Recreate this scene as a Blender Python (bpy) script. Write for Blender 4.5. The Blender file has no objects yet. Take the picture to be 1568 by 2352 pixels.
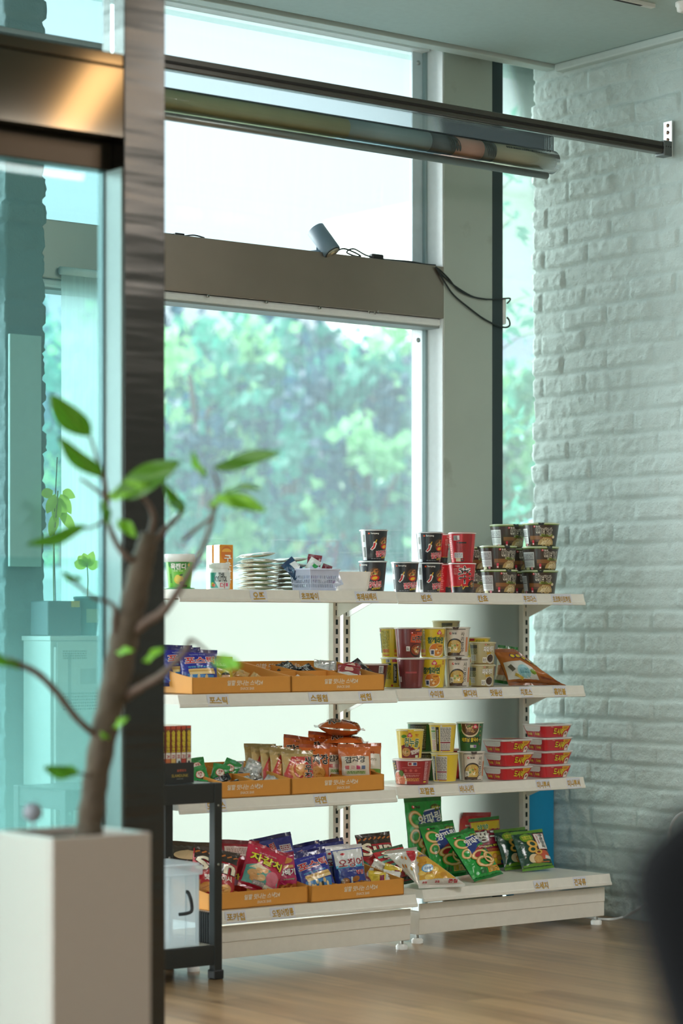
import bpy, bmesh, math, random
import numpy as np
from mathutils import Vector, Matrix, noise as mnoise

random.seed(7)
rng = np.random.default_rng(7)
SC = bpy.context.scene
COL = SC.collection
PI = math.pi
R = math.radians

# ------------------------------------------------------------------ camera geometry
F = 5553.0            # focal length in pixels of the 1568x2352 frame (85 mm lens, portrait)
TH = R(38.0)          # yaw of the camera from the window wall's normal
CH = 1.104            # camera height
YH = 1440.0           # horizon row
ST, CT = math.sin(TH), math.cos(TH)


def xoy(u):
    a = (u - 784.0) / F
    return (ST + a * CT) / (CT - a * ST)


def depth(x, y):
    return x * ST + y * CT


def atY(u, y):
    return xoy(u) * y


def zat(v, x, y):
    return CH + (YH - v) * depth(x, y) / F


def P(u, v, y):
    x = atY(u, y)
    return Vector((x, y, zat(v, x, y)))


def PD(u, v, d):
    a = (u - 784.0) / F
    return Vector((d * (ST + a * CT), d * (CT - a * ST), CH + (YH - v) * d / F))


# ------------------------------------------------------------------ materials
def lin(c):
    c = c.lstrip('#')
    out = []
    for i in (0, 2, 4):
        s = int(c[i:i + 2], 16) / 255.0
        out.append(s / 12.92 if s <= 0.04045 else ((s + 0.055) / 1.055) ** 2.4)
    return tuple(out)


MATS = {}


def setin(b, n, v):
    if n in b.inputs:
        b.inputs[n].default_value = v


def pm(name, hexc, rough=0.5, metal=0.0, coat=0.0, spec=0.5, var=0.06, nscale=40.0, bump=0.0, bscale=60.0, aniso=0.0):
    """principled material whose colour and roughness vary a little with noise"""
    if name in MATS:
        return MATS[name]
    m = bpy.data.materials.new(name)
    m.use_nodes = True
    nt = m.node_tree
    b = nt.nodes['Principled BSDF']
    c = lin(hexc)
    tc = nt.nodes.new('ShaderNodeTexCoord')
    nz = nt.nodes.new('ShaderNodeTexNoise')
    nz.inputs['Scale'].default_value = nscale
    nz.inputs['Detail'].default_value = 3
    nt.links.new(tc.outputs['Object'], nz.inputs['Vector'])
    mr = nt.nodes.new('ShaderNodeMapRange')
    mr.inputs['To Min'].default_value = 1 - var
    mr.inputs['To Max'].default_value = 1 + var
    nt.links.new(nz.outputs['Fac'], mr.inputs['Value'])
    mx = nt.nodes.new('ShaderNodeMix')
    mx.data_type = 'RGBA'
    mx.blend_type = 'MULTIPLY'
    mx.inputs['Factor'].default_value = 1.0
    mx.inputs['A'].default_value = (*c, 1)
    nt.links.new(mr.outputs['Result'], mx.inputs['B'])
    nt.links.new(mx.outputs['Result'], b.inputs['Base Color'])
    setin(b, 'Roughness', rough)
    setin(b, 'Metallic', metal)
    setin(b, 'Coat Weight', coat)
    setin(b, 'Coat Roughness', 0.07)
    setin(b, 'Specular IOR Level', spec)
    setin(b, 'Anisotropic', aniso)
    if bump:
        n2 = nt.nodes.new('ShaderNodeTexNoise')
        n2.inputs['Scale'].default_value = bscale
        n2.inputs['Detail'].default_value = 4
        nt.links.new(tc.outputs['Object'], n2.inputs['Vector'])
        bp = nt.nodes.new('ShaderNodeBump')
        bp.inputs['Strength'].default_value = bump
        bp.inputs['Distance'].default_value = 0.01
        nt.links.new(n2.outputs['Fac'], bp.inputs['Height'])
        nt.links.new(bp.outputs['Normal'], b.inputs['Normal'])
    MATS[name] = m
    return m


def ink(h):
    return pm('print_' + h.lstrip('#'), h, rough=0.32, coat=0.55, var=0.03, nscale=80)


def film(h, metal=0.0):
    """glossy crinkled packaging film"""
    n = 'film_' + h.lstrip('#') + ('m' if metal else '')
    if n in MATS:
        return MATS[n]
    return crinkle(pm(n, h, rough=0.22, metal=metal, coat=0.5, var=0.05, nscale=25))


def crinkle(m, strength=0.35):
    nt = m.node_tree
    b = nt.nodes['Principled BSDF']
    tc = [n for n in nt.nodes if n.type == 'TEX_COORD'][0]
    nz = nt.nodes.new('ShaderNodeTexNoise')
    nz.inputs['Scale'].default_value = 26
    nz.inputs['Detail'].default_value = 2
    nz.inputs['Distortion'].default_value = 1.4
    nt.links.new(tc.outputs['Object'], nz.inputs['Vector'])
    vo = nt.nodes.new('ShaderNodeTexVoronoi')
    vo.inputs['Scale'].default_value = 24
    nt.links.new(tc.outputs['Object'], vo.inputs['Vector'])
    ad = nt.nodes.new('ShaderNodeMath')
    ad.operation = 'ADD'
    nt.links.new(nz.outputs['Fac'], ad.inputs[0])
    nt.links.new(vo.outputs['Distance'], ad.inputs[1])
    bp = nt.nodes.new('ShaderNodeBump')
    bp.inputs['Strength'].default_value = strength
    bp.inputs['Distance'].default_value = 0.012
    nt.links.new(ad.outputs[0], bp.inputs['Height'])
    nt.links.new(bp.outputs['Normal'], b.inputs['Normal'])
    return m


def bagink(h):
    n = 'film_print_' + h.lstrip('#')
    if n in MATS:
        return MATS[n]
    return crinkle(pm(n, h, rough=0.24, coat=0.5, var=0.03, nscale=60))


def leafmat(name, hexc, trans=0.4):
    if name in MATS:
        return MATS[name]
    m = bpy.data.materials.new(name)
    m.use_nodes = True
    nt = m.node_tree
    b = nt.nodes['Principled BSDF']
    out = nt.nodes['Material Output']
    c = lin(hexc)
    geo = nt.nodes.new('ShaderNodeTexCoord')
    nz = nt.nodes.new('ShaderNodeTexNoise')
    nz.inputs['Scale'].default_value = 2.2
    nt.links.new(geo.outputs['Object'], nz.inputs['Vector'])
    cr = nt.nodes.new('ShaderNodeMix')
    cr.data_type = 'RGBA'
    cr.inputs['A'].default_value = (c[0] * 0.7, c[1] * 0.75, c[2] * 0.8, 1)
    cr.inputs['B'].default_value = (min(1, c[0] * 1.4), min(1, c[1] * 1.3), c[2] * 1.1, 1)
    nt.links.new(nz.outputs['Fac'], cr.inputs['Factor'])
    nt.links.new(cr.outputs['Result'], b.inputs['Base Color'])
    setin(b, 'Roughness', 0.45)
    tr = nt.nodes.new('ShaderNodeBsdfTranslucent')
    nt.links.new(cr.outputs['Result'], tr.inputs['Color'])
    ms = nt.nodes.new('ShaderNodeMixShader')
    ms.inputs[0].default_value = trans
    nt.links.new(b.outputs[0], ms.inputs[1])
    nt.links.new(tr.outputs[0], ms.inputs[2])
    nt.links.new(ms.outputs[0], out.inputs['Surface'])
    MATS[name] = m
    return m


def glassmat(name, tint, dust=0.0, dustcol='#ffffff', refl=1.0, ior=1.45):
    """thin sheet of glass: tinted see-through, Fresnel mirror, optional dust / frosting that scatters light"""
    # a pane is a thin box, so light crosses two faces: each face takes the square root
    tint = tuple(math.sqrt(c) for c in tint)
    dust = 1 - math.sqrt(1 - dust)
    m = bpy.data.materials.new(name)
    m.use_nodes = True
    nt = m.node_tree
    for n in list(nt.nodes):
        nt.nodes.remove(n)
    out = nt.nodes.new('ShaderNodeOutputMaterial')
    tr = nt.nodes.new('ShaderNodeBsdfTransparent')
    tr.inputs['Color'].default_value = (*tint, 1)
    gl = nt.nodes.new('ShaderNodeBsdfGlossy')
    gl.inputs['Roughness'].default_value = 0.02
    fr = nt.nodes.new('ShaderNodeFresnel')
    fr.inputs['IOR'].default_value = ior
    ml = nt.nodes.new('ShaderNodeMath')
    ml.operation = 'MULTIPLY'
    ml.inputs[1].default_value = refl
    nt.links.new(fr.outputs[0], ml.inputs[0])
    mx = nt.nodes.new('ShaderNodeMixShader')
    nt.links.new(ml.outputs[0], mx.inputs[0])
    nt.links.new(tr.outputs[0], mx.inputs[1])
    nt.links.new(gl.outputs[0], mx.inputs[2])
    last = mx
    if dust > 0:
        c = lin(dustcol)
        df = nt.nodes.new('ShaderNodeBsdfDiffuse')
        df.inputs['Color'].default_value = (*c, 1)
        tl = nt.nodes.new('ShaderNodeBsdfTranslucent')
        tl.inputs['Color'].default_value = (*c, 1)
        md = nt.nodes.new('ShaderNodeMixShader')
        md.inputs[0].default_value = 0.6
        nt.links.new(df.outputs[0], md.inputs[1])
        nt.links.new(tl.outputs[0], md.inputs[2])
        tc = nt.nodes.new('ShaderNodeTexCoord')
        mp = nt.nodes.new('ShaderNodeMapping')
        mp.inputs['Scale'].default_value = (60, 60, 3)
        nz = nt.nodes.new('ShaderNodeTexNoise')
        nz.inputs['Scale'].default_value = 1.0
        nz.inputs['Detail'].default_value = 5
        nt.links.new(tc.outputs['Object'], mp.inputs['Vector'])
        nt.links.new(mp.outputs[0], nz.inputs['Vector'])
        mr = nt.nodes.new('ShaderNodeMapRange')
        mr.inputs['From Min'].default_value = 0.3
        mr.inputs['From Max'].default_value = 0.75
        mr.inputs['To Min'].default_value = dust * 0.88
        mr.inputs['To Max'].default_value = dust * 1.15
        nt.links.new(nz.outputs['Fac'], mr.inputs['Value'])
        m2 = nt.nodes.new('ShaderNodeMixShader')
        nt.links.new(mr.outputs[0], m2.inputs[0])
        nt.links.new(last.outputs[0], m2.inputs[1])
        nt.links.new(md.outputs[0], m2.inputs[2])
        last = m2
    nt.links.new(last.outputs[0], out.inputs['Surface'])
    MATS[name] = m
    return m


# ------------------------------------------------------------------ mesh builder
class MB:
    def __init__(self):
        self.v, self.f, self.mi, self.sm, self.mats = [], [], [], [], []

    def mat(self, m):
        if m not in self.mats:
            self.mats.append(m)
        return self.mats.index(m)

    def add(self, verts, faces, m, smooth=False):
        o = len(self.v)
        k = self.mat(m)
        self.v.extend(tuple(p) for p in verts)
        for f in faces:
            self.f.append(tuple(o + i for i in f))
            self.mi.append(k)
            self.sm.append(smooth)

    def box(self, x0, x1, y0, y1, z0, z1, m, bev=0.0):
        if bev > 0:
            b = min(bev, (x1 - x0) / 2.01, (y1 - y0) / 2.01, (z1 - z0) / 2.01)
            bm = bmesh.new()
            bmesh.ops.create_cube(bm, size=1)
            for v in bm.verts:
                v.co = Vector(((x0 + x1) / 2 + v.co.x * (x1 - x0), (y0 + y1) / 2 + v.co.y * (y1 - y0), (z0 + z1) / 2 + v.co.z * (z1 - z0)))
            bmesh.ops.bevel(bm, geom=bm.edges[:], offset=b, segments=2, affect='EDGES', profile=0.5)
            self.addbm(bm, m)
            return
        vs = [(x0, y0, z0), (x1, y0, z0), (x1, y1, z0), (x0, y1, z0), (x0, y0, z1), (x1, y0, z1), (x1, y1, z1), (x0, y1, z1)]
        self.add(vs, [(0, 3, 2, 1), (4, 5, 6, 7), (0, 1, 5, 4), (1, 2, 6, 5), (2, 3, 7, 6), (3, 0, 4, 7)], m)

    def addbm(self, bm, m, smooth=False):
        bm.verts.index_update()
        self.add([v.co[:] for v in bm.verts], [[v.index for v in f.verts] for f in bm.faces], m, smooth)
        bm.free()

    def grid(self, fn, nu, nv, m, smooth=True, flip=False):
        vs = [fn(i / nu, j / nv) for j in range(nv + 1) for i in range(nu + 1)]
        fs = []
        for j in range(nv):
            for i in range(nu):
                a = j * (nu + 1) + i
                q = (a, a + 1, a + nu + 2, a + nu + 1)
                fs.append(q[::-1] if flip else q)
        self.add(vs, fs, m, smooth)

    def lathe(self, prof, m, seg=40, cx=0.0, cy=0.0, smooth=True):
        """prof: list of (r, z) from bottom to top, outer side"""
        vs, fs = [], []
        n = len(prof)
        for (r, z) in prof:
            for k in range(seg):
                a = 2 * PI * k / seg
                vs.append((cx + r * math.cos(a), cy + r * math.sin(a), z))
        for j in range(n - 1):
            for k in range(seg):
                k2 = (k + 1) % seg
                fs.append((j * seg + k, j * seg + k2, (j + 1) * seg + k2, (j + 1) * seg + k))
        self.add(vs, fs, m, smooth)
        if prof[0][0] > 1e-6:
            self.add([(cx + prof[0][0] * math.cos(2 * PI * k / seg), cy + prof[0][0] * math.sin(2 * PI * k / seg), prof[0][1]) for k in range(seg)], [tuple(range(seg))[::-1]], m)
        if prof[-1][0] > 1e-6:
            self.add([(cx + prof[-1][0] * math.cos(2 * PI * k / seg), cy + prof[-1][0] * math.sin(2 * PI * k / seg), prof[-1][1]) for k in range(seg)], [tuple(range(seg))], m)

    def tube(self, pts, rad, m, seg=10, smooth=True):
        pts = [Vector(p) for p in pts]
        n = len(pts)
        if not hasattr(rad, '__len__'):
            rad = [rad] * n
        vs, fs = [], []
        up = Vector((0.123, 0.31, 0.94))
        t0 = None
        for i in range(n):
            t = (pts[min(i + 1, n - 1)] - pts[max(i - 1, 0)]).normalized()
            if t0 is None:
                nx = t.cross(up)
                if nx.length < 1e-3:
                    nx = t.cross(Vector((1, 0, 0)))
                nx.normalize()
            else:
                nx = (nx - t * nx.dot(t)).normalized()
            t0 = t
            ny = t.cross(nx)
            for k in range(seg):
                a = 2 * PI * k / seg
                vs.append(pts[i] + (nx * math.cos(a) + ny * math.sin(a)) * rad[i])
        for i in range(n - 1):
            for k in range(seg):
                k2 = (k + 1) % seg
                fs.append((i * seg + k, i * seg + k2, (i + 1) * seg + k2, (i + 1) * seg + k))
        fs.append(tuple(range(seg))[::-1])
        fs.append(tuple((n - 1) * seg + k for k in range(seg)))
        self.add(vs, fs, m, smooth)

    def mesh(self, name):
        me = bpy.data.meshes.new(name)
        me.from_pydata(self.v, [], self.f)
        for m in self.mats:
            me.materials.append(m)
        me.polygons.foreach_set('material_index', self.mi)
        me.polygons.foreach_set('use_smooth', self.sm)
        me.update()
        return me

    def build(self, name, parent=None, label=None, structure=False, stuff=False):
        o = bpy.data.objects.new(name, self.mesh(name))
        COL.objects.link(o)
        if parent is not None:
            o.parent = parent
        if label:
            o['label'] = label
        if structure:
            o['kind'] = 'structure'
        if stuff:
            o['kind'] = 'stuff'
        return o


def smooth_path(pts, n=8):
    """Catmull-Rom through points"""
    pts = [Vector(p) for p in pts]
    out = []
    for i in range(len(pts) - 1):
        p0 = pts[max(i - 1, 0)]
        p1, p2 = pts[i], pts[i + 1]
        p3 = pts[min(i + 2, len(pts) - 1)]
        for k in range(n):
            t = k / n
            out.append(0.5 * ((2 * p1) + (p2 - p0) * t + (2 * p0 - 5 * p1 + 4 * p2 - p3) * t * t + (3 * p1 - p0 - 3 * p2 + p3) * t ** 3))
    out.append(pts[-1])
    return out


def thing(name, label, cat, loc=(0, 0, 0), rot=(0, 0, 0), group=None):
    o = bpy.data.objects.new(name, None)
    COL.objects.link(o)
    o.empty_display_size = 0.05
    o.location = loc
    o.rotation_euler = rot
    o['label'] = label
    o['category'] = cat
    if group:
        o['group'] = group
    return o


def tag(o, label, cat, group=None):
    o['label'] = label
    o['category'] = cat
    if group:
        o['group'] = group
    return o


# ------------------------------------------------------------------ printing on surfaces
TXT = {}


def text2d(s, bold=0.0, shear=0.0, space=1.0):
    key = (s, round(bold, 4), round(shear, 3), space)
    if key in TXT:
        return TXT[key]
    c = bpy.data.curves.new('text', 'FONT')
    c.body = s
    c.offset = bold
    c.shear = shear
    c.resolution_u = 2
    c.align_x = 'CENTER'
    c.space_line = 1.0
    c.space_character = space
    o = bpy.data.objects.new('text', c)
    COL.objects.link(o)
    dg = bpy.context.evaluated_depsgraph_get()
    dg.update()
    e = o.evaluated_get(dg)
    me = e.to_mesh()
    v = np.array([x.co[:2] for x in me.vertices]) if len(me.vertices) else np.zeros((0, 2))
    f = [tuple(p.vertices) for p in me.polygons]
    e.to_mesh_clear()
    bpy.data.objects.remove(o)
    bpy.data.curves.remove(c)
    TXT[key] = (v, f)
    return TXT[key]


def slice2d(v, f, step):
    bm = bmesh.new()
    bv = [bm.verts.new((p[0], p[1], 0)) for p in v]
    for q in f:
        try:
            bm.faces.new([bv[i] for i in q])
        except ValueError:
            pass
    for ax in (0, 1):
        lo, hi = v[:, ax].min(), v[:, ax].max()
        k = math.floor(lo / step) + 1
        while k * step < hi:
            co = Vector((k * step, 0, 0)) if ax == 0 else Vector((0, k * step, 0))
            no = Vector((1, 0, 0)) if ax == 0 else Vector((0, 1, 0))
            bmesh.ops.bisect_plane(bm, geom=bm.verts[:] + bm.edges[:] + bm.faces[:], dist=1e-7, plane_co=co, plane_no=no)
            k += 1
    bm.verts.index_update()
    vv = np.array([x.co[:2] for x in bm.verts])
    ff = [tuple(x.index for x in p.verts) for p in bm.faces]
    bm.free()
    return vv, ff


class Skin:
    """a printable surface: maps (u, v, height above the surface) to 3D and lays prints on it"""

    def __init__(self, mb, fn, step=None, base=0.0006, lay=0.00022):
        self.mb, self.fn, self.step, self.base, self.lay = mb, fn, step, base, lay
        self.ink = bagink if step else ink

    def put(self, v, f, m, layer, cut=True):
        v = np.asarray(v, float)
        if len(v) == 0:
            return
        if self.step and cut:
            v, f = slice2d(v, f, self.step)
        off = self.base + self.lay * layer
        if isinstance(m, str):
            m = self.ink(m)
        self.mb.add([self.fn(p[0], p[1], off) for p in v], f, m, True)

    def poly(self, pts, m, layer=1):
        v, f = np.asarray(pts, float), [tuple(range(len(pts)))]
        if not self.step and np.ptp(v[:, 0]) > 0.010:
            v, f = slice2d(v, f, 0.006)
        self.put(v, f, m, layer)

    def rect(self, cx, cy, w, h, m, layer=1, rot=0.0):
        nu = max(1, int(math.ceil(w / 0.006)))
        nv = 1 if not self.step else max(1, int(math.ceil(h / 0.008)))
        ca, sa = math.cos(rot), math.sin(rot)
        vs = []
        for j in range(nv + 1):
            for i in range(nu + 1):
                x, y = (i / nu - 0.5) * w, (j / nv - 0.5) * h
                vs.append((cx + x * ca - y * sa, cy + x * sa + y * ca))
        fs = [(j * (nu + 1) + i, j * (nu + 1) + i + 1, (j + 1) * (nu + 1) + i + 1, (j + 1) * (nu + 1) + i) for j in range(nv) for i in range(nu)]
        self.put(vs, fs, m, layer, cut=False)

    def disc(self, cx, cy, rx, ry, m, layer=1, n=24, rot=0.0, inner=0.0, a0=0.0, a1=2 * PI):
        rings = [inner] + [inner + (1 - inner) * k / 3 for k in (1, 2, 3)]
        ca, sa = math.cos(rot), math.sin(rot)
        vs, fs = [], []
        for rr in rings:
            for k in range(n + 1):
                a = a0 + (a1 - a0) * k / n
                x, y = rx * rr * math.cos(a), ry * rr * math.sin(a)
                vs.append((cx + x * ca - y * sa, cy + x * sa + y * ca))
        for j in range(3):
            for k in range(n):
                a = j * (n + 1) + k
                fs.append((a, a + n + 1, a + n + 2, a + 1))
        self.put(vs, [q for q in fs], m, layer, cut=False)

    def text(self, s, cx, cy, w, h, m, layer=3, bold=0.02, rot=0.0, shear=0.0, outline=None, olayer=None, arc=0.0, space=1.0):
        v0, f0 = text2d(s, 0.0, shear, space)
        if len(v0) == 0:
            return
        lo, hi = v0.min(0), v0.max(0)
        mid = (lo + hi) / 2
        sx, sy = w / (hi[0] - lo[0]), h / (hi[1] - lo[1])
        ca, sa = math.cos(rot), math.sin(rot)
        todo = [(m, bold, layer)]
        if outline:
            oo = outline if isinstance(outline[0], (tuple, list)) else [outline]
            for k, (om, ob) in enumerate(oo):
                todo.append((om, ob, (olayer if olayer is not None else layer) - 1 - k))
        for (mm, bb, ll) in todo:
            v, f = text2d(s, bb, shear, space)
            p = (v - mid) * np.array([sx, sy])
            if arc:
                p[:, 1] += -arc * (p[:, 0] / (w / 2)) ** 2
            q = np.stack([cx + p[:, 0] * ca - p[:, 1] * sa, cy + p[:, 0] * sa + p[:, 1] * ca], 1)
            self.put(q, f, mm, ll)

    def lines(self, cx, cy, w, h, m, rows, layer=2, seed=1, fill=0.6, cols=1):
        """rows of unreadable small print as thin bars"""
        r = random.Random(seed)
        rh = h / rows
        for k in range(rows):
            y = cy + h / 2 - rh * (k + 0.5)
            x = cx - w / 2
            while x < cx + w / 2 - 0.002:
                ww = r.uniform(0.003, 0.009)
                ww = min(ww, cx + w / 2 - x)
                if ww > 0.001:
                    vs = [(x, y - rh * fill / 2), (x + ww, y - rh * fill / 2), (x + ww, y + rh * fill / 2), (x, y + rh * fill / 2)]
                    self.put(vs, [(0, 1, 2, 3)], m, layer, cut=False)
                x += ww + r.uniform(0.0012, 0.0025)

    def bars(self, cx, cy, w, h, layer=3, seed=3):
        r = random.Random(seed)
        self.rect(cx, cy, w * 1.1, h * 1.12, '#eeeeea', layer - 1)
        x = cx - w / 2
        while x < cx + w / 2:
            ww = r.choice((0.0006, 0.001, 0.0016))
            self.put([(x, cy - h / 2), (x + ww, cy - h / 2), (x + ww, cy + h / 2), (x, cy + h / 2)], [(0, 1, 2, 3)], '#2a2a2c', layer, cut=False)
            x += ww + r.choice((0.0008, 0.0014))

    def noodles(self, cx, cy, rx, ry, cols, n=14, layer=3, seed=5, tops=()):
        """a heap of noodles with toppings, drawn as arcs and dabs"""
        r = random.Random(seed)
        for k in range(n):
            a = r.uniform(0, 2 * PI)
            q = math.sqrt(r.random()) * 0.55
            x, y = cx + rx * q * math.cos(a), cy + ry * q * math.sin(a)
            s = r.uniform(0.3, 0.5)
            self.disc(x, y, rx * s, ry * s * r.uniform(0.5, 0.9), r.choice(cols), layer + (k % 3) * 0.5, n=10, rot=r.uniform(0, PI), inner=0.72, a0=0, a1=r.uniform(2.4, 5.0))
        for k, c in enumerate(tops):
            a = r.uniform(0, 2 * PI)
            q = math.sqrt(r.random()) * 0.7
            s = r.uniform(0.10, 0.22)
            self.disc(cx + rx * q * math.cos(a), cy + ry * q * math.sin(a), rx * s, ry * s * r.uniform(0.6, 1), c, layer + 2, n=10)

    def logo_a(self, cx, cy, s, txt='농심', tcol='#2a2522', layer=4):
        """round red mark with a white notch and the maker's two letters beside it"""
        self.disc(cx, cy, s, s, '#d01f2e', layer, n=16)
        self.disc(cx + s * 0.25, cy + s * 0.15, s * 0.5, s * 0.5, '#f6e9e6', layer + 1, n=12)
        self.text(txt, cx + s * 3.1, cy, s * 3.4, s * 1.7, tcol, layer, bold=0.03)

    def logo_b(self, cx, cy, s, layer=4):
        """pink-red cloud-shaped badge"""
        for (dx, dy, q) in ((0, 0.45, 0.62), (-0.5, -0.25, 0.6), (0.5, -0.25, 0.6), (0, 0, 0.6)):
            self.disc(cx + dx * s, cy + dy * s, q * s, q * s, '#d8405a', layer, n=14)
        self.disc(cx, cy - s * 0.02, s * 0.62, s * 0.5, '#f3d6c8', layer + 1, n=16)
        self.text('오뚜기', cx, cy, s * 1.05, s * 0.42, '#c02038', layer + 2, bold=0.03)

    def qr_label(self, cx, cy, w, h, layer=3, seed=2):
        self.rect(cx, cy, w, h, '#f2efe8', layer)
        self.rect(cx, cy + h * 0.38, w * 0.8, h * 0.12, '#c8402e', layer + 1)
# ------------------------------------------------------------------ kinds of goods
KINDS = {}


def kind(fn):
    KINDS[fn.__name__] = [fn, None]
    return fn


def get(kname):
    k = KINDS[kname]
    if k[1] is None:
        k[1] = k[0]()
    return k[1]


def orient(yaw, tilt=0.0, roll=0.0):
    """yaw about z, tilt = lean back, roll = top leans to the right as seen from the front (degrees)"""
    m = Matrix.Rotation(R(yaw), 3, 'Z') @ Matrix.Rotation(R(-tilt), 3, 'X') @ Matrix.Rotation(R(roll), 3, 'Y')
    return m.to_euler()


def put(kname, name, label, cat, loc, yaw=0.0, tilt=0.0, roll=0.0, group=None, scale=None):
    t = thing(name, label, cat, loc, orient(yaw, tilt, roll), group)
    if scale is not None:
        t.scale = scale
    for (pn, me, pl) in get(kname):
        o = bpy.data.objects.new(pn, me)
        COL.objects.link(o)
        o.parent = t
        if pl:
            o['label'] = pl
    return t


# ---- cups
def cup(rt, rb, h, base, decor, rim='#f1efe9', lid='#e9e6df', lidprint=None, lidtab=None, foot='#e9e5dc'):
    mb = MB()
    rm = (rt + rb) / 2

    def fn(u, v, off):
        a = u / rm
        v = min(max(v, 0.0008), h)
        r = rb + (rt - rb) * v / h + off
        return (r * math.sin(a), -r * math.cos(a), v)
    mb.lathe([(rb * 0.9, 0.0), (rb - 0.0015, 0.0), (rb, 0.002), (rb + (rt - rb) * 0.5, h * 0.5), (rt, h)], ink(base), seg=48)
    s = Skin(mb, fn)
    decor(s, rm, h)
    parts = [('body', mb.mesh('cup_body'), None)]
    r2 = MB()
    e = rt + 0.002
    r2.lathe([(rt - 0.001, h - 0.004), (rt + 0.0010, h - 0.004), (e + 0.0004, h - 0.0025), (e + 0.0006, h - 0.0010), (e, h), (rt - 0.001, h + 0.0002)], ink(rim), seg=48)
    parts.append(('rim', r2.mesh('cup_rim'), None))
    l = MB()
    l.lathe([(rt - 0.0012, h), (rt - 0.0008, h + 0.0012), (rt * 0.6, h + 0.0018), (rt * 0.2, h + 0.002)], ink(lid), seg=48)
    if lidtab:
        l.add([(-0.012, -rt - 0.001, h + 0.001), (0.012, -rt - 0.001, h + 0.001), (0.008, -rt - 0.008, h - 0.008), (-0.008, -rt - 0.008, h - 0.008)], [(3, 2, 1, 0)], ink(lidtab))
        l.add([(-0.012, -rt - 0.0005, h + 0.0006), (0.012, -rt - 0.0005, h + 0.0006), (0.008, -rt - 0.0075, h - 0.0084), (-0.008, -rt - 0.0075, h - 0.0084)], [(0, 1, 2, 3)], ink(lidtab))
    parts.append(('lid', l.mesh('cup_lid'), None))
    return parts


def deg(rm, d):
    return rm * R(d)


@kind
def spicy_cup():
    def d(s, rm, h):
        s.rect(deg(rm, -64), h * 0.5, 0.022, h * 0.98, '#d9dde2', 1)
        s.bars(deg(rm, -62), h * 0.72, 0.012, 0.026, 3, 4)
        s.bars(deg(rm, -62), h * 0.27, 0.013, 0.036, 3, 5)
        s.rect(deg(rm, 180), h * 0.5, 0.07, h * 0.9, '#22242a', 1)
        s.lines(deg(rm, 178), h * 0.5, 0.06, h * 0.8, '#a9adb2', 16, 2, 3)
        s.rect(deg(rm, -33), h * 0.875, 0.006, 0.0055, '#e8582c', 3)
        s.text('Samyang', deg(rm, -8), h * 0.875, 0.026, 0.0075, '#f1eee8', 3, bold=0.02)
        s.disc(deg(rm, 42), h * 0.57, 0.022, 0.023, '#5b3a26', 1)
        s.noodles(deg(rm, 42), h * 0.6, 0.020, 0.019, ('#c9803f', '#b2612e', '#d99a52'), 16, 2, 8, ('#7a9c3a', '#d8c37c'))
        s.disc(deg(rm, 43), h * 0.45, 0.016, 0.0095, '#c9242b', 5)
        s.disc(deg(rm, 42), h * 0.45, 0.010, 0.0055, '#f0b52a', 6, rot=0.2)
        s.text('불닭볶음면', deg(rm, 37), h * 0.235, 0.060, 0.021, '#d8223a', 8, bold=0.02, rot=0.10, outline=(('#ffffff', 0.051),))
        s.text('화끈한매운맛', deg(rm, 50), h * 0.11, 0.034, 0.0065, '#e8c53a', 4, bold=0.03, rot=0.14)
        s.lines(deg(rm, 0), h * 0.055, 0.04, 0.004, '#8d9198', 1, 2, 6)
        # plain red chilli drawn where the maker's figure stands
        s.poly([(deg(rm, -30), h * .36), (deg(rm, -20), h * .32), (deg(rm, -6), h * .40), (deg(rm, 2), h * .55), (deg(rm, -5), h * .62), (deg(rm, -14), h * .60), (deg(rm, -16), h * .48)], '#efeae4', 3)
        s.poly([(deg(rm, -26), h * .37), (deg(rm, -19), h * .35), (deg(rm, -9), h * .42), (deg(rm, -4), h * .55), (deg(rm, -8), h * .58), (deg(rm, -13), h * .55), (deg(rm, -15), h * .46)], '#c7222c', 4)
        s.poly([(deg(rm, -9), h * .57), (deg(rm, -2), h * .58), (deg(rm, 3), h * .68), (deg(rm, -1), h * .68)], '#e0b030', 5)
    return cup(0.0490, 0.0385, 0.108, '#23252b', d, rim='#eceef0', lid='#2b2b30')


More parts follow.
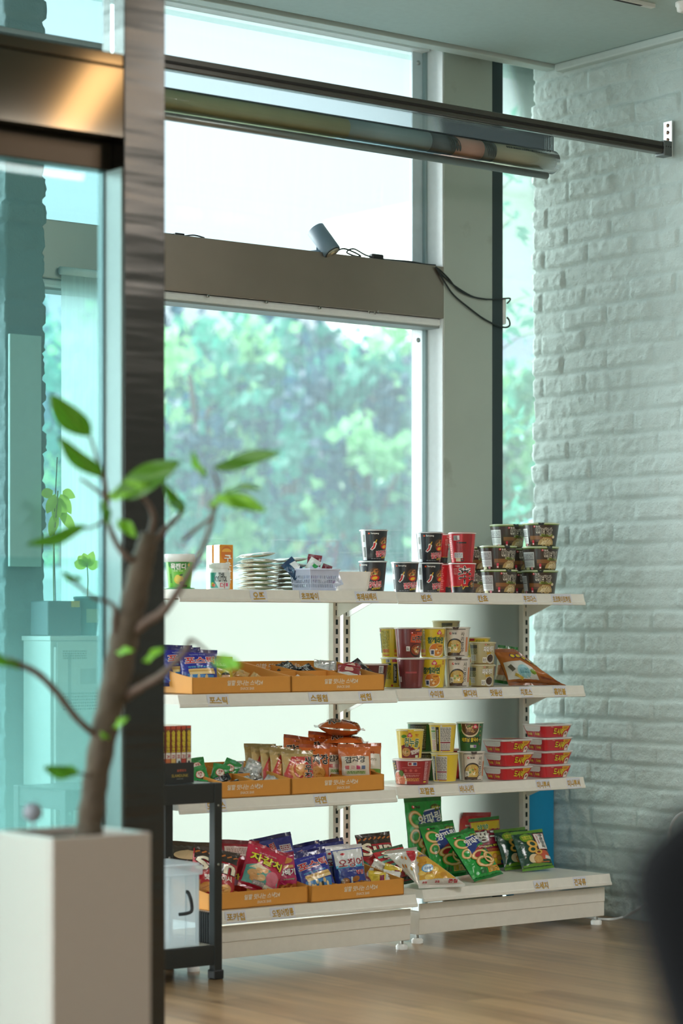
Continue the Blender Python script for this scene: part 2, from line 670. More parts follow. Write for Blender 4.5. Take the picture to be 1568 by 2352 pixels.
@kind
def shin_cup():
    def d(s, rm, h):
        s.rect(0, h * 0.11, 2 * PI * rm * 0.40, h * 0.22, '#25262b', 1)
        zz = [(-0.045, h * .205), (-0.045, h * .225), (-0.012, h * .225), (-0.007, h * .30), (-0.002, h * .15), (0.003, h * .225), (0.02, h * .225), (0.02, h * .205), (0.006, h * .205), (-0.002, h * .10), (-0.0075, h * .25), (-0.015, h * .205)]
        s.poly(zz, '#e8b73a', 3)
        s.text('辛', 0.004, h * 0.61, 0.044, 0.062, '#1d1d20', 6, bold=0.012, outline=(('#f4ece6', 0.034),))
        s.text('라면', deg(rm, 48), h * 0.50, 0.014, 0.009, '#3a2020', 4, bold=0.03)
        s.logo_a(deg(rm, -38), h * 0.9, 0.0032, tcol='#f0d8d0')
        s.text('얼큰한\n소고기\n국물맛', deg(rm, -38), h * 0.72, 0.014, 0.024, '#f2b9b0', 4, bold=0.01)
        s.disc(deg(rm, 50), h * 0.26, 0.021, 0.019, '#2a1c1a', 2)
        s.noodles(deg(rm, 50), h * 0.27, 0.017, 0.014, ('#d89a4a', '#c47f38', '#e8b768'), 12, 3, 4, ('#5f8a3a', '#c23a2a', '#efe0c0'))
        # back
        s.rect(deg(rm, 195), h * 0.5, 0.034, h * 0.95, '#9c1f27', 1)
        s.rect(deg(rm, 165), h * 0.66, 0.036, 0.006, '#2a1a1c', 2)
        s.rect(deg(rm, 150), h * 0.5, 0.012, h * 0.6, '#b22a30', 2)
        s.lines(deg(rm, 162), h * 0.48, 0.036, 0.03, '#8d1820', 7, 3, 12)
        s.bars(deg(rm, 138), h * 0.82, 0.014, 0.016, 3, 9)
        s.rect(deg(rm, 152), h * 0.83, 0.008, 0.016, '#e8d6d6', 2)
        s.rect(deg(rm, 150), h * 0.24, 0.034, 0.020, '#e4e2e2', 2)
        s.lines(deg(rm, 150), h * 0.24, 0.030, 0.016, '#8a8a90', 4, 3, 2)
        s.rect(deg(rm, 148), h * 0.085, 0.020, 0.012, '#e3d6b0', 2)
        s.rect(deg(rm, 170), h * 0.085, 0.012, 0.012, '#2a2426', 2)
        s.disc(deg(rm, 170), h * 0.10, 0.003, 0.003, '#d3202e', 3, n=10)
        for a in (-105, -90, 95, 108):
            s.lines(deg(rm, a), h * 0.5, 0.010, h * 0.8, '#f08a80', 12, 2, int(a))
        s.rect(deg(rm, -98), h * 0.42, 0.026, 0.0018, '#f3b0a8', 3)
    return cup(0.0490, 0.0385, 0.108, '#cf2430', d, rim='#f0e8e6', lid='#c4222c')


def bowl_decor(s, rm, h, title, dark, tcol):
    s.rect(0, h * 0.955, 2 * PI * rm * 0.985, h * 0.07, '#6d8f2e', 1)
    s.rect(0, h * 0.34, 0.090, h * 0.22, '#8a5a30', 1)
    s.rect(0, h * 0.24, 0.090, h * 0.10, '#5f3f28', 2)
    s.rect(0.02, h * 0.47, 0.050, h * 0.12, '#7c8a2c', 2)
    s.text(title, 0.012, h * 0.63, 0.058, 0.026, tcol, 8, bold=0.018, outline=(('#f2ead8', 0.058),))
    s.text('청양마요', 0.016, h * 0.44, 0.024, 0.0075, '#3d4a18', 5, bold=0.03)
    s.disc(0.020, h * 0.06, 0.033, 0.027, '#b89a62', 3, a0=0, a1=PI)
    s.noodles(0.020, h * 0.17, 0.031, 0.017, ('#d6bd84', '#c2a264', '#e6d3a2', '#8f6f3e'), 26, 4, 3, ())
    for k in range(7):
        x = 0.002 + k * 0.006
        s.rect(x, h * 0.19 - abs(k - 3) * 0.0018, 0.0018, 0.022 - abs(k - 3) * 0.003, '#f2e6c4', 7, rot=-0.5)
    s.disc(0.050, h * 0.40, 0.006, 0.0055, '#d9c7a0', 3)
    s.logo_a(-0.024, h * 0.85, 0.0040, tcol='#eee6da')
    s.rect(-0.032, h * 0.16, 0.008, 0.018, '#d8344a', 4)
    s.rect(-0.032, h * 0.10, 0.006, 0.005, '#f6e6e6', 5)
    s.rect(0.053, h * 0.13, 0.006, 0.014, '#3a3a38', 4)
    # panel with the small print
    s.rect(deg(rm, -78), h * 0.44, 0.058, h * 0.66, '#dfe2e0', 2)
    s.lines(deg(rm, -78), h * 0.60, 0.052, h * 0.24, '#7d7f84', 4, 3, 6)
    s.rect(deg(rm, -78), h * 0.44, 0.054, h * 0.03, '#3c3a3a', 3)
    s.lines(deg(rm, -78), h * 0.28, 0.050, h * 0.20, '#b5b8ba', 3, 3, 7)
    s.rect(deg(rm, -84), h * 0.06, 0.022, 0.010, '#dcd8a8', 2)
    s.disc(deg(rm, -62), h * 0.07, 0.0055, 0.0055, '#e79aa6', 3, n=14)
    s.rect(deg(rm, -138), h * 0.5, 0.066, h * 0.86, '#3d3a36', 2)
    s.lines(deg(rm, -138), h * 0.5, 0.06, h * 0.8, '#bdb8ae', 13, 3, 9)
    s.rect(deg(rm, 150), h * 0.5, 0.060, h * 0.86, '#4a3a2c', 2)
    s.lines(deg(rm, 150), h * 0.5, 0.055, h * 0.7, '#a99b80', 10, 3, 10)


@kind
def mayo_bowl():
    return cup(0.0675, 0.0555, 0.086, '#3b2f27', lambda s, rm, h: bowl_decor(s, rm, h, '먹태깡', '#3b2f27', '#20180f'), rim='#e2e8cf', lid='#8aa84a', lidtab='#2c2a28')


@kind
def raccoon_cup():
    def d(s, rm, h):
        s.poly([(deg(rm, -4), h * .52), (deg(rm, 2), h * .86), (deg(rm, 70), h * .86), (deg(rm, 72), h * .50), (deg(rm, 30), h * .50)], '#d0502c', 1)
        s.poly([(deg(rm, 18), h * .90), (deg(rm, 26), h * .99), (deg(rm, 50), h * .97), (deg(rm, 40), h * .90)], '#d8782c', 2)
        s.logo_a(deg(rm, 2), h * 0.83, 0.0036)
        s.text('너구리', deg(rm, 34), h * 0.64, 0.044, 0.020, '#1c1a1c', 6, bold=0.03, outline=(('#e6d2c2', 0.058),))
        s.disc(deg(rm, 30), h * 0.25, 0.027, 0.024, '#2a1a16', 1)
        s.disc(deg(rm, 30), h * 0.27, 0.024, 0.020, '#8c3a22', 2)
        s.noodles(deg(rm, 30), h * 0.27, 0.022, 0.018, ('#d3a05a', '#e0b877', '#b9742f'), 16, 3, 11, ('#2f4a2a', '#f0e0d0', '#b52a20', '#1f2f22', '#e8d8c0', '#c2452c'))
        s.rect(deg(rm, -14), h * 0.30, 0.013, 0.017, '#ece8e2', 4)
        s.lines(deg(rm, -14), h * 0.29, 0.010, 0.012, '#55504c', 4, 5, 5)
        s.rect(deg(rm, 182), h * 0.53, 0.040, 0.006, '#a8444a', 2)
        s.rect(deg(rm, 140), h * 0.5, 0.016, h * 0.9, '#5f2024', 1)
        s.rect(deg(rm, 128), h * 0.3, 0.010, h * 0.18, '#d9c9c9', 2)
        s.rect(deg(rm, 225), h * 0.5, 0.012, h * 0.9, '#8a4a4e', 1)
        s.rect(deg(rm, -75), h * 0.5, 0.008, h * 0.9, '#86383c', 1)
    return cup(0.0500, 0.0405, 0.106, '#722a2c', d, rim='#d9d2cc', lid='#c8b8b0')


@kind
def sesame_cup():
    def d(s, rm, h):
        s.logo_b(deg(rm, 14), h * 0.84, 0.0085)
        s.text('참깨라면', 0.0, h * 0.585, 0.060, 0.022, '#1e5a3a', 6, bold=0.045, outline=(('#f2e9a0', 0.051),))
        s.disc(0.004, h * 0.25, 0.031, 0.026, '#efe3c4', 1)
        s.disc(0.004, h * 0.26, 0.029, 0.023, '#d98a34', 2)
        s.noodles(0.006, h * 0.24, 0.026, 0.019, ('#e2a24c', '#f0bb66', '#c97c2e'), 18, 3, 21, ('#c23a24', '#f2d9b0', '#c8452a', '#f4ead0'))
        s.disc(-0.010, h * 0.37, 0.0085, 0.0085, '#e07a24', 7)
        s.disc(0.016, h * 0.38, 0.0125, 0.0085, '#e2a22a', 7)
        s.text('달걀블럭', 0.016, h * 0.38, 0.017, 0.006, '#a03a1c', 9, bold=0.03)
        s.text('고소하고\n매콤한 맛', 0.024, h * 0.74, 0.024, 0.010, '#c0531e', 4, bold=0.03)
        s.text('참깨\n라면', deg(rm, 58), h * 0.85, 0.007, 0.016, '#c23a2a', 4, bold=0.03)
        s.rect(-0.014, h * 0.17, 0.016, 0.022, '#eceae4', 8)
        s.rect(-0.014, h * 0.17, 0.010, 0.014, '#3a4a6a', 9)
        for (a, w) in ((-74, 0.034), (-140, 0.034)):
            s.rect(deg(rm, a), h * 0.5, w, h * 0.86, '#d9b92c', 1)
            s.lines(deg(rm, a), h * 0.60, w * 0.9, h * 0.62, '#6f7a26', 13, 2, int(a))
            s.rect(deg(rm, a), h * 0.22, w * 0.9, h * 0.12, '#d88a2a', 2)
            s.lines(deg(rm, a), h * 0.22, w * 0.8, h * 0.10, '#b2421e', 3, 3, int(a) + 3)
            s.rect(deg(rm, a), h * 0.07, w * 0.9, h * 0.03, '#c8403a', 2)
        # back: bar code, dark column
        s.bars(deg(rm, 150), h * 0.90, 0.014, 0.010, 3, 2)
        s.rect(deg(rm, 182), h * 0.91, 0.018, 0.010, '#b8283a', 2)
        s.rect(deg(rm, 152), h * 0.79, 0.020, 0.007, '#2e6a4a', 2)
        s.lines(deg(rm, 150), h * 0.5, 0.020, h * 0.44, '#7f7a26', 10, 2, 31)
        s.rect(deg(rm, 183), h * 0.48, 0.013, h * 0.66, '#2a332c', 2)
        s.lines(deg(rm, 183), h * 0.48, 0.006, h * 0.5, '#c9cfc4', 11, 3, 32)
        s.disc(deg(rm, 168), h * 0.06, 0.004, 0.004, '#c23028', 3, n=12)
    return cup(0.0480, 0.0395, 0.106, '#e6c82e', d, rim='#efe9d2', lid='#e8e0b8')


@kind
def bone_broth_cup():
    def d(s, rm, h):
        for (y, hh) in ((0.93, 0.012), (0.045, 0.012)):
            s.rect(0.0, h * y, 0.072, h * hh * 1.6, '#3a2f2c', 2)
        s.rect(-0.0355, h * 0.49, 0.0015, h * 0.88, '#3a2f2c', 2)
        s.logo_a(-0.018, h * 0.80, 0.0042)
        s.disc(-0.004, h * 0.34, 0.030, 0.031, '#33251e', 1)
        s.disc(-0.004, h * 0.33, 0.027, 0.026, '#c9a557', 2)
        s.noodles(-0.004, h * 0.34, 0.024, 0.022, ('#e2c577', '#efd898', '#b99242'), 20, 3, 41, ('#7f9c4a', '#c7d09a', '#b8572e', '#efe6c8', '#8aa452', '#f2ead0'))
        s.rect(-0.024, h * 0.26, 0.013, 0.018, '#eee9de', 8)
        s.lines(-0.024, h * 0.25, 0.010, 0.011, '#6a665c', 4, 9, 5)
        s.rect(-0.010, h * 0.10, 0.050, h * 0.08, '#4a3324', 7)
        s.text('사\n리\n곰\n탕', 0.024, h * 0.52, 0.013, h * 0.66, '#241c1a', 10, bold=0.015, outline=(('#f0e8da', 0.06),))
        s.text('면', 0.026, h * 0.13, 0.005, 0.006, '#e8ddc8', 9)
        s.rect(deg(rm, 57), h * 0.42, 0.010, h * 0.5, '#cf7f4a', 1)
        s.rect(deg(rm, -78), h * 0.5, 0.030, h * 0.9, '#cfd0cc', 1)
        s.lines(deg(rm, 178), h * 0.5, 0.07, h * 0.8, '#9a948a', 15, 2, 8)
    return cup(0.0490, 0.0415, 0.107, '#d9cfc4', d, rim='#e6e2dc', lid='#cfc6ba', lidtab='#4a3a34')


@kind
def black_bean_bowl():
    def d(s, rm, h):
        s.rect(deg(rm, -58), h * 0.80, 0.036, h * 0.16, '#4a4a3e', 1)
        s.rect(deg(rm, -58), h * 0.58, 0.036, h * 0.22, '#a09a6a', 1)
        s.lines(deg(rm, -58), h * 0.60, 0.034, h * 0.30, '#5c5a40', 5, 2, 3)
        s.rect(deg(rm, -62), h * 0.30, 0.028, h * 0.26, '#d9d6c8', 1)
        s.lines(deg(rm, -62), h * 0.30, 0.025, h * 0.22, '#8c8a80', 4, 2, 4)
        s.logo_a(0.004, h * 0.90, 0.0026, tcol='#5a3a20')
        s.text('짜파게티', 0.016, h * 0.70, 0.040, 0.020, '#f6f2ea', 6, bold=0.03, shear=0.2, rot=0.06, outline=(('#2a1c16', 0.058),))
        s.text('범벅', 0.016, h * 0.50, 0.015, 0.008, '#e2b02a', 5, bold=0.03, outline=(('#4a3416', 0.061),))
        s.disc(0.024, h * 0.25, 0.017, 0.018, '#cfcac0', 2)
        s.disc(0.024, h * 0.27, 0.014, 0.014, '#3d2a20', 3)
        s.noodles(0.024, h * 0.27, 0.013, 0.012, ('#4a3428', '#6a4a36', '#2e201a'), 14, 4, 6)
        s.rect(0.0, h * 0.20, 0.014, 0.019, '#ece8de', 4)
        s.lines(0.0, h * 0.19, 0.011, 0.013, '#4a443c', 5, 5, 8)
        s.rect(0.0, h * 0.03, 2 * PI * rm * 0.98, h * 0.05, '#8a6a3a', 1)
        s.rect(deg(rm, 66), h * 0.72, 0.010, h * 0.4, '#8a4a34', 1)
    return cup(0.0480, 0.0405, 0.080, '#b9ab7c', d, rim='#d8d0ae', lid='#c9be92')


@kind
def cup_noodle():
    def d(s, rm, h):
        s.rect(0, h * 0.5, 2 * PI * rm * 0.98, h * 0.94, '#e4c436', 1)
        s.poly([(deg(rm, -46), h * .04), (deg(rm, 48), h * .04), (deg(rm, 48), h * .44), (deg(rm, 28), h * .30), (deg(rm, 6), h * .42), (deg(rm, -18), h * .52), (deg(rm, -46), h * .46)], '#7c2430', 2)
        s.logo_b(deg(rm, -4), h * 0.82, 0.0078)
        s.disc(deg(rm, -30), h * 0.78, 0.010, 0.006, '#4f8f30', 3, rot=0.1)
        s.text('칼칼하고\n맛있는', deg(rm, 28), h * 0.82, 0.013, 0.009, '#c04a22', 4, bold=0.03)
        s.text('컵누들', 0.004, h * 0.57, 0.050, 0.030, '#2f6b3c', 9, bold=0.02, rot=-0.1, outline=(('#f3edd2', 0.06),))
        s.text('얼큰쌀국수', 0.018, h * 0.26, 0.034, 0.013, '#f2e6dc', 9, bold=0.03, rot=0.25, outline=(('#7a1f2c', 0.048), ('#f2e6dc', 0.10)))
        s.disc(-0.017, h * 0.24, 0.016, 0.016, '#c99a56', 4)
        s.noodles(-0.017, h * 0.23, 0.014, 0.013, ('#f0e2c0', '#e6cf9c', '#b98245'), 12, 5, 5, ('#c23a24', '#4f7a34', '#b56a3a'))
        s.rect(0.024, h * 0.09, 0.012, 0.009, '#d9e6c2', 6)
        # back: columns of small print
        s.rect(deg(rm, 200), h * 0.5, 0.040, h * 0.82, '#d6d3cc', 2)
        s.lines(deg(rm, 200), h * 0.64, 0.037, h * 0.48, '#6f6c68', 15, 3, 4)
        s.rect(deg(rm, 200), h * 0.36, 0.038, h * 0.045, '#8c3040', 3)
        s.lines(deg(rm, 200), h * 0.20, 0.037, h * 0.24, '#8a8680', 7, 3, 5)
        s.rect(deg(rm, 200), h * 0.08, 0.038, h * 0.03, '#9c3844', 3)
        s.rect(deg(rm, 162), h * 0.48, 0.011, h * 0.84, '#2e2c30', 2)
        s.lines(deg(rm, 162), h * 0.56, 0.005, h * 0.5, '#cfcac4', 12, 3, 41)
        s.rect(deg(rm, 140), h * 0.49, 0.020, h * 0.82, '#ddd8c6', 2)
        s.bars(deg(rm, 140), h * 0.86, 0.013, 0.009, 4, 11)
        s.rect(deg(rm, 140), h * 0.75, 0.019, h * 0.05, '#5c9a3c', 3)
        s.lines(deg(rm, 140), h * 0.60, 0.017, h * 0.22, '#a0a490', 6, 3, 51)
        s.lines(deg(rm, 140), h * 0.28, 0.017, h * 0.34, '#d88a8a', 9, 3, 52)
    return cup(0.0490, 0.0395, 0.104, '#e8e2d2', d, rim='#efe6c4', lid='#e2c84a', lidtab='#e2bc30')


@kind
def rice_noodle_cup():
    def d(s, rm, h):
        s.disc(0.0, h * 0.80, 0.033, 0.032, '#e2d3ae', 1, a0=PI, a1=2 * PI)
        s.rect(0.0, h * 0.90, 0.066, h * 0.19, '#e2d3ae', 1)
        s.disc(0.0, h * 0.82, 0.030, 0.028, '#5d3a22', 2, a0=PI, a1=2 * PI)
        s.rect(0.0, h * 0.905, 0.060, h * 0.18, '#5d3a22', 2)
        s.noodles(0.0, h * 0.82, 0.026, 0.019, ('#c9a066', '#8a5a34', '#e0c08a'), 14, 3, 6, ('#8fae4a', '#6b8f3a', '#3a2418', '#a8bf62'))
        s.logo_b(deg(rm, 22), h * 0.86, 0.0085, 8)
        s.disc(deg(rm, -52), h * 0.80, 0.010, 0.016, '#3f9a3a', 4)
        s.rect(0.004, h * 0.40, 0.062, h * 0.20, '#1f2c1e', 3)
        s.text('베트남 쌀국수', 0.0, h * 0.40, 0.062, 0.015, '#e9cf3a', 6, bold=0.03)
        s.rect(0.012, h * 0.17, 0.024, h * 0.10, '#cfd8c4', 4)
        s.rect(0.018, h * 0.17, 0.010, h * 0.08, '#8a6ab0', 5)
        for k in range(5):
            s.disc(deg(rm, 50), h * (0.25 + 0.15 * k), 0.0028, 0.0028, '#9fbf6a' if k % 2 else '#c24a34', 4, n=10)
        s.rect(deg(rm, -88), h * 0.5, 0.016, h * 0.94, '#dfe4df', 1)
        s.rect(deg(rm, 180), h * 0.5, 0.06, h * 0.9, '#2a3026', 2)
        s.lines(deg(rm, 180), h * 0.5, 0.055, h * 0.8, '#7d8270', 12, 3, 9)
        s.rect(deg(rm, 150), h * 0.2, 0.014, 0.022, '#dcd8d0', 4)
    return cup(0.0490, 0.0400, 0.104, '#2d6a38', d, rim='#e2e8da', lid='#cdd8c4')


@kind
def red_big_bowl():
    def d(s, rm, h):
        s.rect(deg(rm, -70), h * 0.5, 0.036, h * 0.9, '#3c241f', 1)
        s.disc(deg(rm, -44), h * 0.12, 0.032, 0.040, '#e9e2dc', 2)
        s.disc(deg(rm, -46), h * 0.14, 0.027, 0.033, '#d77a5a', 3)
        s.noodles(deg(rm, -46), h * 0.15, 0.024, 0.029, ('#e8a080', '#c9603f', '#f0b898'), 20, 4, 17, ('#c24a2a', '#e8b070'))
        s.disc(deg(rm, -34), h * 0.45, 0.010, 0.011, '#55702a', 6)
        s.text('진', deg(rm, -78), h * 0.72, 0.016, 0.024, '#e8c43a', 6, bold=0.03)
        for (a, y) in ((-62, .84), (-58, .74), (-56, .64)):
            s.disc(deg(rm, a), h * y, 0.003, 0.003, '#e8b83a', 5, n=10)
        s.rect(0.004, h * 0.84, 0.030, h * 0.15, '#e3dcda', 2)
        s.rect(-0.004, h * 0.84, 0.010, h * 0.11, '#b83a3a', 3)
        s.rect(0.012, h * 0.84, 0.011, h * 0.11, '#4a5a90', 3)
        s.rect(0.0, h * 0.45, 0.066, 0.0012, '#d98a84', 3)
        s.rect(0.0, h * 0.68, 0.066, 0.0012, '#d98a84', 3)
        for k in range(3):
            s.disc(-0.020 + k * 0.018, h * 0.57, 0.005, 0.005, '#cf5a54', 3, n=12)
        s.lines(0.0, h * 0.36, 0.058, h * 0.08, '#d98a84', 2, 3, 5)
        s.lines(0.002, h * 0.20, 0.056, h * 0.14, '#e0a24a', 3, 3, 6)
        s.rect(deg(rm, 50), h * 0.55, 0.016, h * 0.8, '#a8404a', 2)
        s.lines(deg(rm, 50), h * 0.55, 0.014, h * 0.76, '#d9b0b0', 12, 3, 7)
        s.rect(deg(rm, 50), h * 0.10, 0.014, h * 0.06, '#e0c040', 3)
    return cup(0.0705, 0.0580, 0.088, '#a32a30', d, rim='#ece6e0', lid='#d8c8c0')


@kind
def maroon_bowl():
    def d(s, rm, h):
        s.rect(deg(rm, -14), h * 0.55, 0.026, h * 0.7, '#e2a32e', 1)
        s.text('구리', deg(rm, -12), h * 0.30, 0.020, 0.018, '#241c18', 4, bold=0.03)
        s.bars(deg(rm, 40), h * 0.78, 0.018, 0.022, 4, 3)
        s.rect(deg(rm, 44), h * 0.35, 0.026, h * 0.6, '#4a2c26', 2)
        s.lines(deg(rm, 44), h * 0.35, 0.024, h * 0.55, '#9c8a74', 9, 3, 3)
    return cup(0.0690, 0.0560, 0.086, '#5a2628', d, rim='#dcd6d0', lid='#b8a8a0')


@kind
def candy_tub():
    def d(s, rm, h):
        s.disc(0.0, h * 0.80, 0.034, 0.016, '#2f8a34', 1, a0=PI, a1=2 * PI)
        s.rect(0.0, h * 0.88, 0.068, h * 0.16, '#2f8a34', 1)
        s.text('목캔디', 0.0, h * 0.745, 0.046, 0.019, '#f6f4ea', 6, bold=0.03)
        s.text('모과 허브', 0.0, h * 0.60, 0.030, 0.0055, '#e2f0c4', 4, bold=0.02)
        s.disc(0.002, h * 0.31, 0.016, 0.015, '#e6c62e', 4)
        s.disc(-0.002, h * 0.36, 0.009, 0.011, '#efd65a', 5)
        s.disc(0.012, h * 0.20, 0.009, 0.006, '#6a4a20', 6)
        s.poly([(0.003, h * .44), (0.012, h * .42), (0.016, h * .50), (0.008, h * .50)], '#2f6a2a', 6)
        s.lines(-0.026, h * 0.35, 0.006, h * 0.3, '#3a7a2a', 6, 3, 3)
        s.rect(0.022, h * 0.10, 0.022, 0.007, '#2e4a22', 3)
        s.disc(0.034, h * 0.80, 0.004, 0.005, '#e8c22e', 5)
        s.rect(0, h * 0.03, 2 * PI * rm * 0.98, h * 0.05, '#2f8a34', 2)
    p = cup(0.0455, 0.0360, 0.098, '#6fc23a', d, rim='#e9efe8', lid='#f1f3f0')
    l = MB()
    l.lathe([(0.0470, 0.088), (0.0500, 0.089), (0.0500, 0.112), (0.0490, 0.114), (0.030, 0.1145), (0.01, 0.1145)], pm('white_plastic', '#eef0ee', 0.35), seg=48)
    p[2] = ('lid', l.mesh('tub_lid'), None)
    b = MB()
    b.lathe([(0.050, 0.0), (0.051, 0.002), (0.048, 0.004)], ink('#2f9a48'), seg=40)
    p.append(('base', b.mesh('tub_base'), None))
    return p


@kind
def gum_bottle():
    mb = MB()
    rr, h = 0.0375, 0.066
    mb.lathe([(rr * 0.9, 0), (rr, 0.003), (rr, h), (rr * 0.86, h + 0.006), (rr * 0.86, h + 0.010)], pm('white_plastic', '#eef0ee', 0.35), seg=40)

    def fn(u, v, off):
        a = u / rr
        return ((rr + off) * math.sin(a), -(rr + off) * math.cos(a), v)
    s = Skin(mb, fn)
    s.rect(0, h * 0.49, 0.20, h * 0.86, '#e4ecea', 1)
    s.poly([(-0.040, h * .08), (-0.040, h * .9), (-0.012, h * .9), (-0.020, h * .5), (-0.004, h * .08)], '#1f9a88', 2)
    s.text('THE', 0.006, h * 0.80, 0.020, 0.011, '#2c3a44', 5, bold=0.03)
    s.text('XYLITOL', 0.004, h * 0.56, 0.048, 0.018, '#232c34', 5, bold=0.03)
    s.text('더', 0.010, h * 0.21, 0.016, 0.020, '#d8365a', 5, bold=0.02)
    s.disc(-0.022, h * 0.22, 0.007, 0.006, '#e06a4a', 5)
    s.disc(-0.026, h * 0.30, 0.006, 0.005, '#d8d04a', 4)
    s.disc(-0.030, h * 0.24, 0.004, 0.005, '#7fc04a', 4)
    s.rect(0.028, h * 0.25, 0.010, 0.012, '#e8588a', 4)
    c = MB()
    c.lathe([(rr * 0.90, h + 0.008), (rr * 0.95, h + 0.010), (rr * 0.95, h + 0.026), (rr * 0.90, h + 0.028), (rr * 0.3, h + 0.0285)], pm('white_plastic', '#eef0ee', 0.35), seg=40)
    for k in range(40):
        a = 2 * PI * k / 40
        x, y = rr * 0.955 * math.cos(a), rr * 0.955 * math.sin(a)
        c.box(x - 0.0008, x + 0.0008, y - 0.0008, y + 0.0008, h + 0.011, h + 0.024, pm('white_plastic', '#eef0ee', 0.35))
    return [('body', mb.mesh('bottle_body'), None), ('cap', c.mesh('bottle_cap'), None)]


def planes(mb, w, d, h):
    """printable faces of an upright box standing at z=0, centred in x/y"""
    f = Skin(mb, lambda u, v, o: (u, -d / 2 - o, v))
    l = Skin(mb, lambda u, v, o: (-w / 2 - o, -u, v))
    r = Skin(mb, lambda u, v, o: (w / 2 + o, u, v))
    t = Skin(mb, lambda u, v, o: (u, v, h + o))
    return f, l, r, t


@kind
def gum_box():
    w, d, h = 0.050, 0.045, 0.152
    mb = MB()
    mb.box(-w / 2, w / 2, -d / 2, d / 2, 0, h, ink('#e8a02a'), bev=0.0015)
    f, l, r, t = planes(mb, w, d, h)
    f.rect(0, h * 0.5, w * 0.94, h * 0.97, '#e0912a', 1)
    f.disc(0, h * 0.80, 0.021, 0.026, '#d9762a', 2)
    f.disc(0, h * 0.84, 0.018, 0.012, '#f0b24a', 3, a0=0, a1=PI)
    f.text('구\n운\n감\n자', 0.004, h * 0.46, 0.026, h * 0.62, '#f8f2e6', 6, bold=0.03, outline=(('#8a4a1c', 0.051),))
    l.rect(0, h * 0.5, d * 0.94, h * 0.97, '#efc64a', 1)
    l.lines(0, h * 0.42, d * 0.5, h * 0.5, '#b0702a', 14, 2, 3)
    l.text('구\n운', 0, h * 0.85, 0.012, 0.026, '#b0572a', 3)
    return [('carton', mb.mesh('gum_carton'), None)]


# ---- bags
def bag(w, h, t, col, decor, seal=None, prof='pillow', back=None, seed=1, wr=1.0, metal=0.0, sealh=0.013, taper=0.05, qp=2.3, qe=0.62, be=0.55):
    rs = seed * 3.17
    cell = 0.0055

    def bulge(v):
        s = min(max(v / h, 0), 1)
        return max(0.0, math.sin(PI * s)) ** be

    def shape(u, v):
        q = min(1.0, abs(2 * u / w))
        s = min(max(v / h, 0), 1)
        b = bulge(v)
        if prof == 'tent':
            T = t / 2 * (1 - s) ** 0.55 * max(0, 1 - q ** 1.15) * min(1, 0.25 + s * 14) + t * 0.08 * b * (1 - q * q)
        else:
            T = t / 2 * b * max(0.0, 1 - q ** qp) ** qe * (1.12 - 0.28 * s)
        e = (1 - b) * (1 - q * 0.6)
        wk = 0.0030 * wr * e * math.sin(u * 2 * PI / 0.021 + rs + 3 * mnoise.noise(Vector((u * 18, v * 9, rs))))
        wk += 0.0042 * wr * mnoise.noise(Vector((u * 26 + rs, v * 16, 1.3 * rs))) * (0.35 + 0.65 * b) * (1 - q ** 4)
        wk += 0.0020 * wr * abs(mnoise.noise(Vector((u * 44 - v * 30, v * 34 + u * 22, rs)))) * (1 - q ** 4)
        # folds running in from the corners
        for sx in (-1, 1):
            for vz in (0, h):
                dx, dz = u - sx * w / 2, v - vz
                rr = math.hypot(dx, dz) + 1e-5
                if rr < 0.08:
                    wk += 0.0040 * wr * math.sin(6 * math.atan2(dz, -sx * dx) + rs) * (1 - rr / 0.08) * min(1, rr / 0.02) * (1 - q ** 6)
        return max(T + wk, 0.0003 + 0.0006 * (1 - q))

    def xz(u, v):
        b = bulge(v)
        q = 2 * u / w
        x = u * (1 - taper * b) + 0.002 * mnoise.noise(Vector((rs, v * 30, 2.0))) * abs(q)
        return x, v + sealh

    def front(u, v, off):
        u, v = min(max(u, -w / 2), w / 2), min(max(v, 0.0), h)
        x, z = xz(u, v)
        return (x, -(shape(u, v) + off), z)

    def backf(u, v, off):
        x, z = xz(u, v)
        return (x, shape(-u * 0.93 + 0.002, v) + off, z)
    mb = MB()
    nu, nv = max(10, int(w / cell)), max(10, int(h / cell))
    mm = film(col, metal) if isinstance(col, str) else col
    bk = film(back, metal) if back else mm
    mb.grid(lambda a, c: front((a - 0.5) * w, c * h, 0), nu, nv, mm)
    mb.grid(lambda a, c: backf((a - 0.5) * w, c * h, 0), nu // 2, nv // 2, bk, flip=True)
    s = Skin(mb, front, step=0.008, base=0.0009, lay=0.00028)
    if decor:
        decor(s, w, h)
    parts = [('body', mb.mesh('bag_body'), None)]
    sm = film(seal, metal) if seal else mm
    for nm, v0, v1 in (('top_seal', h, h + sealh), ('bottom_seal', 0, -sealh)):
        q = MB()
        n = nu * 2
        sg = 1 if v1 > v0 else -1
        vs, fs = [], []
        for side in (-1, 1):
            for j in range(3):
                for i in range(n + 1):
                    u = (i / n - 0.5) * w
                    zz = 0.0011 * (i % 2) * sg if j == 2 else 0
                    y = 0.0025 * math.sin(u * 60 + rs) * (j / 2) + 0.0035 * mnoise.noise(Vector((u * 14, rs, j * 0.2))) * (j / 2) + side * 0.0004
                    vs.append((u, y, v0 + (v1 - v0) * j / 2 + sealh + zz))
        for sd in (0, 1):
            o = sd * 3 * (n + 1)
            for j in range(2):
                for i in range(n):
                    a = o + j * (n + 1) + i
                    c = (a, a + 1, a + n + 2, a + n + 1)
                    fs.append(c if (sd == 0) == (sg > 0) else c[::-1])
        q.add(vs, fs, sm, True)
        parts.append((nm, q.mesh(nm), None))
    return parts


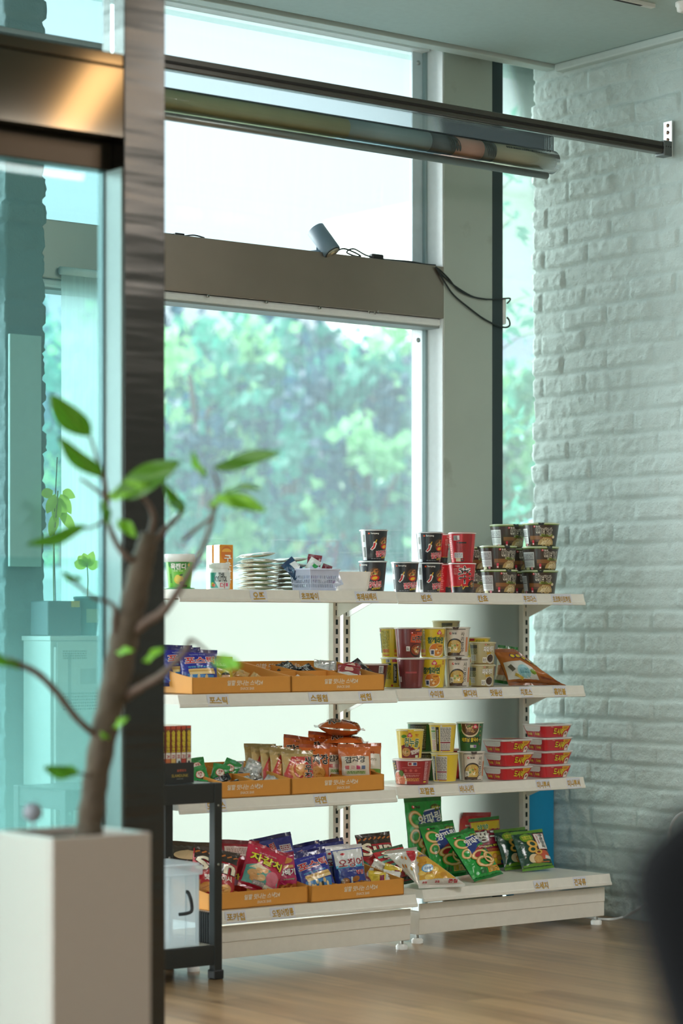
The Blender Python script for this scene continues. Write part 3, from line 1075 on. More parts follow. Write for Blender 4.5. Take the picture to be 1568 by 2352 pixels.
@kind
def stick_bag():
    def d(s, w, h):
        s.text('포스틱', 0.002, h * 0.74, w * 0.80, h * 0.21, '#c22a34', 9, bold=0.03, rot=0.08, outline=(('#f4eef0', 0.068),))
        s.text('POTATO STICK', -0.006, h * 0.92, w * 0.42, h * 0.04, '#9fa6d8', 5, bold=0.02, rot=0.08)
        s.text('바삭한 감자 포스틱', 0.0, h * 0.535, w * 0.62, h * 0.045, '#58b8e0', 5, bold=0.03, rot=0.08)
        for k in range(3):
            s.rect(0.006 + 0.002 * k, h * (0.45 - 0.045 * k), w * 0.70, h * 0.075, ('#e2c07a', '#d0a458', '#e8cc90')[k], 4 + k, rot=0.10)
        s.rect(0.004, h * 0.19, w * 0.72, h * 0.25, '#3f86c8', 3)
        r = random.Random(4)
        for k in range(9):
            s.disc(-w * 0.3 + w * 0.07 * k, h * r.uniform(0.12, 0.28), 0.005, 0.009, r.choice(('#e8d2a0', '#22262e', '#d8b878', '#e9e4dc')), 5 + k * 0.3, n=10)
        s.lines(0, h * 0.05, w * 0.7, h * 0.04, '#aab0d0', 2, 3, 5)
    return bag(0.128, 0.128, 0.05, '#2c2f96', d, seal='#23236a', seed=2)


@kind
def stick_bag_back():
    def d(s, w, h):
        s.text('포스틱', -w * 0.20, h * 0.78, w * 0.44, h * 0.20, '#c22a34', 9, bold=0.03, rot=0.1, outline=(('#f4eef0', 0.061),))
        s.rect(-w * 0.19, h * 0.44, w * 0.44, h * 0.36, '#3aa8c8', 3)
        s.text('감자 스낵', -w * 0.19, h * 0.48, w * 0.3, h * 0.07, '#d9eef2', 5)
        s.rect(w * 0.27, h * 0.74, w * 0.30, h * 0.16, '#d8d4da', 3)
        s.lines(w * 0.27, h * 0.74, w * 0.26, h * 0.13, '#a04050', 3, 4, 2)
        s.logo_a(w * 0.17, h * 0.52, 0.0048, tcol='#e6e2ee')
        s.lines(w * 0.28, h * 0.40, w * 0.32, h * 0.10, '#8a8ec8', 3, 4, 3)
        s.lines(w * 0.28, h * 0.22, w * 0.32, h * 0.16, '#c8b868', 4, 4, 4)
    return bag(0.150, 0.160, 0.055, '#34389a', d, seal='#23236a', seed=3)


@kind
def squid_nut_bag():
    def d(s, w, h):
        s.rect(0, h * 0.80, w * 0.92, h * 0.36, '#dcdcdc', 1)
        s.rect(0, h * 0.585, w * 0.92, h * 0.07, '#3aa0cc', 2)
        s.disc(-w * 0.20, h * 0.885, w * 0.07, h * 0.028, '#c02030', 3)
        s.text('오징어', w * 0.02, h * 0.665, w * 0.80, h * 0.20, '#8c1826', 9, bold=0.03, outline=(('#f2eff0', 0.065),))
        s.text('땅콩', w * 0.27, h * 0.42, w * 0.25, h * 0.10, '#b02034', 9, bold=0.03, outline=(('#f2eff0', 0.065),))
        s.text('SINCE 1976', 0.0, h * 0.47, w * 0.30, h * 0.025, '#d6def0', 4)
        s.disc(-w * 0.24, h * 0.22, w * 0.14, h * 0.10, '#7a4a24', 4)
        s.disc(-w * 0.23, h * 0.24, w * 0.10, h * 0.07, '#9c6632', 5)
        s.disc(w * 0.10, h * 0.27, w * 0.13, h * 0.065, '#a86a30', 4, rot=0.3)
        s.disc(w * 0.14, h * 0.14, w * 0.11, h * 0.06, '#c89048', 5)
        s.disc(w * 0.28, h * 0.15, w * 0.09, h * 0.07, '#8c5828', 6)
        s.rect(-w * 0.03, h * 0.24, w * 0.06, h * 0.18, '#d0e4f0', 4)
        s.disc(-w * 0.02, h * 0.10, w * 0.12, h * 0.05, '#d9e6ee', 4)
    return bag(0.115, 0.155, 0.05, '#2c3f92', d, seal='#d9d6d6', seed=5)


@kind
def yellow_snack_bag():
    def d(s, w, h):
        s.disc(0, h * 0.75, w * 0.3, h * 0.14, '#6fa83a', 3)
        s.text('고소미', 0, h * 0.76, w * 0.46, h * 0.14, '#f2ecc0', 6, bold=0.03)
        s.disc(w * 0.18, h * 0.30, w * 0.16, h * 0.15, '#e0b888', 4)
        s.disc(w * 0.18, h * 0.38, w * 0.16, h * 0.10, '#3a2a1e', 5, a0=0, a1=PI)
        s.rect(-w * 0.22, h * 0.3, w * 0.3, h * 0.2, '#c89a2a', 3)
    return bag(0.095, 0.105, 0.036, '#c9b42c', d, seal='#b89a2a', seed=6)


@kind
def shrimp_bag():
    def d(s, w, h):
        s.rect(0.0, h * 0.95, w * 0.98, h * 0.10, '#b29a62', 1)
        s.poly([(-w * .47, h * .10), (-w * .47, h * .40), (-w * .36, h * .62), (-w * .20, h * .90), (w * .47, h * .92), (w * .47, h * .05), (-w * .40, h * .05)], '#c23a34', 2)
        s.disc(-w * 0.02, h * 0.50, w * 0.30, h * 0.32, '#cf7a3a', 3)
        s.disc(-w * 0.02, h * 0.47, w * 0.24, h * 0.26, '#dfa050', 4)
        # prawn: body arc, tail, feelers
        s.disc(-w * 0.02, h * 0.52, w * 0.17, h * 0.25, '#b2301f', 6, inner=0.62, a0=1.2, a1=4.6)
        s.disc(-w * 0.02, h * 0.52, w * 0.155, h * 0.23, '#d8603c', 7, inner=0.75, a0=1.5, a1=4.2)
        s.poly([(w * .0, h * .74), (w * .10, h * .84), (w * .06, h * .72)], '#b2301f', 7)
        s.poly([(-w * .03, h * .28), (w * .10, h * .36), (w * .12, h * .30), (w * .02, h * .24)], '#b2301f', 7)
        s.text('새\n우\n깡', w * 0.30, h * 0.55, w * 0.26, h * 0.68, '#241a18', 12, bold=0.03, outline=(('#f4ece0', 0.058),))
        s.rect(-w * 0.06, h * 0.07, w * 0.70, h * 0.09, '#bfb9b4', 6)
        s.lines(-w * 0.06, h * 0.07, w * 0.66, h * 0.07, '#7c7672', 2, 7, 4)
        for k in range(5):
            s.disc(-w * 0.3 + k * w * 0.11, h * 0.16, w * 0.06, h * 0.035, '#c99a5a', 5)
    return bag(0.118, 0.132, 0.05, '#c4a468', d, seal='#9a8450', seed=8, wr=1.2)


@kind
def potato_bag():
    def d(s, w, h):
        s.text('감자깡', 0.0, h * 0.66, w * 0.84, h * 0.27, '#2a1a14', 9, bold=0.035, rot=0.06, outline=(('#f4ece0', 0.065),))
        s.disc(w * 0.06, h * 0.28, w * 0.26, h * 0.19, '#b8742e', 4, rot=-0.4)
        s.disc(w * 0.05, h * 0.30, w * 0.235, h * 0.165, '#d89a48', 5, rot=-0.4)
        for (x, y) in ((-.04, .33), (.12, .36), (.16, .24), (.0, .24)):
            s.disc(w * x, h * y, w * 0.02, h * 0.012, '#a8682a', 7, n=8)
        s.logo_a(-w * 0.16, h * 0.92, 0.0034, tcol='#5a2412')
        for k in range(4):
            s.rect(-w * 0.25 + k * w * 0.17, h * 0.085, w * 0.15, h * 0.05, '#d8a050', 4, rot=0.2 * (k - 1.5))
    return bag(0.112, 0.140, 0.05, '#d2682a', d, seal='#a8481f', seed=10)


@kind
def potato_bag_back():
    def d(s, w, h):
        s.rect(0.0, h * 0.40, w * 0.86, h * 0.68, '#d9cbb8', 2)
        s.text('감자깡', -w * 0.02, h * 0.64, w * 0.62, h * 0.17, '#2a1a14', 9, bold=0.03, rot=0.04, outline=(('#f2ead8', 0.054),))
        for k, c in enumerate(('#c85a5a', '#d0a8a0', '#c23a6a', '#5c6c8c')):
            s.rect(-w * 0.28 + k * w * 0.17, h * 0.42, w * 0.12, h * 0.10, c, 4)
        s.rect(0.0, h * 0.28, w * 0.60, h * 0.09, '#b9c48a', 4)
        s.lines(0.0, h * 0.28, w * 0.54, h * 0.07, '#5a7a3a', 2, 5, 5)
        s.logo_a(-w * 0.26, h * 0.14, 0.0060)
        s.lines(w * 0.2, h * 0.14, w * 0.34, h * 0.06, '#9c8c7c', 2, 4, 6)
    return bag(0.118, 0.140, 0.046, '#cf6a2c', d, seal='#b4561f', seed=12)


@kind
def farm_bag():
    def d(s, w, h):
        s.rect(0.0, h * 0.42, w * 0.86, h * 0.70, '#ddd6c4', 2)
        s.rect(0.0, h * 0.20, w * 0.86, h * 0.26, '#6f9a3a', 3)
        s.text('감자', 0, h * 0.80, w * 0.4, h * 0.09, '#a84a24', 5, bold=0.03)
        s.disc(w * 0.04, h * 0.22, w * 0.18, h * 0.10, '#c08a3c', 5)
        s.disc(-w * 0.15, h * 0.45, w * 0.08, h * 0.08, '#d0904a', 5)
        s.lines(0.0, h * 0.60, w * 0.5, h * 0.08, '#a09880', 2, 4, 4)
    return bag(0.100, 0.140, 0.046, '#cf7030', d, seal='#b4561f', seed=14)


@kind
def sun_bag():
    def d(s, w, h):
        s.rect(0, h * 0.90, w * 0.96, h * 0.20, '#2f2420', 1)
        for k in range(7):
            s.rect(-w * 0.42 + k * w * 0.14, h * 0.94, w * 0.11, h * 0.035, '#b86a2c', 3, rot=0.5)
        s.text('Sun', 0.0, h * 0.69, w * 0.86, h * 0.27, '#efe2c8', 9, bold=0.03, rot=0.02, outline=(('#2a1812', 0.058),))
        s.text('핫스파이시', w * 0.08, h * 0.43, w * 0.62, h * 0.11, '#f2e8dc', 8, bold=0.03, rot=0.12)
        for k in range(4):
            s.disc(-w * 0.16 + k * w * 0.14, h * (0.20 + 0.03 * (k % 2)), w * 0.15, h * 0.10, ('#c98234', '#d8963e', '#b86e28', '#dca452')[k], 4 + k * 0.5, rot=0.5)
            s.rect(-w * 0.16 + k * w * 0.14, h * (0.20 + 0.03 * (k % 2)), w * 0.17, 0.0022, '#a05a20', 7, rot=0.5)
        s.poly([(-w * .47, h * .10), (-w * .47, h * .48), (-w * .34, h * .30), (-w * .38, h * .10)], '#3a7a5a', 3)
        s.poly([(-w * .38, h * .06), (-w * .32, h * .34), (-w * .24, h * .10)], '#c88a34', 4)
    return bag(0.160, 0.178, 0.062, '#b4242e', d, seal='#3a2a22', seed=16, wr=1.3)


@kind
def sun_bag_green():
    def d(s, w, h):
        s.text('Sun', w * 0.05, h * 0.83, w * 0.72, h * 0.22, '#efe6cc', 9, bold=0.03, outline=(('#2a1812', 0.058),))
        for k in range(5):
            s.poly([(-w * .46, h * (.10 + .17 * k)), (-w * .46, h * (.17 + .17 * k)), (-w * .12, h * (.24 + .14 * k)), (-w * .05, h * (.17 + .14 * k))], '#7fc0b0', 4)
        s.rect(w * 0.22, h * 0.22, w * 0.34, h * 0.22, '#7a6a30', 4)
        s.lines(w * 0.22, h * 0.22, w * 0.30, h * 0.18, '#e0d8c0', 5, 6, 4)
        s.disc(w * 0.05, h * 0.50, w * 0.2, h * 0.10, '#9c1c26', 3)
        s.rect(0, h * 0.05, w * 0.9, h * 0.08, '#2c2420', 4)
    return bag(0.140, 0.165, 0.05, '#c03038', d, seal='#2e5a3c', seed=18, wr=1.3)


@kind
def dark_snack_bag():
    def d(s, w, h):
        s.disc(0, h * 0.78, w * 0.30, h * 0.10, '#d0b48a', 4)
        for k in range(6):
            s.rect(-w * 0.3 + k * w * 0.12, h * (0.5 + 0.05 * (k % 3)), w * 0.16, h * 0.07, ('#8a4422', '#b8602a', '#5f3420')[k % 3], 4 + k * 0.3, rot=0.5)
        s.poly([(-w * .47, h * .1), (-w * .47, h * .8), (-w * .30, h * .6), (-w * .34, h * .1)], '#d0602a', 3)
        s.disc(-w * 0.24, h * 0.35, w * 0.12, h * 0.20, '#9cb8cc', 5, rot=0.4)
        s.rect(0, h * 0.10, w * 0.9, h * 0.1, '#b0742a', 4)
    return bag(0.165, 0.165, 0.06, '#32241e', d, seal='#4a3a2c', seed=20, wr=1.4)


@kind
def maroon_bag():
    def d(s, w, h):
        s.rect(0, h * 0.84, w * 0.8, h * 0.20, '#d8c0b8', 3)
        s.lines(0, h * 0.84, w * 0.7, h * 0.14, '#a08078', 4, 4, 3)
        s.rect(0, h * 0.22, w * 0.7, h * 0.18, '#b088a8', 3)
        s.text('자갈', 0, h * 0.30, w * 0.5, h * 0.12, '#e0d84a', 6, bold=0.03, outline=(('#3a2a14', 0.054),))
    return bag(0.135, 0.165, 0.05, '#9c1f30', d, seal='#7c1828', seed=22)


@kind
def clam_bag():
    def d(s, w, h):
        s.disc(-w * 0.30, h * 0.915, 0.004, 0.004, '#e8c8c8', 4, n=12)
        s.text('고소한 갈치맛', 0.0, h * 0.83, w * 0.46, h * 0.04, '#e8b8c0', 4, bold=0.02)
        s.text('자갈치', 0.0, h * 0.67, w * 0.82, h * 0.20, '#e8dc3a', 9, bold=0.03, rot=-0.10, outline=(('#3a2416', 0.061),))
        s.poly([(-w * .46, h * .34), (-w * .46, h * .46), (-w * .2, h * .54), (w * .1, h * .48), (w * .42, h * .36), (w * .42, h * .05), (-w * .46, h * .05)], '#5aa89c', 2)
        s.poly([(-w * .40, h * .42), (-w * .2, h * .54), (w * .1, h * .48), (w * .05, h * .40)], '#e6d6b0', 3)
        for (x, y, r_, c) in ((-.28, .30, .12, '#d8a468'), (-.14, .38, .10, '#e0b47a'), (-.20, .20, .12, '#cf9858'), (-.04, .24, .11, '#e2b880'), (.02, .42, .08, '#d89a52')):
            s.disc(w * x, h * y, w * r_, h * r_ * 0.7, c, 5, rot=0.5)
        s.disc(w * 0.24, h * 0.30, w * 0.17, h * 0.16, '#d87a8c', 5)
        s.disc(w * 0.26, h * 0.16, w * 0.15, h * 0.08, '#d06a80', 4)
        s.rect(-w * 0.06, h * 0.10, w * 0.30, h * 0.10, '#8c8486', 7, rot=-0.1)
        s.lines(-w * 0.06, h * 0.10, w * 0.26, h * 0.07, '#e0dcdc', 3, 8, 3)
        s.rect(w * 0.22, h * 0.07, w * 0.28, h * 0.09, '#d8d0b8', 7)
    return bag(0.150, 0.190, 0.055, '#c21f44', d, seal='#a81838', seed=24)


@kind
def twist_bag():
    def d(s, w, h):
        s.rect(0, h * 0.72, w * 0.8, h * 0.07, '#d09a58', 3)
        s.text('꽈배기', w * 0.10, h * 0.58, w * 0.66, h * 0.16, '#f2ecf0', 8, bold=0.03, outline=(('#4a1228', 0.061),))
        s.text('츄', -w * 0.34, h * 0.58, w * 0.22, h * 0.22, '#e6d838', 8, bold=0.03, outline=(('#3a2416', 0.061),))
        s.text('Honey', w * 0.14, h * 0.40, w * 0.42, h * 0.05, '#7ab08a', 5)
        r = random.Random(8)
        for k in range(9):
            s.disc(-w * 0.34 + k * w * 0.08, h * r.uniform(0.12, 0.26), w * 0.10, h * 0.07, r.choice(('#a85a2c', '#c8843c', '#8a4424')), 4 + k * 0.2, n=10, rot=r.uniform(0, 3))
        s.rect(w * 0.24, h * 0.12, w * 0.34, h * 0.12, '#b89ac0', 7)
        s.disc(w * 0.1, h * 0.88, w * 0.3, h * 0.08, '#d08a3a', 3)
    return bag(0.105, 0.150, 0.045, '#b41f5a', d, seal='#8c1848', seed=26)


@kind
def corn_chip_bag():
    """pyramid pack: bottom seal B-C along the front, top seal A-L running back"""
    A, B, C, L = Vector((.006, .060, .130)), Vector((0, 0, .010)), Vector((.172, .035, .010)), Vector((-.096, .115, .112))
    silver, gold = film('#d9d4cc', 0.15), film('#d6a22e')

    def face(o, p, q, bul, seed):
        n = (p - o).cross(q - o).normalized()

        def fn(u, v, off):
            w_ = max(0.0, 1 - u - v)
            k = (27 * max(0, u) * max(0, v) * w_) ** 0.6
            wk = 0.004 * mnoise.noise(Vector((u * 7 + seed, v * 7, seed))) + 0.003 * abs(mnoise.noise(Vector((u * 16, v * 13 + seed, 2.0))))
            pt_ = o + (p - o) * u + (q - o) * v + n * (bul * k + wk * min(1, 6 * min(u, v, w_) + .05) + off)
            return tuple(pt_)
        return fn

    def tri(mb, fn, m, N=26):
        vs, idx = [], {}
        for j in range(N + 1):
            for i in range(N + 1 - j):
                idx[(i, j)] = len(vs)
                vs.append(fn(i / N, j / N, 0))
        fs = []
        for j in range(N):
            for i in range(N - j):
                fs.append((idx[(i, j)], idx[(i + 1, j)], idx[(i, j + 1)]))
                if i + j < N - 1:
                    fs.append((idx[(i + 1, j)], idx[(i + 1, j + 1)], idx[(i, j + 1)]))
        mb.add(vs, fs, m, True)
    mb = MB()
    fr = face(B, C, A, .022, 3)
    fl = face(B, A, L, .020, 8)
    tri(mb, fr, silver)
    tri(mb, fl, silver)
    tri(mb, face(C, L, A, .015, 5), silver)
    tri(mb, face(B, L, C, .0, 6), silver)
    s = Skin(mb, fr, step=0.05, base=0.0010, lay=0.0003)
    s.poly([(.02, .13), (.80, .13), (.05, .90), (.01, .93)], gold, 1)
    r = random.Random(12)
    for k in range(26):
        v_ = r.uniform(.18, .78)
        u_ = r.uniform(.04, max(.06, .92 - v_ - .14))
        s.disc(u_, v_, .075, .070, r.choice(('#e2b444', '#c98e28', '#efc860', '#b87a20')), 2 + k * 0.1, rot=r.uniform(0, 3), n=12)
    s.disc(.17, .42, .115, .115, '#5aa0d0', 6, rot=.4)
    s.disc(.17, .42, .095, .095, '#cfe2ee', 7, rot=.4)
    s.text('고소한', .17, .42, .14, .06, '#2f6ab0', 9)
    s.text('콘칲', .72, .065, .20, .085, '#b4182c', 6, bold=0.03)
    s.text('콘칲', .38, .055, .09, .045, '#b4182c', 6, bold=0.03)
    s.text('콘칲', .12, .055, .09, .045, '#b4182c', 6, bold=0.03)
    s.text('CORN CHIP', .10, .80, .16, .06, '#2f4a90', 6, bold=0.03)
    g = Skin(mb, fl, step=0.05, base=0.0010, lay=0.0003)
    # u runs up the ridge, v towards the left corner
    g.poly([(.50, .12), (.60, .30), (.72, .16), (.90, .06), (.84, .02), (.66, .04)], '#b4202e', 2)
    g.poly([(.62, .30), (.66, .32), (.86, .10), (.90, .06), (.72, .16)], '#c22a38', 3)
    for (u_, v_) in ((.36, .42), (.22, .30), (.44, .30), (.30, .14), (.14, .40)):
        g.disc(u_, v_, .045, .035, '#c8803a' if v_ > .25 else '#dba63a', 3, n=12)
    parts = [('body', mb.mesh('bag_body'), None)]
    for nm, p, q, dz in (('bottom_seal', B, C, Vector((0, -.010, -.009))), ('top_seal', A, L, Vector((0, -.003, .010)))):
        m = MB()
        n = 30
        vs, fs = [], []
        for sd in (-1, 1):
            for j in range(2):
                for i in range(n + 1):
                    w_ = p.lerp(q, i / n) + dz * j + Vector((0, sd * .0004 + .0012 * math.sin(i * 1.1) * j, 0))
                    vs.append(tuple(w_))
        for sd in (0, 1):
            o = sd * 2 * (n + 1)
            for i in range(n):
                c = (o + i, o + i + 1, o + n + 2 + i, o + n + 1 + i)
                fs.append(c if sd else c[::-1])
        m.add(vs, fs, silver, True)
        parts.append((nm, m.mesh(nm), None))
    return parts


@kind
def onion_ring_bag():
    def d(s, w, h):
        s.logo_a(-w * 0.30, h * 0.925, 0.0052)
        s.disc(w * 0.30, h * 0.90, w * 0.13, h * 0.055, '#4a5a18', 4)
        s.text('바삭한', w * 0.30, h * 0.90, w * 0.18, h * 0.045, '#d8d84a', 6, bold=0.03)
        s.poly([(-w * .22, h * .42), (-w * .26, h * .66), (-w * .02, h * .86), (w * .44, h * .90), (w * .44, h * .70), (w * .10, h * .62), (-w * .06, h * .42)], '#233a86', 4)
        s.poly([(-w * .06, h * .84), (-w * .02, h * .87), (w * .44, h * .91), (w * .44, h * .895), (w * .02, h * .852)], '#dfe2e6', 5)
        s.text('양파링', w * 0.10, h * 0.745, w * 0.66, h * 0.15, '#f2f2f0', 9, bold=0.03, rot=0.16)
        s.poly([(-w * .22, h * .36), (-w * .20, h * .46), (w * .14, h * .60), (w * .40, h * .62), (w * .40, h * .53), (w * .16, h * .50), (-w * .06, h * .36)], '#a8242e', 5)
        s.text('Onion', w * 0.24, h * 0.565, w * 0.28, h * 0.05, '#f0dcd0', 8, bold=0.03)

        def ring(x, y, rx, ry, rot, L):
            s.disc(w * x, h * y, w * rx, h * ry, '#b9803a', L, n=26, rot=rot, inner=0.60)
            s.disc(w * x, h * y, w * rx * .95, h * ry * .95, '#dcae6a', L + 1, n=26, rot=rot, inner=0.68)
            s.disc(w * x, h * y, w * rx * .86, h * ry * .86, '#efd3a0', L + 2, n=26, rot=rot, inner=0.86)
        ring(-.28, .74, .17, .14, 0.5, 2)
        ring(-.34, .50, .13, .11, -0.3, 2)
        ring(-.02, .40, .28, .10, 0.12, 9)
        ring(.04, .24, .30, .12, -0.1, 12)
        ring(.22, .30, .17, .13, 0.6, 15)
        s.rect(w * 0.24, h * 0.08, w * 0.44, h * 0.11, '#d89a2a', 6)
        s.lines(w * 0.24, h * 0.08, w * 0.38, h * 0.08, '#7a7a20', 3, 7, 5)
        s.rect(-w * 0.12, h * 0.07, w * 0.2, h * 0.08, '#1d6a2c', 6)
    return bag(0.150, 0.215, 0.062, '#1f9a3a', d, seal='#137028', seed=30, wr=1.25)


@kind
def honey_cracker_bag():
    def d(s, w, h):
        s.rect(0, h * 0.88, w * 0.94, h * 0.20, '#d2b42c', 2)
        s.rect(0, h * 0.55, w * 0.94, h * 0.50, '#8c1c38', 2)
        s.rect(0, h * 0.16, w * 0.94, h * 0.28, '#d2b42c', 2)
        s.text('삼양', -w * 0.14, h * 0.86, w * 0.36, h * 0.10, '#2f8a3a', 8, bold=0.03, outline=(('#eef0d8', 0.061),))
        s.text('짱구', 0.0, h * 0.64, w * 0.80, h * 0.24, '#f2f0ee', 9, bold=0.03, outline=(('#1a1416', 0.068),))
        s.rect(w * 0.02, h * 0.43, w * 0.84, h * 0.06, '#1c1a18', 5, rot=0.05)
        s.text('ORIGINAL 달콤고소', w * 0.02, h * 0.43, w * 0.76, h * 0.042, '#e0c83a', 7, bold=0.03, rot=0.05)
        s.lines(0, h * 0.34, w * 0.7, h * 0.05, '#c87a2a', 2, 5, 6)
        for (x, y) in ((-.22, .18), (-.05, .14), (.10, .20), (.26, .15)):
            s.disc(w * x, h * y, w * 0.09, h * 0.06, '#c07a30', 5, rot=0.4)
            s.disc(w * x, h * y, w * 0.07, h * 0.045, '#dba050', 6, rot=0.4)
        s.rect(w * 0.38, h * 0.06, w * 0.12, h * 0.08, '#2a4a98', 6)
    return bag(0.128, 0.190, 0.055, '#a82034', d, seal='#2a7a3a', seed=32)


@kind
def red_snack_bag():
    def d(s, w, h):
        s.poly([(-w * .46, h * .7), (w * .3, h * .92), (w * .46, h * .84), (-w * .2, h * .6)], '#2f7a3c', 3)
        s.lines(-w * 0.1, h * 0.8, w * 0.4, h * 0.05, '#e0e8d0', 1, 4, 3)
    return bag(0.125, 0.190, 0.055, '#b8242e', d, seal='#a01c28', seed=34)


@kind
def roasted_onion_bag():
    def d(s, w, h):
        s.disc(-w * 0.14, h * 0.84, w * 0.20, h * 0.13, '#6f9a2c', 3)
        s.text('달콤바삭\n양파스낵', -w * 0.14, h * 0.845, w * 0.26, h * 0.12, '#d8d44a', 6, bold=0.03, outline=(('#3a5a18', 0.054),))
        s.rect(w * 0.28, h * 0.70, w * 0.34, h * 0.50, '#a82430', 4)
        s.rect(w * 0.28, h * 0.70, w * 0.31, h * 0.47, '#e6e2dc', 5)
        s.text('구\n운\n양\n파', w * 0.31, h * 0.70, w * 0.14, h * 0.42, '#241c1c', 9, bold=0.02)
        s.lines(w * 0.19, h * 0.76, w * 0.04, h * 0.28, '#b8383c', 8, 8, 3)

        def ring(x, y, rx, ry, rot, L):
            s.disc(w * x, h * y, w * rx, h * ry, '#c08a30', L, n=24, rot=rot, inner=0.5)
            s.disc(w * x, h * y, w * rx * .93, h * ry * .93, '#dfb050', L + 1, n=24, rot=rot, inner=0.6)
        ring(-.04, .64, .17, .11, -0.4, 4)
        ring(-.08, .48, .15, .10, 0.1, 7)
        ring(.08, .38, .12, .07, 0.1, 10)
        s.disc(w * 0.26, h * 0.30, w * 0.16, h * 0.13, '#c4563a', 6)
        s.disc(w * 0.08, h * 0.30, w * 0.14, h * 0.09, '#a83c30', 5)
        s.disc(-w * 0.12, h * 0.22, w * 0.15, h * 0.12, '#d9c29a', 12)
        s.disc(w * 0.02, h * 0.19, w * 0.15, h * 0.12, '#b07a3a', 13)
        s.disc(w * 0.02, h * 0.19, w * 0.12, h * 0.095, '#c99a56', 14)
        s.rect(w * 0.36, h * 0.22, w * 0.18, h * 0.09, '#d8d2ca', 8, rot=-0.3)
        s.poly([(-w * .46, h * .01), (-w * .46, h * .06), (-w * .1, h * .10), (w * .46, h * .05), (w * .46, h * .01)], '#5c8a24', 4)
        s.rect(w * 0.14, h * 0.105, w * 0.5, h * 0.03, '#a8622a', 6)
    return bag(0.145, 0.165, 0.040, '#1b4434', d, seal='#5c8c2a', seed=36, wr=0.8)


@kind
def crunchy_brown_bag():
    def d(s, w, h):
        s.poly([(-w * .48, h * .06), (-w * .46, h * .62), (-w * .16, h * .66), (w * .02, h * .50), (w * .06, h * .06)], '#d2d2cc', 3)
        for k in range(5):
            s.disc(-w * 0.24 + w * 0.095 * k, h * 0.84, w * 0.050, h * 0.085, '#5a3a6a', 6)
            s.disc(-w * 0.24 + w * 0.095 * k, h * 0.84, w * 0.036, h * 0.062, '#e2c82e', 8)
        s.disc(-w * 0.16, h * 0.30, w * 0.115, h * 0.22, '#8ec0c8', 5)
        s.lines(-w * 0.16, h * 0.32, w * 0.15, h * 0.18, '#4a8a9a', 4, 6, 4)
        s.disc(w * 0.0, h * 0.32, w * 0.05, h * 0.10, '#7a9a34', 6)
        s.poly([(w * .30, h * .52), (w * .36, h * .80), (w * .45, h * .62), (w * .44, h * .48)], '#8ab8d8', 5)
        s.rect(-w * 0.36, h * 0.42, w * 0.08, h * 0.20, '#5a5a50', 6, rot=.5)
        s.rect(-w * 0.28, h * 0.14, w * 0.14, h * 0.10, '#c8a83a', 6, rot=-.6)
        s.rect(w * 0.28, h * 0.16, w * 0.36, h * 0.10, '#8a4420', 4)
    parts = bag(0.215, 0.112, 0.095, '#a8622a', d, seal='#8a4c20', seed=38, wr=1.9)
    for (_, me, _) in parts:      # the slumped bag leans over to one side and slopes down at the other end
        for v in me.vertices:
            x, y, z = v.co
            k = 1 - 0.78 * min(1, max(0.0, (x + 0.03) / 0.13)) ** 1.2
            v.co = (x - 0.42 * z + 0.02, y, z * k)
        me.update()
    return parts


@kind
def cartoon_corn_bag():
    def d(s, w, h):
        s.rect(0, h * 0.80, w * 0.9, h * 0.30, '#b8242e', 3)
        s.rect(-w * 0.36, h * 0.85, w * 0.2, h * 0.24, '#d8c83a', 4)
        s.rect(-w * 0.06, h * 0.86, w * 0.20, h * 0.12, '#7ab06a', 5)
        s.disc(w * 0.22, h * 0.80, w * 0.18, h * 0.10, '#e6e2da', 6)
        s.rect(0, h * 0.3, w * 0.9, h * 0.3, '#c08050', 3)
    return bag(0.140, 0.140, 0.05, '#dcdac8', d, seal='#1f7a34', seed=40, wr=1.5)


# ---- small packets
def sachet(w, h, t, col, seed, decor=None, metal=0.0, seal=None):
    return bag(w, h, t, col, decor, seal=seal, seed=seed, wr=1.3, metal=metal, sealh=0.009)


@kind
def black_packet():
    return sachet(0.052, 0.044, 0.020, '#25272a', 50, lambda s, w, h: s.lines(0, h * .5, w * .6, h * .4, '#b8bcbc', 3, 4, 3))


@kind
def black_stick_packet():
    def d(s, w, h):
        s.rect(0, h * 0.5, w * 0.8, h * 0.36, '#9aa2a8', 2)
        s.lines(0, h * .5, w * .6, h * .2, '#3a3c40', 2, 4, 3)
    return sachet(0.026, 0.062, 0.016, '#1f2226', 51, d)


@kind
def silver_packet():
    def d(s, w, h):
        s.rect(0, h * 0.6, w * 0.8, h * 0.5, '#c8ccce', 2)
        s.text('JUNK', 0, h * 0.62, w * 0.5, h * 0.14, '#9aa4ac', 4)
    return sachet(0.060, 0.056, 0.022, '#b9bcbc', 52, d, metal=0.5)


@kind
def clear_red_packet():
    def d(s, w, h):
        s.rect(0, h * 0.25, w * 0.9, h * 0.35, '#cfd0cc', 2)
        s.disc(0, h * 0.65, w * 0.2, h * 0.15, '#d9b0a0', 3)
    return sachet(0.080, 0.075, 0.030, '#8c2430', 53, d)


@kind
def black_red_packet():
    def d(s, w, h):
        s.poly([(-w * .45, h * .5), (-w * .1, h * .9), (w * .2, h * .9), (-w * .2, h * .4)], '#8c2030', 3)
    return sachet(0.085, 0.075, 0.030, '#2a2024', 54, d)


@kind
def green_packet():
    def d(s, w, h):
        s.disc(0, h * 0.5, w * 0.27, h * 0.27, '#c8342e', 3)
        s.disc(0, h * 0.5, w * 0.24, h * 0.24, '#e6dccc', 4)
        s.text('고창\n21', 0, h * 0.5, w * 0.28, h * 0.30, '#b02a2c', 6, bold=0.03)
    return sachet(0.058, 0.054, 0.024, '#2a8a44', 55, d)


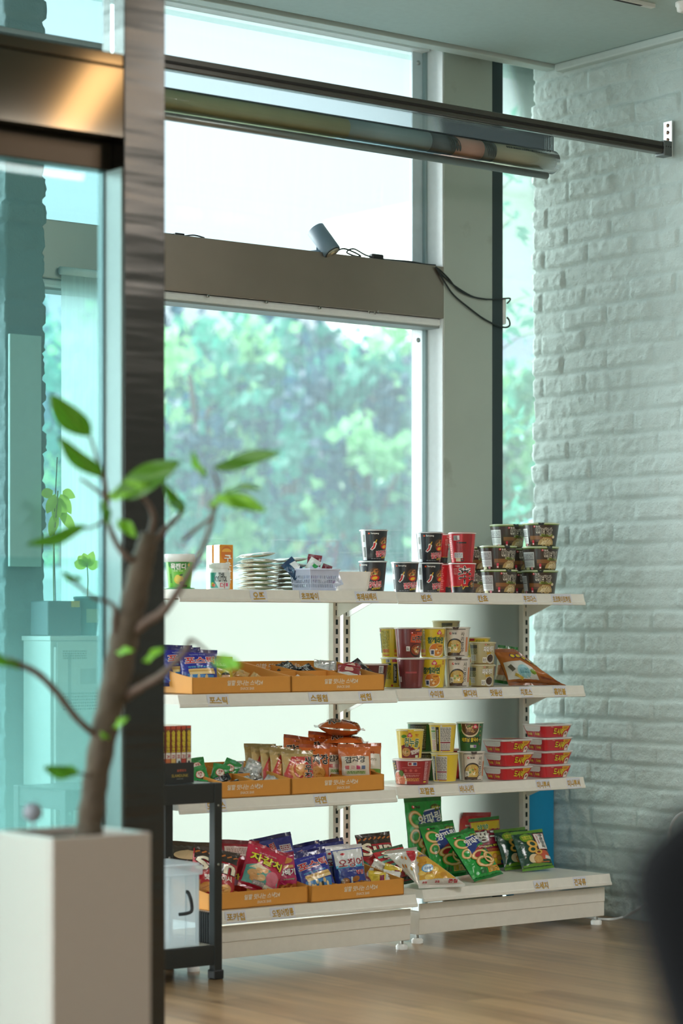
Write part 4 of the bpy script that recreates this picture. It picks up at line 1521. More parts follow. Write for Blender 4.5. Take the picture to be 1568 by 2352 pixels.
@kind
def white_packet():
    return sachet(0.060, 0.050, 0.022, '#dcd9d2', 56, lambda s, w, h: s.lines(0, h * .5, w * .5, h * .3, '#9c8a80', 2, 4, 3))


@kind
def yellow_packet():
    return sachet(0.062, 0.046, 0.022, '#d8ba34', 57, lambda s, w, h: s.rect(w * .25, h * .5, w * .3, h * .8, '#8c2a4a', 3))


@kind
def tan_packet():
    return sachet(0.040, 0.036, 0.020, '#c8a468', 58)


@kind
def cream_pouch():
    def d(s, w, h):
        s.lines(0, h * .5, w * .6, h * .3, '#9cb088', 3, 4, 3)
        s.poly([(-w * .46, h * .1), (-w * .46, h * .9), (-w * .36, h * .9), (-w * .40, h * .1)], '#8ac07a', 3)
    return bag(0.135, 0.092, 0.0185, '#e2dccb', d, seal='#c2c8ae', seed=60, wr=0.45, sealh=0.008, qp=14, qe=0.5, taper=0.02, be=0.22)


@kind
def blue_wrapper():
    return sachet(0.050, 0.050, 0.016, '#22466a', 61, lambda s, w, h: s.poly([(0, 0.002), (w * .45, h * .3), (w * .45, h * .8), (0, h * .9)], '#e2e8ea', 3))


@kind
def green_wrapper():
    return sachet(0.040, 0.050, 0.016, '#e6eae6', 62, lambda s, w, h: s.rect(w * .2, h * .6, w * .5, h * .5, '#1f9a4a', 3))


@kind
def maroon_wrapper():
    return sachet(0.048, 0.055, 0.018, '#7a1c30', 63, lambda s, w, h: s.lines(0, h * .4, w * .6, h * .3, '#e0c8c8', 3, 4, 3))


@kind
def pale_wrapper():
    return sachet(0.055, 0.055, 0.018, '#cdd6ea', 64, lambda s, w, h: s.rect(0, h * .5, w * .5, h * .4, '#9a86b0', 3))


# ---- lunch-box noodle tray
@kind
def lunchbox_noodles():
    W, D, H = 0.150, 0.118, 0.048
    fl = 0.80

    def ring(sx, sy, z, n=6, rad=0.016):
        pts = []
        for (cx, cy, a0) in ((1, -1, -PI / 2), (1, 1, 0), (-1, 1, PI / 2), (-1, -1, PI)):
            for k in range(n + 1):
                a = a0 + PI / 2 * k / n
                pts.append((cx * (sx - rad) + rad * math.cos(a), cy * (sy - rad) + rad * math.sin(a), z))
        return pts

    def loft(mb, secs, m, cap0=True, cap1=True):
        n = len(secs[0])
        vs = [p for s_ in secs for p in s_]
        fs = []
        for j in range(len(secs) - 1):
            for k in range(n):
                k2 = (k + 1) % n
                fs.append((j * n + k, j * n + k2, (j + 1) * n + k2, (j + 1) * n + k))
        if cap0:
            fs.append(tuple(range(n))[::-1])
        if cap1:
            fs.append(tuple((len(secs) - 1) * n + k for k in range(n)))
        mb.add(vs, fs, m, False)
    tray = MB()
    loft(tray, [ring(W / 2 * fl, D / 2 * fl, 0), ring(W / 2 * 0.985, D / 2 * 0.985, H - 0.006), ring(W / 2 * 0.985, D / 2 * 0.985, H - 0.003), ring(W / 2 + 0.003, D / 2 + 0.003, H - 0.003), ring(W / 2 + 0.003, D / 2 + 0.003, H - 0.001)], ink('#e6e2de'))
    sl = MB()
    loft(sl, [ring(W / 2 * fl + 0.0012, D / 2 * fl + 0.0012, 0.0006), ring(W / 2 * 0.985 + 0.0012, D / 2 * 0.985 + 0.0012, H - 0.0062)], ink('#c3202c'), False, False)

    def sidef(u, v, o):  # front face
        s = v / (H - 0.006)
        return (u * (fl + (1 - fl) * s), -(D / 2 * (fl + (0.985 - fl) * s) + 0.0012 + o), v)

    def leftf(u, v, o):
        s = v / (H - 0.006)
        return (-(W / 2 * (fl + (0.985 - fl) * s) + 0.0012 + o), -u * (fl + (1 - fl) * s), v)
    f = Skin(sl, sidef)
    f.text('도시락', 0.008, 0.021, 0.056, 0.024, '#ecd42a', 6, bold=0.03, rot=-0.10, outline=(('#2a1210', 0.06),))
    f.disc(0.040, 0.0415, 0.018, 0.017, '#e2a826', 3, a0=PI, a1=2 * PI)
    f.text('부담없이\n맛있게', 0.040, 0.0345, 0.022, 0.0085, '#a8541c', 5, bold=0.03)
    f.disc(0.050, 0.012, 0.010, 0.0105, '#e0d6cc', 4, a0=0, a1=PI)
    f.rect(0.050, 0.006, 0.018, 0.012, '#e0d6cc', 4)
    f.disc(0.050, 0.013, 0.006, 0.005, '#8c6a4a', 5)
    f.rect(-0.030, 0.039, 0.014, 0.0015, '#e8b8b0', 3, rot=-0.15)
    g = Skin(sl, leftf)
    # window in the sleeve that shows the white tray
    pts = [(-0.046, 0.0415), (-0.044, 0.026), (-0.038, 0.0225), (0.034, 0.0225), (0.042, 0.027), (0.044, 0.0415)]
    g.poly(pts, '#e9e5e2', 2)
    for k in range(3):
        g.rect(0, 0.027 + 0.004 * k, 0.072, 0.0007, '#c9c4c2', 3)
    g.rect(0, 0.011, 0.0012, 0.022, '#e0908c', 3)
    for x in (-0.024, 0.022):
        g.text('도시락', x, 0.0125, 0.026, 0.010, '#ecd42a', 6, bold=0.03, rot=-0.12)
    lid = MB()
    loft(lid, [ring(W / 2 + 0.0035, D / 2 + 0.0035, H - 0.001), ring(W / 2 + 0.0035, D / 2 + 0.0035, H), ring(W / 2, D / 2, H + 0.0008)], ink('#e8e4e2'))
    tf = Skin(lid, lambda u, v, o: (u, v, H + 0.001 + o))
    tf.rect(0, 0, 0.12, 0.09, '#c8283a', 1)
    tf.rect(0.03, 0.02, 0.05, 0.03, '#e2c030', 2)
    return [('tray', tray.mesh('noodle_tray'), 'white plastic tray'), ('sleeve', sl.mesh('noodle_sleeve'), 'red printed cardboard sleeve'), ('lid', lid.mesh('noodle_lid'), None)]


# ---- orange divided display tray
def make_tray(cross):
    W, D, HF, HB, T = 0.398, 0.30, 0.054, 0.100, 0.003
    om = pm('orange_card', '#d8953f', rough=0.6, var=0.04)
    base = MB()
    base.box(-W / 2, W / 2, 0, D, 0, T, om)
    fr = MB()
    fr.box(-W / 2, W / 2, 0, T * 1.6, 0, HF, om, bev=0.001)
    s = Skin(fr, lambda u, v, o: (u, -o, v), base=0.0003)
    s.text('일할 맛나는 스낵24', 0.012, 0.0345, 0.142, 0.0165, '#e6d9c2', 3, bold=0.03, shear=0.18)
    s.text('SNACK BAR', 0.020, 0.0155, 0.056, 0.0085, '#e6d9c2', 3, bold=0.015, shear=0.12)
    bk = MB()
    bk.box(-W / 2, W / 2, D - T, D, 0, HB, om, bev=0.001)
    s2 = Skin(bk, lambda u, v, o: (u, D - T - o, v), base=0.0003)
    s2.text('일할 맛나는 스낵24', -0.03, 0.080, 0.20, 0.022, '#e6d9c2', 3, bold=0.03, shear=0.18)

    def side(x):
        m = MB()
        n = 14
        lo, hi = [], []
        for k in range(n + 1):
            t = k / n
            y = t * D
            hh = HF + (HB - HF) * (t * t * (3 - 2 * t) * 0.35 + t * 0.65)
            lo.append((y, 0.0))
            hi.append((y, hh))
        vs, fs = [], []
        for xx in (x - T / 2, x + T / 2):
            vs += [(xx, y, z) for (y, z) in lo] + [(xx, y, z) for (y, z) in hi]
        q = n + 1
        for k in range(n):
            fs.append((k, q + k, q + k + 1, k + 1))
            fs.append((2 * q + k, 2 * q + k + 1, 3 * q + k + 1, 3 * q + k))
            fs.append((q + k, 3 * q + k, 3 * q + k + 1, q + k + 1))
        fs.append((0, 2 * q, 3 * q, q))
        fs.append((n, q + n, 3 * q + n, 2 * q + n))
        m.add(vs, fs, om)
        return m
    parts = [('base', base.mesh('tray_base'), None), ('front_panel', fr.mesh('tray_front'), None), ('back_panel', bk.mesh('tray_back'), None)]
    for x in (-W / 2 + T / 2, W / 2 - T / 2):
        parts.append(('side_panel', side(x).mesh('tray_side'), None))
    if cross:
        cr = MB()
        cr.box(-W / 2 + T, W / 2 - T, D * 0.50, D * 0.50 + T, T, 0.068, om)
        parts.append(('divider', cr.mesh('tray_divider'), None))
    hb = 0.088 if cross else 0.062
    for x in (-W / 6, W / 6):
        m = MB()
        m.add([(x - T / 2, T, T), (x + T / 2, T, T), (x + T / 2, D - T, T), (x - T / 2, D - T, T), (x - T / 2, T, HF - 0.004), (x + T / 2, T, HF - 0.004), (x + T / 2, D - T, hb), (x - T / 2, D - T, hb)],
              [(0, 3, 2, 1), (4, 5, 6, 7), (0, 1, 5, 4), (1, 2, 6, 5), (2, 3, 7, 6), (3, 0, 4, 7)], om)
        parts.append(('divider', m.mesh('tray_divider'), None))
    return parts


@kind
def snack_tray():
    return make_tray(True)


@kind
def snack_tray_open():
    return make_tray(False)


@kind
def mesh_basket():
    m = pm('lilac_plastic', '#d3dbf2', rough=0.35)
    W, D, H, fl = 0.130, 0.105, 0.072, 0.86
    mb = MB()
    mb.box(-W / 2 * fl, W / 2 * fl, -D / 2 * fl, D / 2 * fl, 0, 0.003, m)

    def side(ax, sg):
        L = W if ax == 0 else D
        Q = D if ax == 0 else W
        n = 15 if ax == 0 else 12

        def p(t, z, o):
            s = fl + (1 - fl) * z / H
            a, b = (t - 0.5) * L * s, sg * (Q / 2 * s + o)
            return (a, b, z) if ax == 0 else (b, a, z)
        bars = []
        for k in range(n + 1):
            t = k / n
            bars.append(((t - 0.014, 0.0), (t + 0.014, H)))
        for (z0, z1) in ((0, 0.010), (0.021, 0.025), (0.036, 0.040), (0.050, 0.072)):
            bars.append(((0.0, z0), (1.0, z1)))
        for ((t0, z0), (t1, z1)) in bars:
            vs = []
            for o in (-0.0012, 0.0012):
                vs += [p(t0, z0, o), p(t1, z0, o), p(t1, z1, o), p(t0, z1, o)]
            mb.add(vs, [(0, 1, 2, 3), (4, 7, 6, 5), (0, 4, 5, 1), (1, 5, 6, 2), (2, 6, 7, 3), (3, 7, 4, 0)], m)
    for ax in (0, 1):
        for sg in (-1, 1):
            side(ax, sg)
    r = MB()
    for (x0, x1, y0, y1) in ((-W / 2 - .004, W / 2 + .004, -D / 2 - .004, -D / 2 + .002), (-W / 2 - .004, W / 2 + .004, D / 2 - .002, D / 2 + .004), (-W / 2 - .004, -W / 2 + .002, -D / 2, D / 2), (W / 2 - .002, W / 2 + .004, -D / 2, D / 2)):
        r.box(x0, x1, y0, y1, H - 0.004, H + 0.002, m, bev=0.001)
    return [('basket_body', mb.mesh('basket_body'), None), ('rim', r.mesh('basket_rim'), None)]


@kind
def white_bin():
    m = pm('cream_plastic', '#e9e4dc', rough=0.4)
    W, D, H, T = 0.128, 0.090, 0.066, 0.0022
    mb = MB()

    def ring(k, z, off, n=5, rad=0.014):
        sx, sy = W / 2 * k - off, D / 2 * k - off
        pts = []
        for (cx, cy, a0) in ((1, -1, -PI / 2), (1, 1, 0), (-1, 1, PI / 2), (-1, -1, PI)):
            for q in range(n + 1):
                a = a0 + PI / 2 * q / n
                pts.append((cx * (sx - rad) + rad * math.cos(a), cy * (sy - rad) + rad * math.sin(a), z))
        return pts
    secs = [ring(0.80, 0, 0), ring(0.88, 0.008, 0), ring(1, H, 0), ring(1, H, T), ring(0.88, 0.010, T), ring(0.80, T, T)]
    n = len(secs[0])
    vs = [p for s in secs for p in s]
    fs = [(j * n + k, j * n + (k + 1) % n, (j + 1) * n + (k + 1) % n, (j + 1) * n + k) for j in range(5) for k in range(n)]
    fs.append(tuple(range(n))[::-1])
    fs.append(tuple(5 * n + k for k in range(n)))
    mb.add(vs, fs, m, False)
    return [('bin_body', mb.mesh('bin_body'), None)]
# ------------------------------------------------------------------ the room
WX = 6.48          # brick wall plane (faces -X)
WY = 7.13          # back of the reveal, just in front of the glass line of the window wall
CZ = 3.295         # ceiling

# floor: laminate planks
fm = bpy.data.materials.new('laminate_floor')
fm.use_nodes = True
nt = fm.node_tree
b = nt.nodes['Principled BSDF']
tc = nt.nodes.new('ShaderNodeTexCoord')
mp = nt.nodes.new('ShaderNodeMapping')
mp.inputs['Rotation'].default_value = (0, 0, R(90))
nt.links.new(tc.outputs['Object'], mp.inputs['Vector'])
br = nt.nodes.new('ShaderNodeTexBrick')
br.inputs['Scale'].default_value = 1.0
br.inputs['Brick Width'].default_value = 0.9
br.inputs['Row Height'].default_value = 0.12
br.inputs['Mortar Size'].default_value = 0.0012
br.inputs['Color1'].default_value = (*lin('#9a7d5a'), 1)
br.inputs['Color2'].default_value = (*lin('#7d6245'), 1)
br.inputs['Mortar'].default_value = (*lin('#5a4830'), 1)
nt.links.new(mp.outputs[0], br.inputs['Vector'])
m2 = nt.nodes.new('ShaderNodeMapping')
m2.inputs['Scale'].default_value = (28, 1.6, 1)
nt.links.new(tc.outputs['Object'], m2.inputs['Vector'])
nz = nt.nodes.new('ShaderNodeTexNoise')
nz.inputs['Scale'].default_value = 1.0
nz.inputs['Detail'].default_value = 6
nz.inputs['Distortion'].default_value = 0.6
nt.links.new(m2.outputs[0], nz.inputs['Vector'])
mr = nt.nodes.new('ShaderNodeMapRange')
mr.inputs['From Min'].default_value = 0.3
mr.inputs['From Max'].default_value = 0.7
mr.inputs['To Min'].default_value = 0.68
mr.inputs['To Max'].default_value = 1.22
nt.links.new(nz.outputs['Fac'], mr.inputs['Value'])
mx = nt.nodes.new('ShaderNodeMix')
mx.data_type = 'RGBA'
mx.blend_type = 'MULTIPLY'
mx.inputs['Factor'].default_value = 1
nt.links.new(br.outputs['Color'], mx.inputs['A'])
nt.links.new(mr.outputs['Result'], mx.inputs['B'])
nt.links.new(mx.outputs['Result'], b.inputs['Base Color'])
setin(b, 'Roughness', 0.29)
setin(b, 'Specular IOR Level', 0.55)
bp = nt.nodes.new('ShaderNodeBump')
bp.inputs['Strength'].default_value = 0.015
bp.inputs['Distance'].default_value = 0.003
nt.links.new(nz.outputs['Fac'], bp.inputs['Height'])
nt.links.new(bp.outputs['Normal'], b.inputs['Normal'])

mb = MB()
mb.box(-4.0, 8.2, -4.5, WY + 0.2, -0.10, 0.0, fm)
mb.build('floor', structure=True)

white_paint = pm('ceiling_paint', '#b4c9c8', rough=0.8, bump=0.05, bscale=30)
trim_paint = pm('trim_paint', '#c6d4d1', rough=0.55)
dark_slot = pm('shadow_gap', '#4a5350', rough=0.8)
steel = pm('brushed_steel', '#a8a49c', rough=0.30, metal=1.0, var=0.08, nscale=6)
steel_dull = pm('stained_steel', '#9c9084', rough=0.34, metal=0.9, var=0.12, nscale=5, bump=0.03, bscale=20)
alu = pm('white_aluminium', '#eaf0f0', rough=0.35)
darkalu = pm('dark_aluminium', '#2b3a3c', rough=0.45)
black = pm('black_powder_coat', '#202322', rough=0.5)
blackp = pm('black_plastic', '#1b1d1f', rough=0.4)
white_steel = pm('white_enamel', '#e6e2d8', rough=0.35, coat=0.2)
whitep = pm('white_plastic', '#eef0ee', 0.35)

mb = MB()
mb.box(-4.0, 8.1, -4.5, 6.905, CZ, CZ + 0.12, white_paint)
mb.box(-4.0, 8.1, 6.985, WY + 0.25, CZ + 0.055, CZ + 0.12, white_paint)
cei = mb.build('ceiling', structure=True)
mb = MB()
mb.box(-4.0, WX, 6.925, 6.985, CZ - 0.012, CZ + 0.055, trim_paint, bev=0.003)
mb.box(-4.0, WX, 6.905, 6.925, CZ + 0.012, CZ + 0.06, dark_slot)
mb.build('trim_1', structure=True)
mb = MB()
mb.box(WX - 0.035, WX + 0.02, 5.6, 6.905, CZ - 0.030, CZ, trim_paint, bev=0.006)
mb.build('trim_2', structure=True)


# painted brick piers: real relief
def brick_mat(name, hexc):
    m = pm(name, hexc, rough=0.62, var=0.05, nscale=4.0)
    nt = m.node_tree
    b = nt.nodes['Principled BSDF']
    tc = [n for n in nt.nodes if n.type == 'TEX_COORD'][0]
    n1 = nt.nodes.new('ShaderNodeTexNoise')
    n1.inputs['Scale'].default_value = 55
    n1.inputs['Detail'].default_value = 6
    n1.inputs['Roughness'].default_value = 0.7
    nt.links.new(tc.outputs['Object'], n1.inputs['Vector'])
    v1 = nt.nodes.new('ShaderNodeTexVoronoi')
    v1.inputs['Scale'].default_value = 38
    nt.links.new(tc.outputs['Object'], v1.inputs['Vector'])
    mr = nt.nodes.new('ShaderNodeMapRange')
    mr.inputs['From Min'].default_value = 0.0
    mr.inputs['From Max'].default_value = 0.25
    nt.links.new(v1.outputs['Distance'], mr.inputs['Value'])
    ad = nt.nodes.new('ShaderNodeMath')
    ad.operation = 'MULTIPLY_ADD'
    ad.inputs[1].default_value = 0.15
    nt.links.new(mr.outputs['Result'], ad.inputs[0])
    nt.links.new(n1.outputs['Fac'], ad.inputs[2])
    bp = nt.nodes.new('ShaderNodeBump')
    bp.inputs['Strength'].default_value = 0.60
    bp.inputs['Distance'].default_value = 0.012
    nt.links.new(ad.outputs[0], bp.inputs['Height'])
    nt.links.new(bp.outputs['Normal'], b.inputs['Normal'])
    return m


def brick_pier(name, x0, x1, y0, y1, z1, mat, faces, step=0.0085, seed=1, course=0.0835, blen=0.242):
    """box pier whose listed faces ('W' = -X, 'S' = -Y, 'N' = +Y, 'E' = +X) carry displaced brickwork; faces wrap round the corners"""
    r = np.random.default_rng(seed)
    path = []
    corners = {'N': ((x1, y1), (x0, y1)), 'W': ((x0, y1), (x0, y0)), 'S': ((x0, y0), (x1, y0)), 'E': ((x1, y0), (x1, y1))}
    nrm = {'N': (0, 1), 'W': (-1, 0), 'S': (0, -1), 'E': (1, 0)}
    S, pts = 0.0, []
    for f in faces:
        (ax, ay), (bx, by) = corners[f]
        L = math.hypot(bx - ax, by - ay)
        n = max(2, int(L / step))
        for k in range(n + (1 if f == faces[-1] else 0)):
            t = k / n
            nx, ny = nrm[f]
            if k == 0 and f != faces[0]:
                q = nrm[faces[faces.index(f) - 1]]
                nx, ny = nx + q[0], ny + q[1]
            pts.append((ax + (bx - ax) * t, ay + (by - ay) * t, nx, ny, S + t * L))
        S += L
    pts = np.array(pts)
    nz_ = int(z1 / step)
    zz = np.linspace(0, z1, nz_ + 1)
    s = pts[:, 4][None, :] + 0 * zz[:, None]
    z = zz[:, None] + 0 * s
    wob = 0.002 * np.sin(s * 9 + 1.3 * seed) + 0.0015 * np.sin(s * 23 + z * 3)
    zc = (z + wob) / course
    row = np.floor(zc)
    fz = (zc - row) * course
    off = (row % 2) * 0.5 + 0.08 * np.sin(row * 12.9898 + seed)
    sc = s / blen + off
    col = np.floor(sc)
    fs = (sc - col) * blen

    def hsh(a, bb, k):
        q = np.sin(a * 127.1 + bb * 311.7 + k * 74.7) * 43758.5453
        return q - np.floor(q)
    # how deep each bed joint and head joint is filled with paint varies
    dz = np.minimum(fz, course - fz)
    ds = np.minimum(fs, blen - fs)
    jz = np.clip((dz - 0.0055) / 0.006, 0, 1)
    js = np.clip((ds - 0.0045) / 0.006, 0, 1)
    hd = 0.35 + 0.65 * hsh(row, np.round(sc), 3)
    jz = jz * jz * (3 - 2 * jz)
    js = js * js * (3 - 2 * js)
    base = -0.0068 * (1 - jz) - 0.0060 * (1 - js) * jz * hd
    tilt = (hsh(row, col, 1) - 0.5) * 0.008
    tx = (hsh(row, col, 2) - 0.5) * 0.03 * (fs - blen / 2) + (hsh(row, col, 5) - 0.5) * 0.06 * (fz - course / 2)
    disp = base + (tilt + tx) * jz * js
    # rough faces, chips and drips
    nzv = np.zeros_like(disp)
    for j in range(disp.shape[0]):
        for i in range(disp.shape[1]):
            p = Vector((s[j, i] * 30, z[j, i] * 36, row[j, 0] * 3.1 + seed))
            q = mnoise.noise(p)
            q2 = mnoise.noise(p * 2.3)
            nzv[j, i] = 0.0034 * q + 0.0030 * q2 - (0.0045 * max(0.0, q2 - 0.42) * 3 if q > 0 else 0)
    disp = disp + nzv * (0.25 + 0.75 * jz * js)
    x = pts[:, 0][None, :] + pts[:, 2][None, :] * disp
    y = pts[:, 1][None, :] + pts[:, 3][None, :] * disp
    n = len(pts)
    vs = np.stack([x, y, z], 2).reshape(-1, 3)
    fs_ = []
    for j in range(nz_):
        o = j * n
        for i in range(n - 1):
            a = o + i
            fs_.append((a, a + 1, a + n + 1, a + n))
    m = MB()
    m.add(vs.tolist(), fs_, mat, True)
    m.box(x0 + 0.012, x1 - 0.012, y0 + 0.012, y1 - 0.012, 0, z1, mat)
    return m.build(name, structure=True)


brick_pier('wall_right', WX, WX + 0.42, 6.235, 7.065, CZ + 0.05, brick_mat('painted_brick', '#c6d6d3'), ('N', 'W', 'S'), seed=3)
brick_pier('wall_left', 3.975, 4.124, 6.86, 7.00, CZ + 0.05, brick_mat('shaded_painted_brick', '#71878a'), ('W', 'S', 'E'), seed=5, step=0.011)  # the backlit shade of this pier is put into its darker colour

wall_paint = pm('warm_wall_paint', '#8f8577', rough=0.7)
mb = MB()
mb.box(-4.0, 8.2, -4.62, -4.5, 0, CZ, wall_paint)
mb.build('wall_back', structure=True)
mb = MB()
mb.box(8.0, 8.15, -4.5, 6.9, 0, CZ, pm('dark_wall_paint', '#7d857f', rough=0.7))
mb.build('wall_far', structure=True)

# ------------------------------------------------------------------ window wall
gm = glassmat('dusty_window_glass', (0.92, 0.98, 0.985), dust=0.13, dustcol='#dcf6ff', refl=0.9)
BZ0, BZ1 = 2.283, 2.482      # the steel beam across the window
w1 = bpy.data.objects.new('window_1', None)
COL.objects.link(w1)
w1['kind'] = 'structure'
FY = 7.045         # front of the beam and the column
XJ0, XJ1 = 5.984, 5.996
mb = MB()
mb.box(XJ0, XJ1, WY + 0.005, WY + 0.045, 0, CZ + 0.055, pm('frame_alu', '#8fa6a8', rough=0.4), bev=0.002)
mb.box(XJ1 - 0.001, XJ1 + 0.004, FY + 0.002, WY + 0.07, 0, CZ + 0.055, alu)
mb.box(XJ0 - 0.050, XJ0 - 0.001, WY + 0.022, WY + 0.028, 0, BZ0, glassmat('white_edge_film', (.9, .9, .9), dust=.96, dustcol='#f0f4f4', refl=.3))
mb.box(XJ0 - 0.050, XJ0 - 0.001, WY + 0.022, WY + 0.028, BZ1, CZ + 0.05, pm('shaded_film', '#c9dbe2', rough=0.5))  # same film above the beam, its shade put into the bluish colour
mb.box(2.2, XJ0, WY - 0.02, WY + 0.07, CZ + 0.020, CZ + 0.06, alu)
for (xx, zz) in ((XJ0 - 0.022, BZ0 - 0.075), (XJ0 - 0.022, CZ - 0.02)):
    mb.tube([(xx, WY + 0.024, zz), (xx, WY + 0.019, zz)], 0.009, pm('screw_zinc', '#b9c4c6', 0.4, 0.6), seg=14)
mb.build('frame', w1)
mb = MB()
mb.box(2.2, XJ1, FY + 0.012, WY + 0.07, BZ0 - 0.028, BZ0, alu, bev=0.008)
mb.box(2.2, XJ1, FY + 0.02, WY + 0.03, BZ0 - 0.036, BZ0 - 0.028, pm('grey_gasket', '#8d9796', 0.6))
mb.build('sash_rail', w1)
mb = MB()
mb.box(2.2, XJ0, WY + 0.03, WY + 0.034, 0, BZ0 - 0.03, gm)
mb.build('pane', w1)
mb = MB()
mb.box(2.2, XJ0, WY + 0.03, WY + 0.034, BZ1, CZ + 0.02, gm)
mb.build('pane', w1)

mb = MB()
mb.box(2.2, XJ1 + 0.005, FY, WY + 0.10, BZ0, BZ1, steel_dull, bev=0.003)
for u, v in ((477, 680), (612, 694), (734, 707)):
    p = P(u, v, FY)
    mb.tube([(p.x, FY - 0.004, p.z), (p.x, FY + 0.003, p.z)], 0.0055, steel, seg=12)
    mb.tube([(p.x, FY - 0.005, p.z), (p.x, FY - 0.003, p.z)], 0.0028, dark_slot, seg=10)
for u, v in ((845, 717), (858, 719), (866, 716)):
    p = P(u, v, FY)
    mb.tube([(p.x, FY - 0.008, p.z + 0.004), (p.x, FY - 0.002, p.z), (p.x + 0.006, FY - 0.003, p.z - 0.004)], 0.0022, steel, seg=8)
mb.build('trim_3', structure=True)
# steel-clad column with old stains
colm = pm('stained_column_steel', '#b7c0b6', rough=0.48, metal=0.35, var=0.10, nscale=3, bump=0.02, bscale=14)
nt = colm.node_tree
bs = nt.nodes['Principled BSDF']
lk = [l for l in nt.links if l.to_socket == bs.inputs['Base Color']][0]
src = lk.from_socket
tcn = [n for n in nt.nodes if n.type == 'TEX_COORD'][0]
n3 = nt.nodes.new('ShaderNodeTexNoise')
n3.inputs['Scale'].default_value = 5.5
n3.inputs['Detail'].default_value = 5
nt.links.new(tcn.outputs['Object'], n3.inputs['Vector'])
rp = nt.nodes.new('ShaderNodeMapRange')
rp.inputs['From Min'].default_value = 0.60
rp.inputs['From Max'].default_value = 0.70
rp.inputs['To Max'].default_value = 0.45
nt.links.new(n3.outputs['Fac'], rp.inputs['Value'])
mxs = nt.nodes.new('ShaderNodeMix')
mxs.data_type = 'RGBA'
mxs.inputs['B'].default_value = (*lin('#7f7b6c'), 1)
nt.links.new(rp.outputs[0], mxs.inputs['Factor'])
nt.links.new(src, mxs.inputs['A'])
nt.links.new(mxs.outputs['Result'], bs.inputs['Base Color'])
mb = MB()
mb.box(XJ1 + 0.005, 6.248, FY, WY + 0.10, 0, CZ + 0.055, colm, bev=0.002)
mb.build('trim_4', structure=True)
mb = MB()
mb.box(6.249, 6.305, FY + 0.002, WY + 0.10, 0, CZ + 0.055, darkalu, bev=0.002)
mb.build('trim_5', structure=True)
w2 = bpy.data.objects.new('window_2', None)
COL.objects.link(w2)
w2['kind'] = 'structure'
mb = MB()
mb.box(6.305, 7.6, WY + 0.03, WY + 0.034, 0, CZ + 0.05, glassmat('greenish_side_glass', (0.84, 0.95, 0.91), dust=0.06, dustcol='#e6fff2'))
mb.build('pane', w2)
mb = MB()
mb.box(7.55, 7.62, WY - 0.05, WY + 0.1, 0, CZ, darkalu)
mb.build('frame', w2)

# ------------------------------------------------------------------ glass partition with its steel post and transom
PY = 5.20
PX0, PX1 = 3.360, 3.485
d1 = bpy.data.objects.new('door_1', None)
COL.objects.link(d1)
d1['kind'] = 'structure'
post_steel = pm('brushed_post_steel', '#504f4d', rough=0.25, metal=1.0, var=0.1, nscale=4)
nt = post_steel.node_tree
tcn = [n for n in nt.nodes if n.type == 'TEX_COORD'][0]
mpn = nt.nodes.new('ShaderNodeMapping')   # the thin cladding sheet is slightly buckled
mpn.inputs['Scale'].default_value = (0.6, 0.6, 5.0)
nzn = nt.nodes.new('ShaderNodeTexNoise')
nzn.inputs['Scale'].default_value = 1.6
nzn.inputs['Detail'].default_value = 3
bpn = nt.nodes.new('ShaderNodeBump')
bpn.inputs['Strength'].default_value = 0.35
bpn.inputs['Distance'].default_value = 0.02
nt.links.new(tcn.outputs['Object'], mpn.inputs['Vector'])
nt.links.new(mpn.outputs[0], nzn.inputs['Vector'])
nt.links.new(nzn.outputs['Fac'], bpn.inputs['Height'])
nt.links.new(bpn.outputs['Normal'], nt.nodes['Principled BSDF'].inputs['Normal'])
beam_steel = pm('brushed_transom_steel', '#57524a', rough=0.09, metal=1.0, var=0.08, nscale=5)
mb = MB()
mb.box(PX0, PX1, PY, PY + 0.104, 0, CZ, post_steel, bev=0.002)
mb.build('post', d1)
TZ0, TZ1 = 2.350, 2.530
mb = MB()
mb.box(1.2, PX0, PY, PY + 0.10, TZ0, TZ1, beam_steel, bev=0.003)
mb.build('transom', d1)
mb = MB()
mb.box(1.2, PX0, PY + 0.004, PY + 0.10, TZ1 + 0.004, TZ1 + 0.036, beam_steel, bev=0.002)
mb.build('transom_cap', d1)
mb = MB()
mb.box(1.2, PX0, PY + 0.060, PY + 0.110, 2.276, TZ0, pm('bronze_header_steel', '#403931', rough=0.32, metal=1.0, var=0.08, nscale=5), bev=0.003)
mb.build('header', d1)
mb = MB()
mb.box(1.2, PX0 - 0.004, PY + 0.094, PY + 0.104, 0.0, 2.276, glassmat('teal_door_glass', (0.54, 0.83, 0.83), dust=0.07, dustcol='#a9d6d2', refl=0.6))
mb.build('glass_leaf', d1)
ffm = glassmat('frosted_teal_film', (0.78, 0.93, 0.92), dust=0.5, dustcol='#acd0cb', refl=0.4)
nt = ffm.node_tree
dm = [n for n in nt.nodes if n.type == 'MAP_RANGE'][0]
sz = nt.nodes.new('ShaderNodeSeparateXYZ')
nt.links.new([n for n in nt.nodes if n.type == 'TEX_COORD'][0].outputs['Object'], sz.inputs[0])
gr = nt.nodes.new('ShaderNodeMapRange')   # the dot frosting thins out towards the top of the film
gr.inputs['From Min'].default_value = 0.55
gr.inputs['From Max'].default_value = 1.28
gr.inputs['To Min'].default_value = 0.36
gr.inputs['To Max'].default_value = 0.0
nt.links.new(sz.outputs['Z'], gr.inputs['Value'])
last = [l for l in nt.links if l.from_node == dm][0].to_socket
nt.links.new(gr.outputs[0], last)
mb = MB()
mb.box(1.2, PX0 - 0.003, PY + 0.088, PY + 0.0935, 0.0, 1.28, ffm)
mb.build('frosted_film', d1)
mb = MB()
